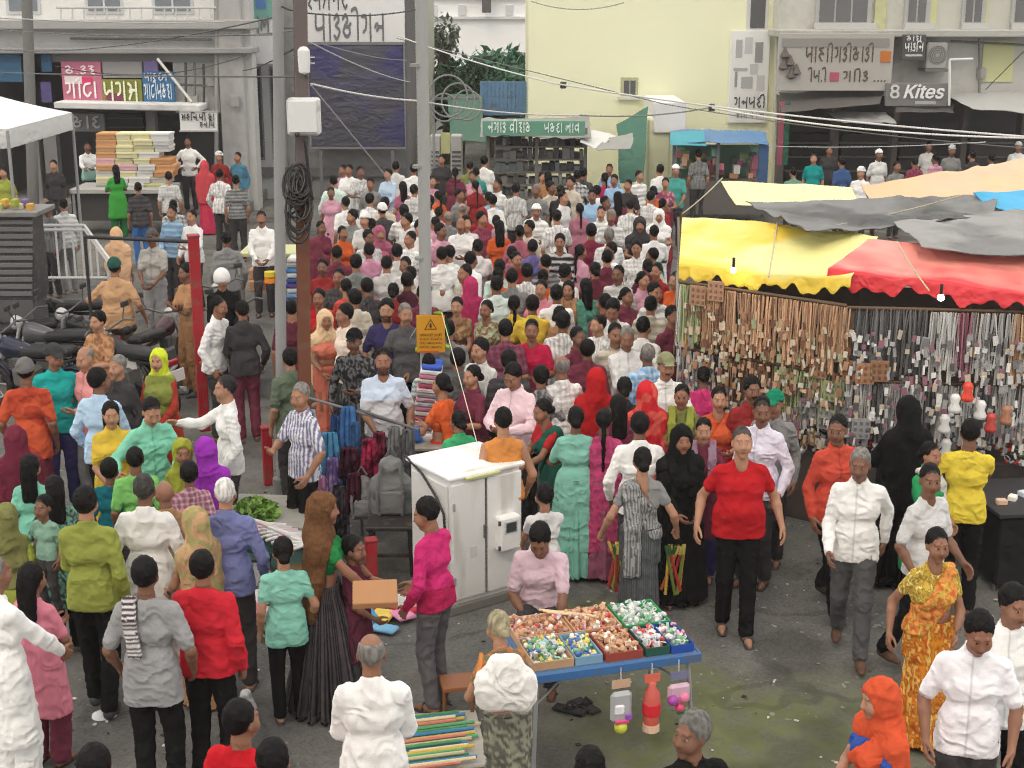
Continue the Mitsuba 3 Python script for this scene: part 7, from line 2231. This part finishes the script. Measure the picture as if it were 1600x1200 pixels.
man(256, 752, 1.5, 30, 'bald brown headed man behind the man in the white kurta', 'K', 'd', 'shirt', 'half', hair=None)
woman(8, 790, 1.45, 10, 'woman in an olive shawl cut off by the left edge', 'l', 'm', 'kurta', 'salwar', drape='wrap', drapec=(120, 120, 70))
woman(22, 668, 1.52, 30, 'woman in a dark maroon sari behind the girl with the hair band', 'm', 'm', drape='veil', drapec=(110, 36, 56))
man(210, 700, 1.46, 10, 'child in a leaf green shirt behind the teal shirted child', (120, 190, 100), 'd', 'tee', 'half', hair='full')
man(468, 600, 1.68, 130, 'grey haired man in a blue and white striped shirt beside the rusty pole', ('vstripe', col(220, 220, 226), col(120, 120, 160), .05), 'k', 'shirt', 'half', hairc=GREYH, head=(20, -5), arms=('easy', 'hold'))
man(598, 545, 1.72, 185, 'bearded man in a pale blue and white T shirt behind the clothes rack', ('half', col(196, 212, 234), col(200, 200, 206), 1.24), 'g', 'tee', 'half', face='b', arms=('easy', 'low'), fat=.02)
man(553, 516, 1.68, 170, 'man with a black cap and black printed shirt beside the clothes rack', ('print', col(44, 44, 46), col(110, 110, 112), .05), 'd', arms=('hold', 'easy'), extra={'cap': col(26, 26, 28)})
man(604, 468, 1.74, 178, 'bearded man in a navy blue T shirt facing the camera', (62, 56, 104), 'k', 'tee', 'half', face='b', hair='full', arms=('easy', 'easy'))
man(633, 475, 1.70, 200, 'grey haired man in a dark grey shirt right of the navy T shirt', (96, 94, 96), 'k', hairc=GREYH, arms=('down', 'easy'), face='m')
woman(508, 486, 1.56, 200, 'woman under a beige veil with an orange dress by the rusty pole', (216, 120, 96), (206, 110, 90), drape='veil', drapec=(222, 190, 150), arms=('low', 'low'))
man(538, 476, 1.70, 120, 'man in a cream shirt looking left beside the beige veil', (236, 216, 200), 'd', hair='full')
woman(498, 452, 1.58, 170, 'woman in a scarlet sari half hidden behind the rusty pole', 'r', 'r', drape='pallu', drapec=(200, 60, 50))
# --- the police
man(237, 359, 1.72, 170, 'policeman in a grey khaki uniform with a cap between the other policemen', (176, 172, 166), (150, 148, 150), 'shirt', 'half-tuck', extra={'cap': col(90, 84, 80)}, arms=('low', 'low'), feet='shoe')
man(178, 404, 1.74, 5, 'broad policeman in a tan shirt seen from behind', (196, 152, 112), (170, 124, 90), 'shirt', 'half', extra={'cap': col(40, 84, 74)}, fat=.05, arms=('out', 'wide'), feet='shoe')
man(290, 412, 1.72, 130, 'policeman in a tan uniform in profile beside the red gate post', (176, 130, 92), (150, 108, 74), 'shirt', 'half-tuck', arms=('fold', 'fold'), hair='full', feet='shoe')
man(152, 487, 1.62, 150, 'man in a light brown shirt with wavy hair in front of the parked motorcycles', ('print', col(186, 136, 96), col(150, 104, 72), .08), (120, 84, 60), 'shirt', 'half', hair='full', arms=('hold', 'low'))
man(346, 424, 1.64, 200, 'motorcyclist with a white helmet and black jacket behind the red gate post', 'k', 'd', extra={'helmet': col(226, 226, 224)}, arms=('low', 'low'))
man(378, 470, 1.66, 20, 'man in a charcoal shirt with a maroon bag cloth by the parked motorcycle', (64, 60, 64), 'm', arms=('low', 'easy'))
man(455, 468, 1.66, 10, 'man in a dark maroon shirt between the steel pole and the rusty pole', (100, 44, 60), 'd', 'tee', 'half')
man(452, 545, 1.62, 30, 'man in a dull green shirt between the two poles, nearer than the maroon shirt', (96, 110, 90), 'd', 'shirt', 'half', hair='full')
woman(492, 372, 1.56, 20, 'woman in a dark red sari just right of the upper rusty pole', (120, 44, 60), 'm', drape='veil', drapec=(116, 50, 66))
# --- left background
man(353, 362, 1.68, 10, 'man in a mid grey shirt standing behind the red gate post', 'g', 'd', arms=('down', 'easy'))
man(408, 330, 1.70, 185, 'man in a crisp white shirt behind the table of brown goods', 'W', 'd', arms=('low', 'low'), face='m')
man(299, 328, 1.66, 150, 'man in white beside the bar of the gate', (230, 230, 230), 'd', arms=('hold', 'easy'))
man(268, 322, 1.66, 160, 'man in a pale blue shirt left of the man in white by the gate bar', 'B', 'd', arms=('easy', 'low'))
woman(181, 356, 1.55, 10, 'woman under a peach veil behind the sloping railing', (214, 130, 80), (196, 120, 80), drape='veil', drapec=(226, 180, 140))
woman(180, 258, 1.58, 30, 'woman in a bright green dress at the display table of shoe boxes', (60, 160, 60), (40, 110, 60), 'kurta', 'salwar', opt='half', hair='long', arms=('hold', 'hold'))
woman(319, 252, 1.58, 0, 'woman in a red and magenta sari in front of the corner shop', (206, 50, 60), ('print', col(210, 60, 60), col(200, 40, 110), .1), drape='veil', drapec=(206, 70, 80))
man(343, 264, 1.70, -10, 'man in a white shirt and dark trousers beside the red sari', 'W', 'd', arms=('easy', 'easy'))
man(368, 274, 1.68, 10, 'man in a grey striped shirt next to the white shirt by the column', ('hstripe', col(150, 150, 150), col(90, 90, 92), .07), 'd', 'tee', 'half')
man(293, 214, 1.68, 180, 'shopkeeper in a white shirt standing in the doorway of the corner shop', 'W', 'd', base=.3, arms=('hip', 'hip'))
man(136, 222, 1.66, 200, 'shopkeeper in white bending beside the stack of shoe boxes', ('half', col(226, 228, 228), col(150, 200, 186), 1.1), 'd', base=.2, arms=('hold', 'reach'))
man(270, 312, 1.60, 20, 'man in a black and white checked shirt before the display table', ('check', col(200, 200, 200), col(70, 70, 72), .08), 'd', 'shirt', 'half')
man(98, 310, 1.66, 30, 'man in a white shirt behind the railing at the left', 'W', 'g')
man(74, 316, 1.64, 150, 'man in a grey shirt by the end of the railing at the left', 'g', 'd')
man(342, 238, 1.66, 170, 'man with a white turban near the column of the shop building', 'R', 'd', extra={'turban': col(214, 212, 208)})
man(83, 250, 1.66, 180, 'dark clothed man behind the concrete pole at the left', 'd', 'd')
man(371, 238, 1.66, 160, 'man in a blue and green checked shirt beside the column', ('check', col(70, 130, 130), col(70, 110, 170), .08), 'd')
man(263, 268, 1.64, 10, 'man in a pale grey T shirt beside the shoe boxes', 'w', 'd', 'tee', 'half')
man(215, 285, 1.62, 20, 'man in dark grey looking at the shoe boxes', 'd', 'b', 'shirt', 'half')
man(5, 262, 1.6, 170, 'woman in a yellow and violet dress behind the packets at the left edge', 'l', 'v', 'kurta', 'half', 'salwar', hair='bun')
# --- back row in the middle
F = [(521, 274, 1.74, 5, 'man in a pale mint shirt with dark trousers walking away beside the cable coil', ('half', col(206, 232, 222), col(190, 214, 232), 1.05), 'd'),
     (545, 257, 1.70, 170, 'man in white left of two men in white before the hoarding', 'W', 'w'), (563, 260, 1.70, 200, 'man in white right of two men in white before the hoarding', 'w', 'd'),
     (606, 264, 1.62, 150, 'man in a light blue shirt bending under the guy wire', (186, 212, 236), 'w'), (646, 256, 1.72, 10, 'man in a long white shirt next to the smooth grey pole', 'W', 'g'),
     (629, 284, 1.58, 20, 'woman in a pink maroon dress left of the long white shirt', (176, 100, 126), 'm'), (690, 242, 1.66, 170, 'man in a dark shirt before the vented cabinets', 'd', 'd'),
     (711, 262, 1.64, 0, 'woman in a maroon shawl before the vented cabinets', 'm', 'm'), (734, 252, 1.66, 10, 'man in an olive shirt left of the white and teal pair', (130, 132, 80), 'd'),
     (757, 244, 1.74, -20, 'man in a white shirt right of the olive shirt', 'W', 'd'), (744, 262, 1.60, 10, 'person in a teal shirt pressed against the man in white', 't', 'd'),
     (570, 333, 1.66, 160, 'man with a white cap and grey shirt', 'w', 'd'), (597, 318, 1.68, 20, 'man in a dark jacket behind the white cap', 'd', 'd'), (631, 320, 1.72, 5, 'man in a bright white shirt left of the smooth grey pole', 'W', 'w'),
     (593, 354, 1.60, 200, 'woman in a rose head scarf behind the pink shirt', (170, 90, 116), 'm'), (576, 380, 1.62, 30, 'stout person in a pink shirt', (206, 140, 170), 'P'), (526, 384, 1.66, 10, 'man in a maroon shirt right of the rusty pole', 'm', 'd'),
     (556, 398, 1.70, 5, 'man in a grey green shirt seen from behind', (128, 134, 130), 'g'), (529, 420, 1.62, 170, 'man with black hair and dark shirt below the maroon shirt', 'd', 'd'), (540, 436, 1.56, 30, 'woman in an orange red sari right of the rusty pole', (206, 76, 60), 'R'),
     (604, 400, 1.66, 0, 'man in a pale grey shirt with black hair', (206, 204, 204), 'd'), (620, 382, 1.66, 10, 'black haired man in a white shirt beside the smooth grey pole', 'w', 'd'), (633, 402, 1.62, 160, 'brown faced woman in white between the pole and the pale grey shirt', 'w', 'm'),
     (636, 426, 1.66, 0, 'black haired man in a dark maroon shirt left of the smooth grey pole', (84, 40, 56), 'd'), (690, 386, 1.70, 5, 'man in a white shirt right behind the smooth grey pole', 'W', 'd'), (720, 340, 1.68, 170, 'bald grey haired man in a white shirt facing the camera', 'W', 'w'),
     (746, 374, 1.70, 20, 'man with reddish neck in a white vest shirt', ('half', col(226, 222, 222), col(150, 130, 140), 1.2), 'd'), (735, 434, 1.58, 0, 'woman under a crimson pink veil', (190, 50, 100), 'm'), (714, 465, 1.56, 170, 'woman in a brown patterned sari above the warning plate', ('print', col(170, 130, 92), col(120, 86, 60), .06), 'E'),
     (722, 318, 1.66, 10, 'man in a dark shirt above the bald grey haired man', 'd', 'd'), (700, 330, 1.64, 20, 'man in a grey shirt above the bald grey haired man', 'g', 'd'), (752, 326, 1.60, 160, 'woman with a red and green scarf', 'R', 'G'),
     (780, 345, 1.64, 10, 'woman with an orange blouse in the middle of the far crowd', 'o', 'm'), (800, 385, 1.60, 0, 'woman in a rose checked dress', ('check', col(150, 80, 100), col(196, 140, 156), .08), 'm'), (780, 405, 1.66, 20, 'black haired man in a mint white shirt', (206, 232, 222), 'd'),
     (832, 375, 1.60, 10, 'man in a violet blue shirt in the far crowd', (110, 104, 166), 'd'), (812, 352, 1.66, 0, 'black haired man in a rose shirt in the far crowd', (176, 96, 116), 'd'), (838, 320, 1.68, 180, 'pale capped man in a white shirt in the far crowd', 'W', 'w'),
     (870, 328, 1.72, 5, 'dark haired man in a very white shirt in the far crowd', 'W', 'd'), (875, 366, 1.70, 175, 'young man in a black and white striped T shirt', ('hstripe', col(190, 190, 190), col(50, 50, 52), .09), 'd'), (852, 398, 1.66, 30, 'man with a striped shirt beside the striped T shirt', ('hstripe', col(150, 150, 150), col(80, 80, 82), .07), 'd'),
     (924, 350, 1.74, 0, 'tall man in a maroon kurta seen from behind', (130, 44, 66), 'm'), (952, 356, 1.70, 5, 'grey haired man with crossed straps over a white shirt', 'W', 'd'), (955, 328, 1.68, 170, 'man in a white shirt behind the grey haired man with straps', 'w', 'd'),
     (1000, 340, 1.68, 180, 'man in dark grey beside the woman in the white veil', 'd', 'd'), (1030, 328, 1.58, 175, 'woman under a white veil at the end of the yellow tarpaulin', 'W', 'w'), (1022, 352, 1.66, 10, 'man in a white and teal shirt before the white veil', ('half', col(230, 230, 230), col(60, 130, 130), 1.15), 'b'),
     (856, 268, 1.60, 10, 'woman in an ochre brown sari before the goods stall', (176, 124, 80), 'E'), (902, 266, 1.70, 0, 'man in a black and white checked shirt before the goods stall', ('check', col(206, 206, 206), col(50, 50, 52), .09), 'd'), (945, 270, 1.62, 20, 'woman in a crimson and maroon sari by the green net', (190, 40, 90), 'm'),
     (838, 288, 1.66, 160, 'pale haired man before the goods stall', 'g', 'd'), (876, 290, 1.62, 10, 'person in dark clothes next to the ochre sari', 'd', 'd'), (906, 318, 1.60, 10, 'woman in a dusty pink dress in the far crowd', (176, 110, 130), 'm'),
     (965, 300, 1.66, 10, 'woman in a maroon dress beside the tripod', 'm', 'm'), (1040, 278, 1.60, 170, 'woman in a maroon patterned sari below the blue stall', ('print', col(140, 66, 90), col(196, 140, 156), .08), 'm'), (1056, 258, 1.70, 180, 'man with a white cap in front of the blue stall', 't', 'd'),
     (915, 436, 1.58, 20, 'woman in a sea green sari in the middle of the crowd', (86, 150, 130), 't'), (1012, 405, 1.56, 10, 'woman in a wine red dress left of the yellow tarpaulin', (110, 50, 70), 'm'), (800, 420, 1.72, 0, 'man in a plain grey shirt in the middle of the crowd', (136, 136, 136), 'd'),
     (776, 432, 1.66, 10, 'black haired man in a mint and white shirt beside the plain grey shirt', (214, 232, 226), 'd'), (846, 438, 1.60, 160, 'girl in a pink top with black hair', (220, 130, 150), 'm'), (870, 446, 1.66, 0, 'man in a white shirt behind the yellow shirts', 'W', 'd'),
     (888, 440, 1.56, 170, 'woman with an ochre shawl in the middle of the crowd', 'K', 'E'), (930, 410, 1.60, 10, 'woman in dark crimson with black hair', (110, 44, 60), 'm'), (803, 462, 1.60, 5, 'woman in a yellow shirt, left of the two yellow shirts', 'y', 'd'), (832, 462, 1.66, 5, 'person in a yellow shirt, right of the two yellow shirts', 'y', 'l')]
for j, (x, y, h, yw, lb, tcol, bcol) in enumerate(F):
    fem = 'woman' in lb or 'girl' in lb
    if fem:
        drp = 'veil' if 'veil' in lb or 'scarf' in lb else 'pallu' if 'sari' in lb else 'scarf' if 'shawl' in lb else None
        woman(x, y, h, yw, lb, tcol, bcol, 'blouse' if drp in ('veil', 'pallu') else 'kurta', 'sari' if drp in ('veil', 'pallu') else 'salwar', hair=['bun', 'braid', 'long'][j % 3], drape=drp, drapec=tcol, arms=[('hold', 'hold'), ('low', 'easy'), ('down', 'hold')][j % 3])
    else:
        ex = {'cap': col(230, 230, 228)} if 'cap' in lb.split() or 'capped' in lb else ()
        gh = 'grey haired' in lb or 'pale haired' in lb
        man(x, y, h, yw, lb, tcol, bcol, 'tee' if 'T shirt' in lb else 'kurta' if 'kurta' in lb or 'long white' in lb else 'shirt', 'half' if j % 3 else 'full', hair='bald' if 'bald' in lb else ['short', 'full'][j % 2], hairc=GREYH if gh else BLACK,
            arms=[('easy', 'easy'), ('hold', 'low'), ('down', 'hold'), ('low', 'low')][j % 4], legs=['stand', 'step', 'step2'][j % 3], extra=ex)
# --- middle of the crowd, nearer
man(790, 500, 1.66, 0, 'man in a maroon checked shirt left of the crimson T shirt', ('check', col(116, 56, 76), col(146, 84, 104), .08), 'd', 'shirt', 'half', hair='full')
man(831, 500, 1.64, 178, 'young man in a crimson T shirt with a white print on its chest', ('half', col(196, 30, 70), col(130, 50, 74), 1.16), 'd', 'tee', 'half', arms=('hold', 'low'))
man(880, 487, 1.72, -10, 'black haired man in a white shirt with dark shoulder strap', 'W', 'd', 'shirt', 'full', hair='full', arms=('hold', 'hold'))
man(957, 470, 1.74, 190, 'tall man in a brilliant white shirt looking down beside the bead strings', 'W', 'd', hair='full', head=(-20, -20), arms=('hold', 'hold'))
man(980, 512, 1.70, 200, 'grey haired man in a white shirt with a white cloth over his arm', 'W', 'w', hairc=GREYH, arms=('hold', 'fold'), head=(-20, -10))
man(918, 531, 1.60, 0, 'dark haired man in grey just above the plain red veil', 'm', 'd', hair='full')
man(878, 556, 1.68, 15, 'grey balding man with a white shawl over his shoulders', 'W', 'd', hair='bald', hairc=GREYH, arms=('hold', 'hold'))
man(795, 548, 1.66, 0, 'black haired man in a dark shirt above the pale pink shirt', 'd', 'd', hair='full')
man(845, 572, 1.60, 20, 'black haired boy in a grey patterned shirt beside the white shawl', ('print', col(150, 150, 150), col(90, 90, 92), .06), 'd', 'shirt', 'half', hair='full')
man(1041, 554, 1.70, 190, 'man with an olive grey cap and white shirt right of the coral veil', 'W', 'd', extra={'cap': col(134, 136, 100)}, arms=('hold', 'hold'), face='m')
man(1012, 538, 1.64, 10, 'man in a light blue checked shirt behind the coral veil', ('check', col(110, 170, 220), col(200, 220, 236), .07), 'd', 'shirt', 'half', hairc=GREYH)
woman(976, 590, 1.56, 0, 'woman with tied black hair between the white shirts and the red veils', 'd', 'd', 'kurta', 'salwar', hair='bun')
woman(1104, 508, 1.56, 180, 'woman with a brown face standing inside the stall under the yellow sheet', 'E', 'd', drape='veil', drapec=(90, 74, 60), face='d')
woman(1099, 574, 1.45, 0, 'woman in a hot pink blouse bending at the stall', (214, 56, 120), 'm', drape='pallu', drapec=(206, 50, 116), lean=15)
man(1176, 590, 1.66, 190, 'man with dark grey hair in a dull red shirt behind the lavender shirt', 'R', 'd', hair='full', face='m')
man(1211, 612, 1.62, 160, 'man with a teal green cap beside the lavender shirt', 'g', 'd', extra={'cap': col(20, 130, 96)})
man(750, 530, 1.66, 140, 'man in a pale grey shirt with a shoulder bag right of the warning plate', (206, 206, 204), 'd', 'shirt', 'half', hair='full', arms=('low', 'easy'))
man(715, 545, 1.64, 10, 'man in a grey jacket and white shirt directly right of the warning plate', ('half', col(96, 96, 98), col(210, 210, 210), 1.2), 'd', 'shirt', 'full', hair='full')
man(700, 500, 1.66, 10, 'man in dark grey hidden behind the warning plate', 'g', 'd')
woman(760, 470, 1.56, 150, 'woman in a pale green and brown sari right of the brown patterned sari', ('print', col(170, 176, 140), col(130, 96, 70), .06), 'E', drape='pallu', drapec=('print', col(170, 176, 140), col(130, 96, 70), .06))
man(660, 445, 1.66, 10, 'man in a maroon shirt partly covered by the smooth grey pole', 'm', 'd')
# --- right background
for x, y, h, yw, lb, tcol, ex in ((1272, 240, 1.66, 160, 'man in a bright teal shirt in front of the dark shop', (20, 150, 150), ()), (1316, 246, 1.66, 20, 'man in a blue shirt next to the bright teal shirt', (60, 90, 140), ()), (1240, 262, 1.6, 10, 'person in a pale green shirt at the corner of the market building', (110, 150, 130), ()),
                                  (1374, 234, 1.7, 190, 'man with a white cap and pale shirt in front of the dark shop', 'w', {'cap': col(236, 236, 234)}), (1346, 262, 1.64, 150, 'man with a white head cloth right behind the pale yellow sheet', 'W', {'turban': col(236, 236, 236)}),
                                  (1430, 246, 1.62, 10, 'man in a maroon brown shirt above the peach tarpaulin', 'm', ()), (1402, 252, 1.64, 200, 'man in a grey shirt left of the maroon brown shirt', 'g', ()), (1488, 228, 1.7, 170, 'man with a pale ring shaped head cloth above the peach tarpaulin', 'g', {'turban': col(190, 190, 190)}),
                                  (1550, 240, 1.66, 10, 'man in a white shirt above the peach tarpaulin', 'W', ()), (1592, 222, 1.7, 160, 'man in a white shirt and white cap at the right edge of the square', 'W', {'cap': col(236, 236, 236)}), (1462, 240, 1.66, 30, 'woman in a pink top above the peach tarpaulin', 'P', ()),
                                  (1092, 234, 1.7, 5, 'man in grey standing at the counter of the blue stall', 'g', ()), (1520, 236, 1.66, 20, 'man in dark clothes left of the white shirt above the peach tarpaulin', 'd', ()), (1296, 228, 1.66, 180, 'shopkeeper in dark clothes inside the dark shop', 'd', ()), (1452, 222, 1.66, 170, 'man in a pale shirt under the long grey awning', 'w', ())):
    man(x, y, h, yw, lb, tcol, 'd', 'shirt', 'half', extra=ex)
# the infant on the arm of the woman in the mint shawl
person(66, 775, .85, 160, 'infant held on the arm of the woman in the mint patterned shawl', top=('tee', cc((130, 170, 150)), 'half'), bottom=('trousers', cc('d')), base=.62, hair='short', pos=None)
# --- those half hidden in the densest part
rg = np.random.default_rng(77)
done = [(M[0, 3], M[1, 3]) for _, M, _, _ in PEOPLE]
SH = ['W', 'w', 'W', 'g', 'W', 'm', 'W', 'P', 'B', 'c', 'w', 'c', 'd', 'W', 'w']
nf = 0
NM = dict(W='white', w='pale grey', g='mid grey', d='dark grey', m='maroon', R='dull red', P='pale pink', B='light blue', K='tan', c='cream', o='orange', n='navy', t='teal', y='yellow')
for j in range(1200):
    px, py = (rg.uniform(500, 1050), rg.uniform(252, 455)) if j % 4 else (rg.uniform(860, 1060), rg.uniform(380, 530))
    w = at_z(px, py, 1.64)
    if w[1] > 30.5 or min((w[0] - a) ** 2 + (w[1] - b) ** 2 for a, b in done) < .40 ** 2 or px > 1020 and 330 < py < 400: continue
    done.append((w[0], w[1]))
    t = SH[rg.integers(len(SH))]
    fc = ['m', 'R', 'P', 'K', 'm', 'R', 'o'][rg.integers(7)]
    if rg.random() < .3:
        woman(px, py, 1.56, rg.uniform(-60, 60) + 180 * (rg.random() < .5), 'woman in ' + NM[fc] + ' half hidden in the dense crowd', fc, 'm', 'kurta', 'salwar', hair=['bun', 'braid'][j % 2], group='half hidden women in ' + NM[fc])
    else:
        man(px, py, rg.uniform(1.62, 1.72), rg.uniform(-60, 60) + 180 * (rg.random() < .55), 'man in ' + NM[t] + ' half hidden in the dense crowd', t, 'd', 'shirt', ['half', 'full'][j % 2], hair=['short', 'full'][j % 2], group='half hidden men in ' + NM[t])
    nf += 1
    if nf > 84: break
# ------------------------------------------------------------------ the hazy air of the day
scene['air'] = {'type': 'homogeneous', 'albedo': {'type': 'rgb', 'value': [.95, .95, .95]}, 'sigma_t': {'type': 'rgb', 'value': [.0007, .0007, .0007]}}
scene['haze'] = {'type': 'cube', 'to_world': T().translate([0, 140, 24]).scale([170, 180, 25.5]), 'bsdf': {'type': 'null'}, 'interior': {'type': 'ref', 'id': 'air'}}
labels['haze'] = {'label': 'thin pale haze filling the air over the square', 'category': 'haze', 'kind': 'stuff'}
scene['camera']['medium'] = {'type': 'ref', 'id': 'air'}
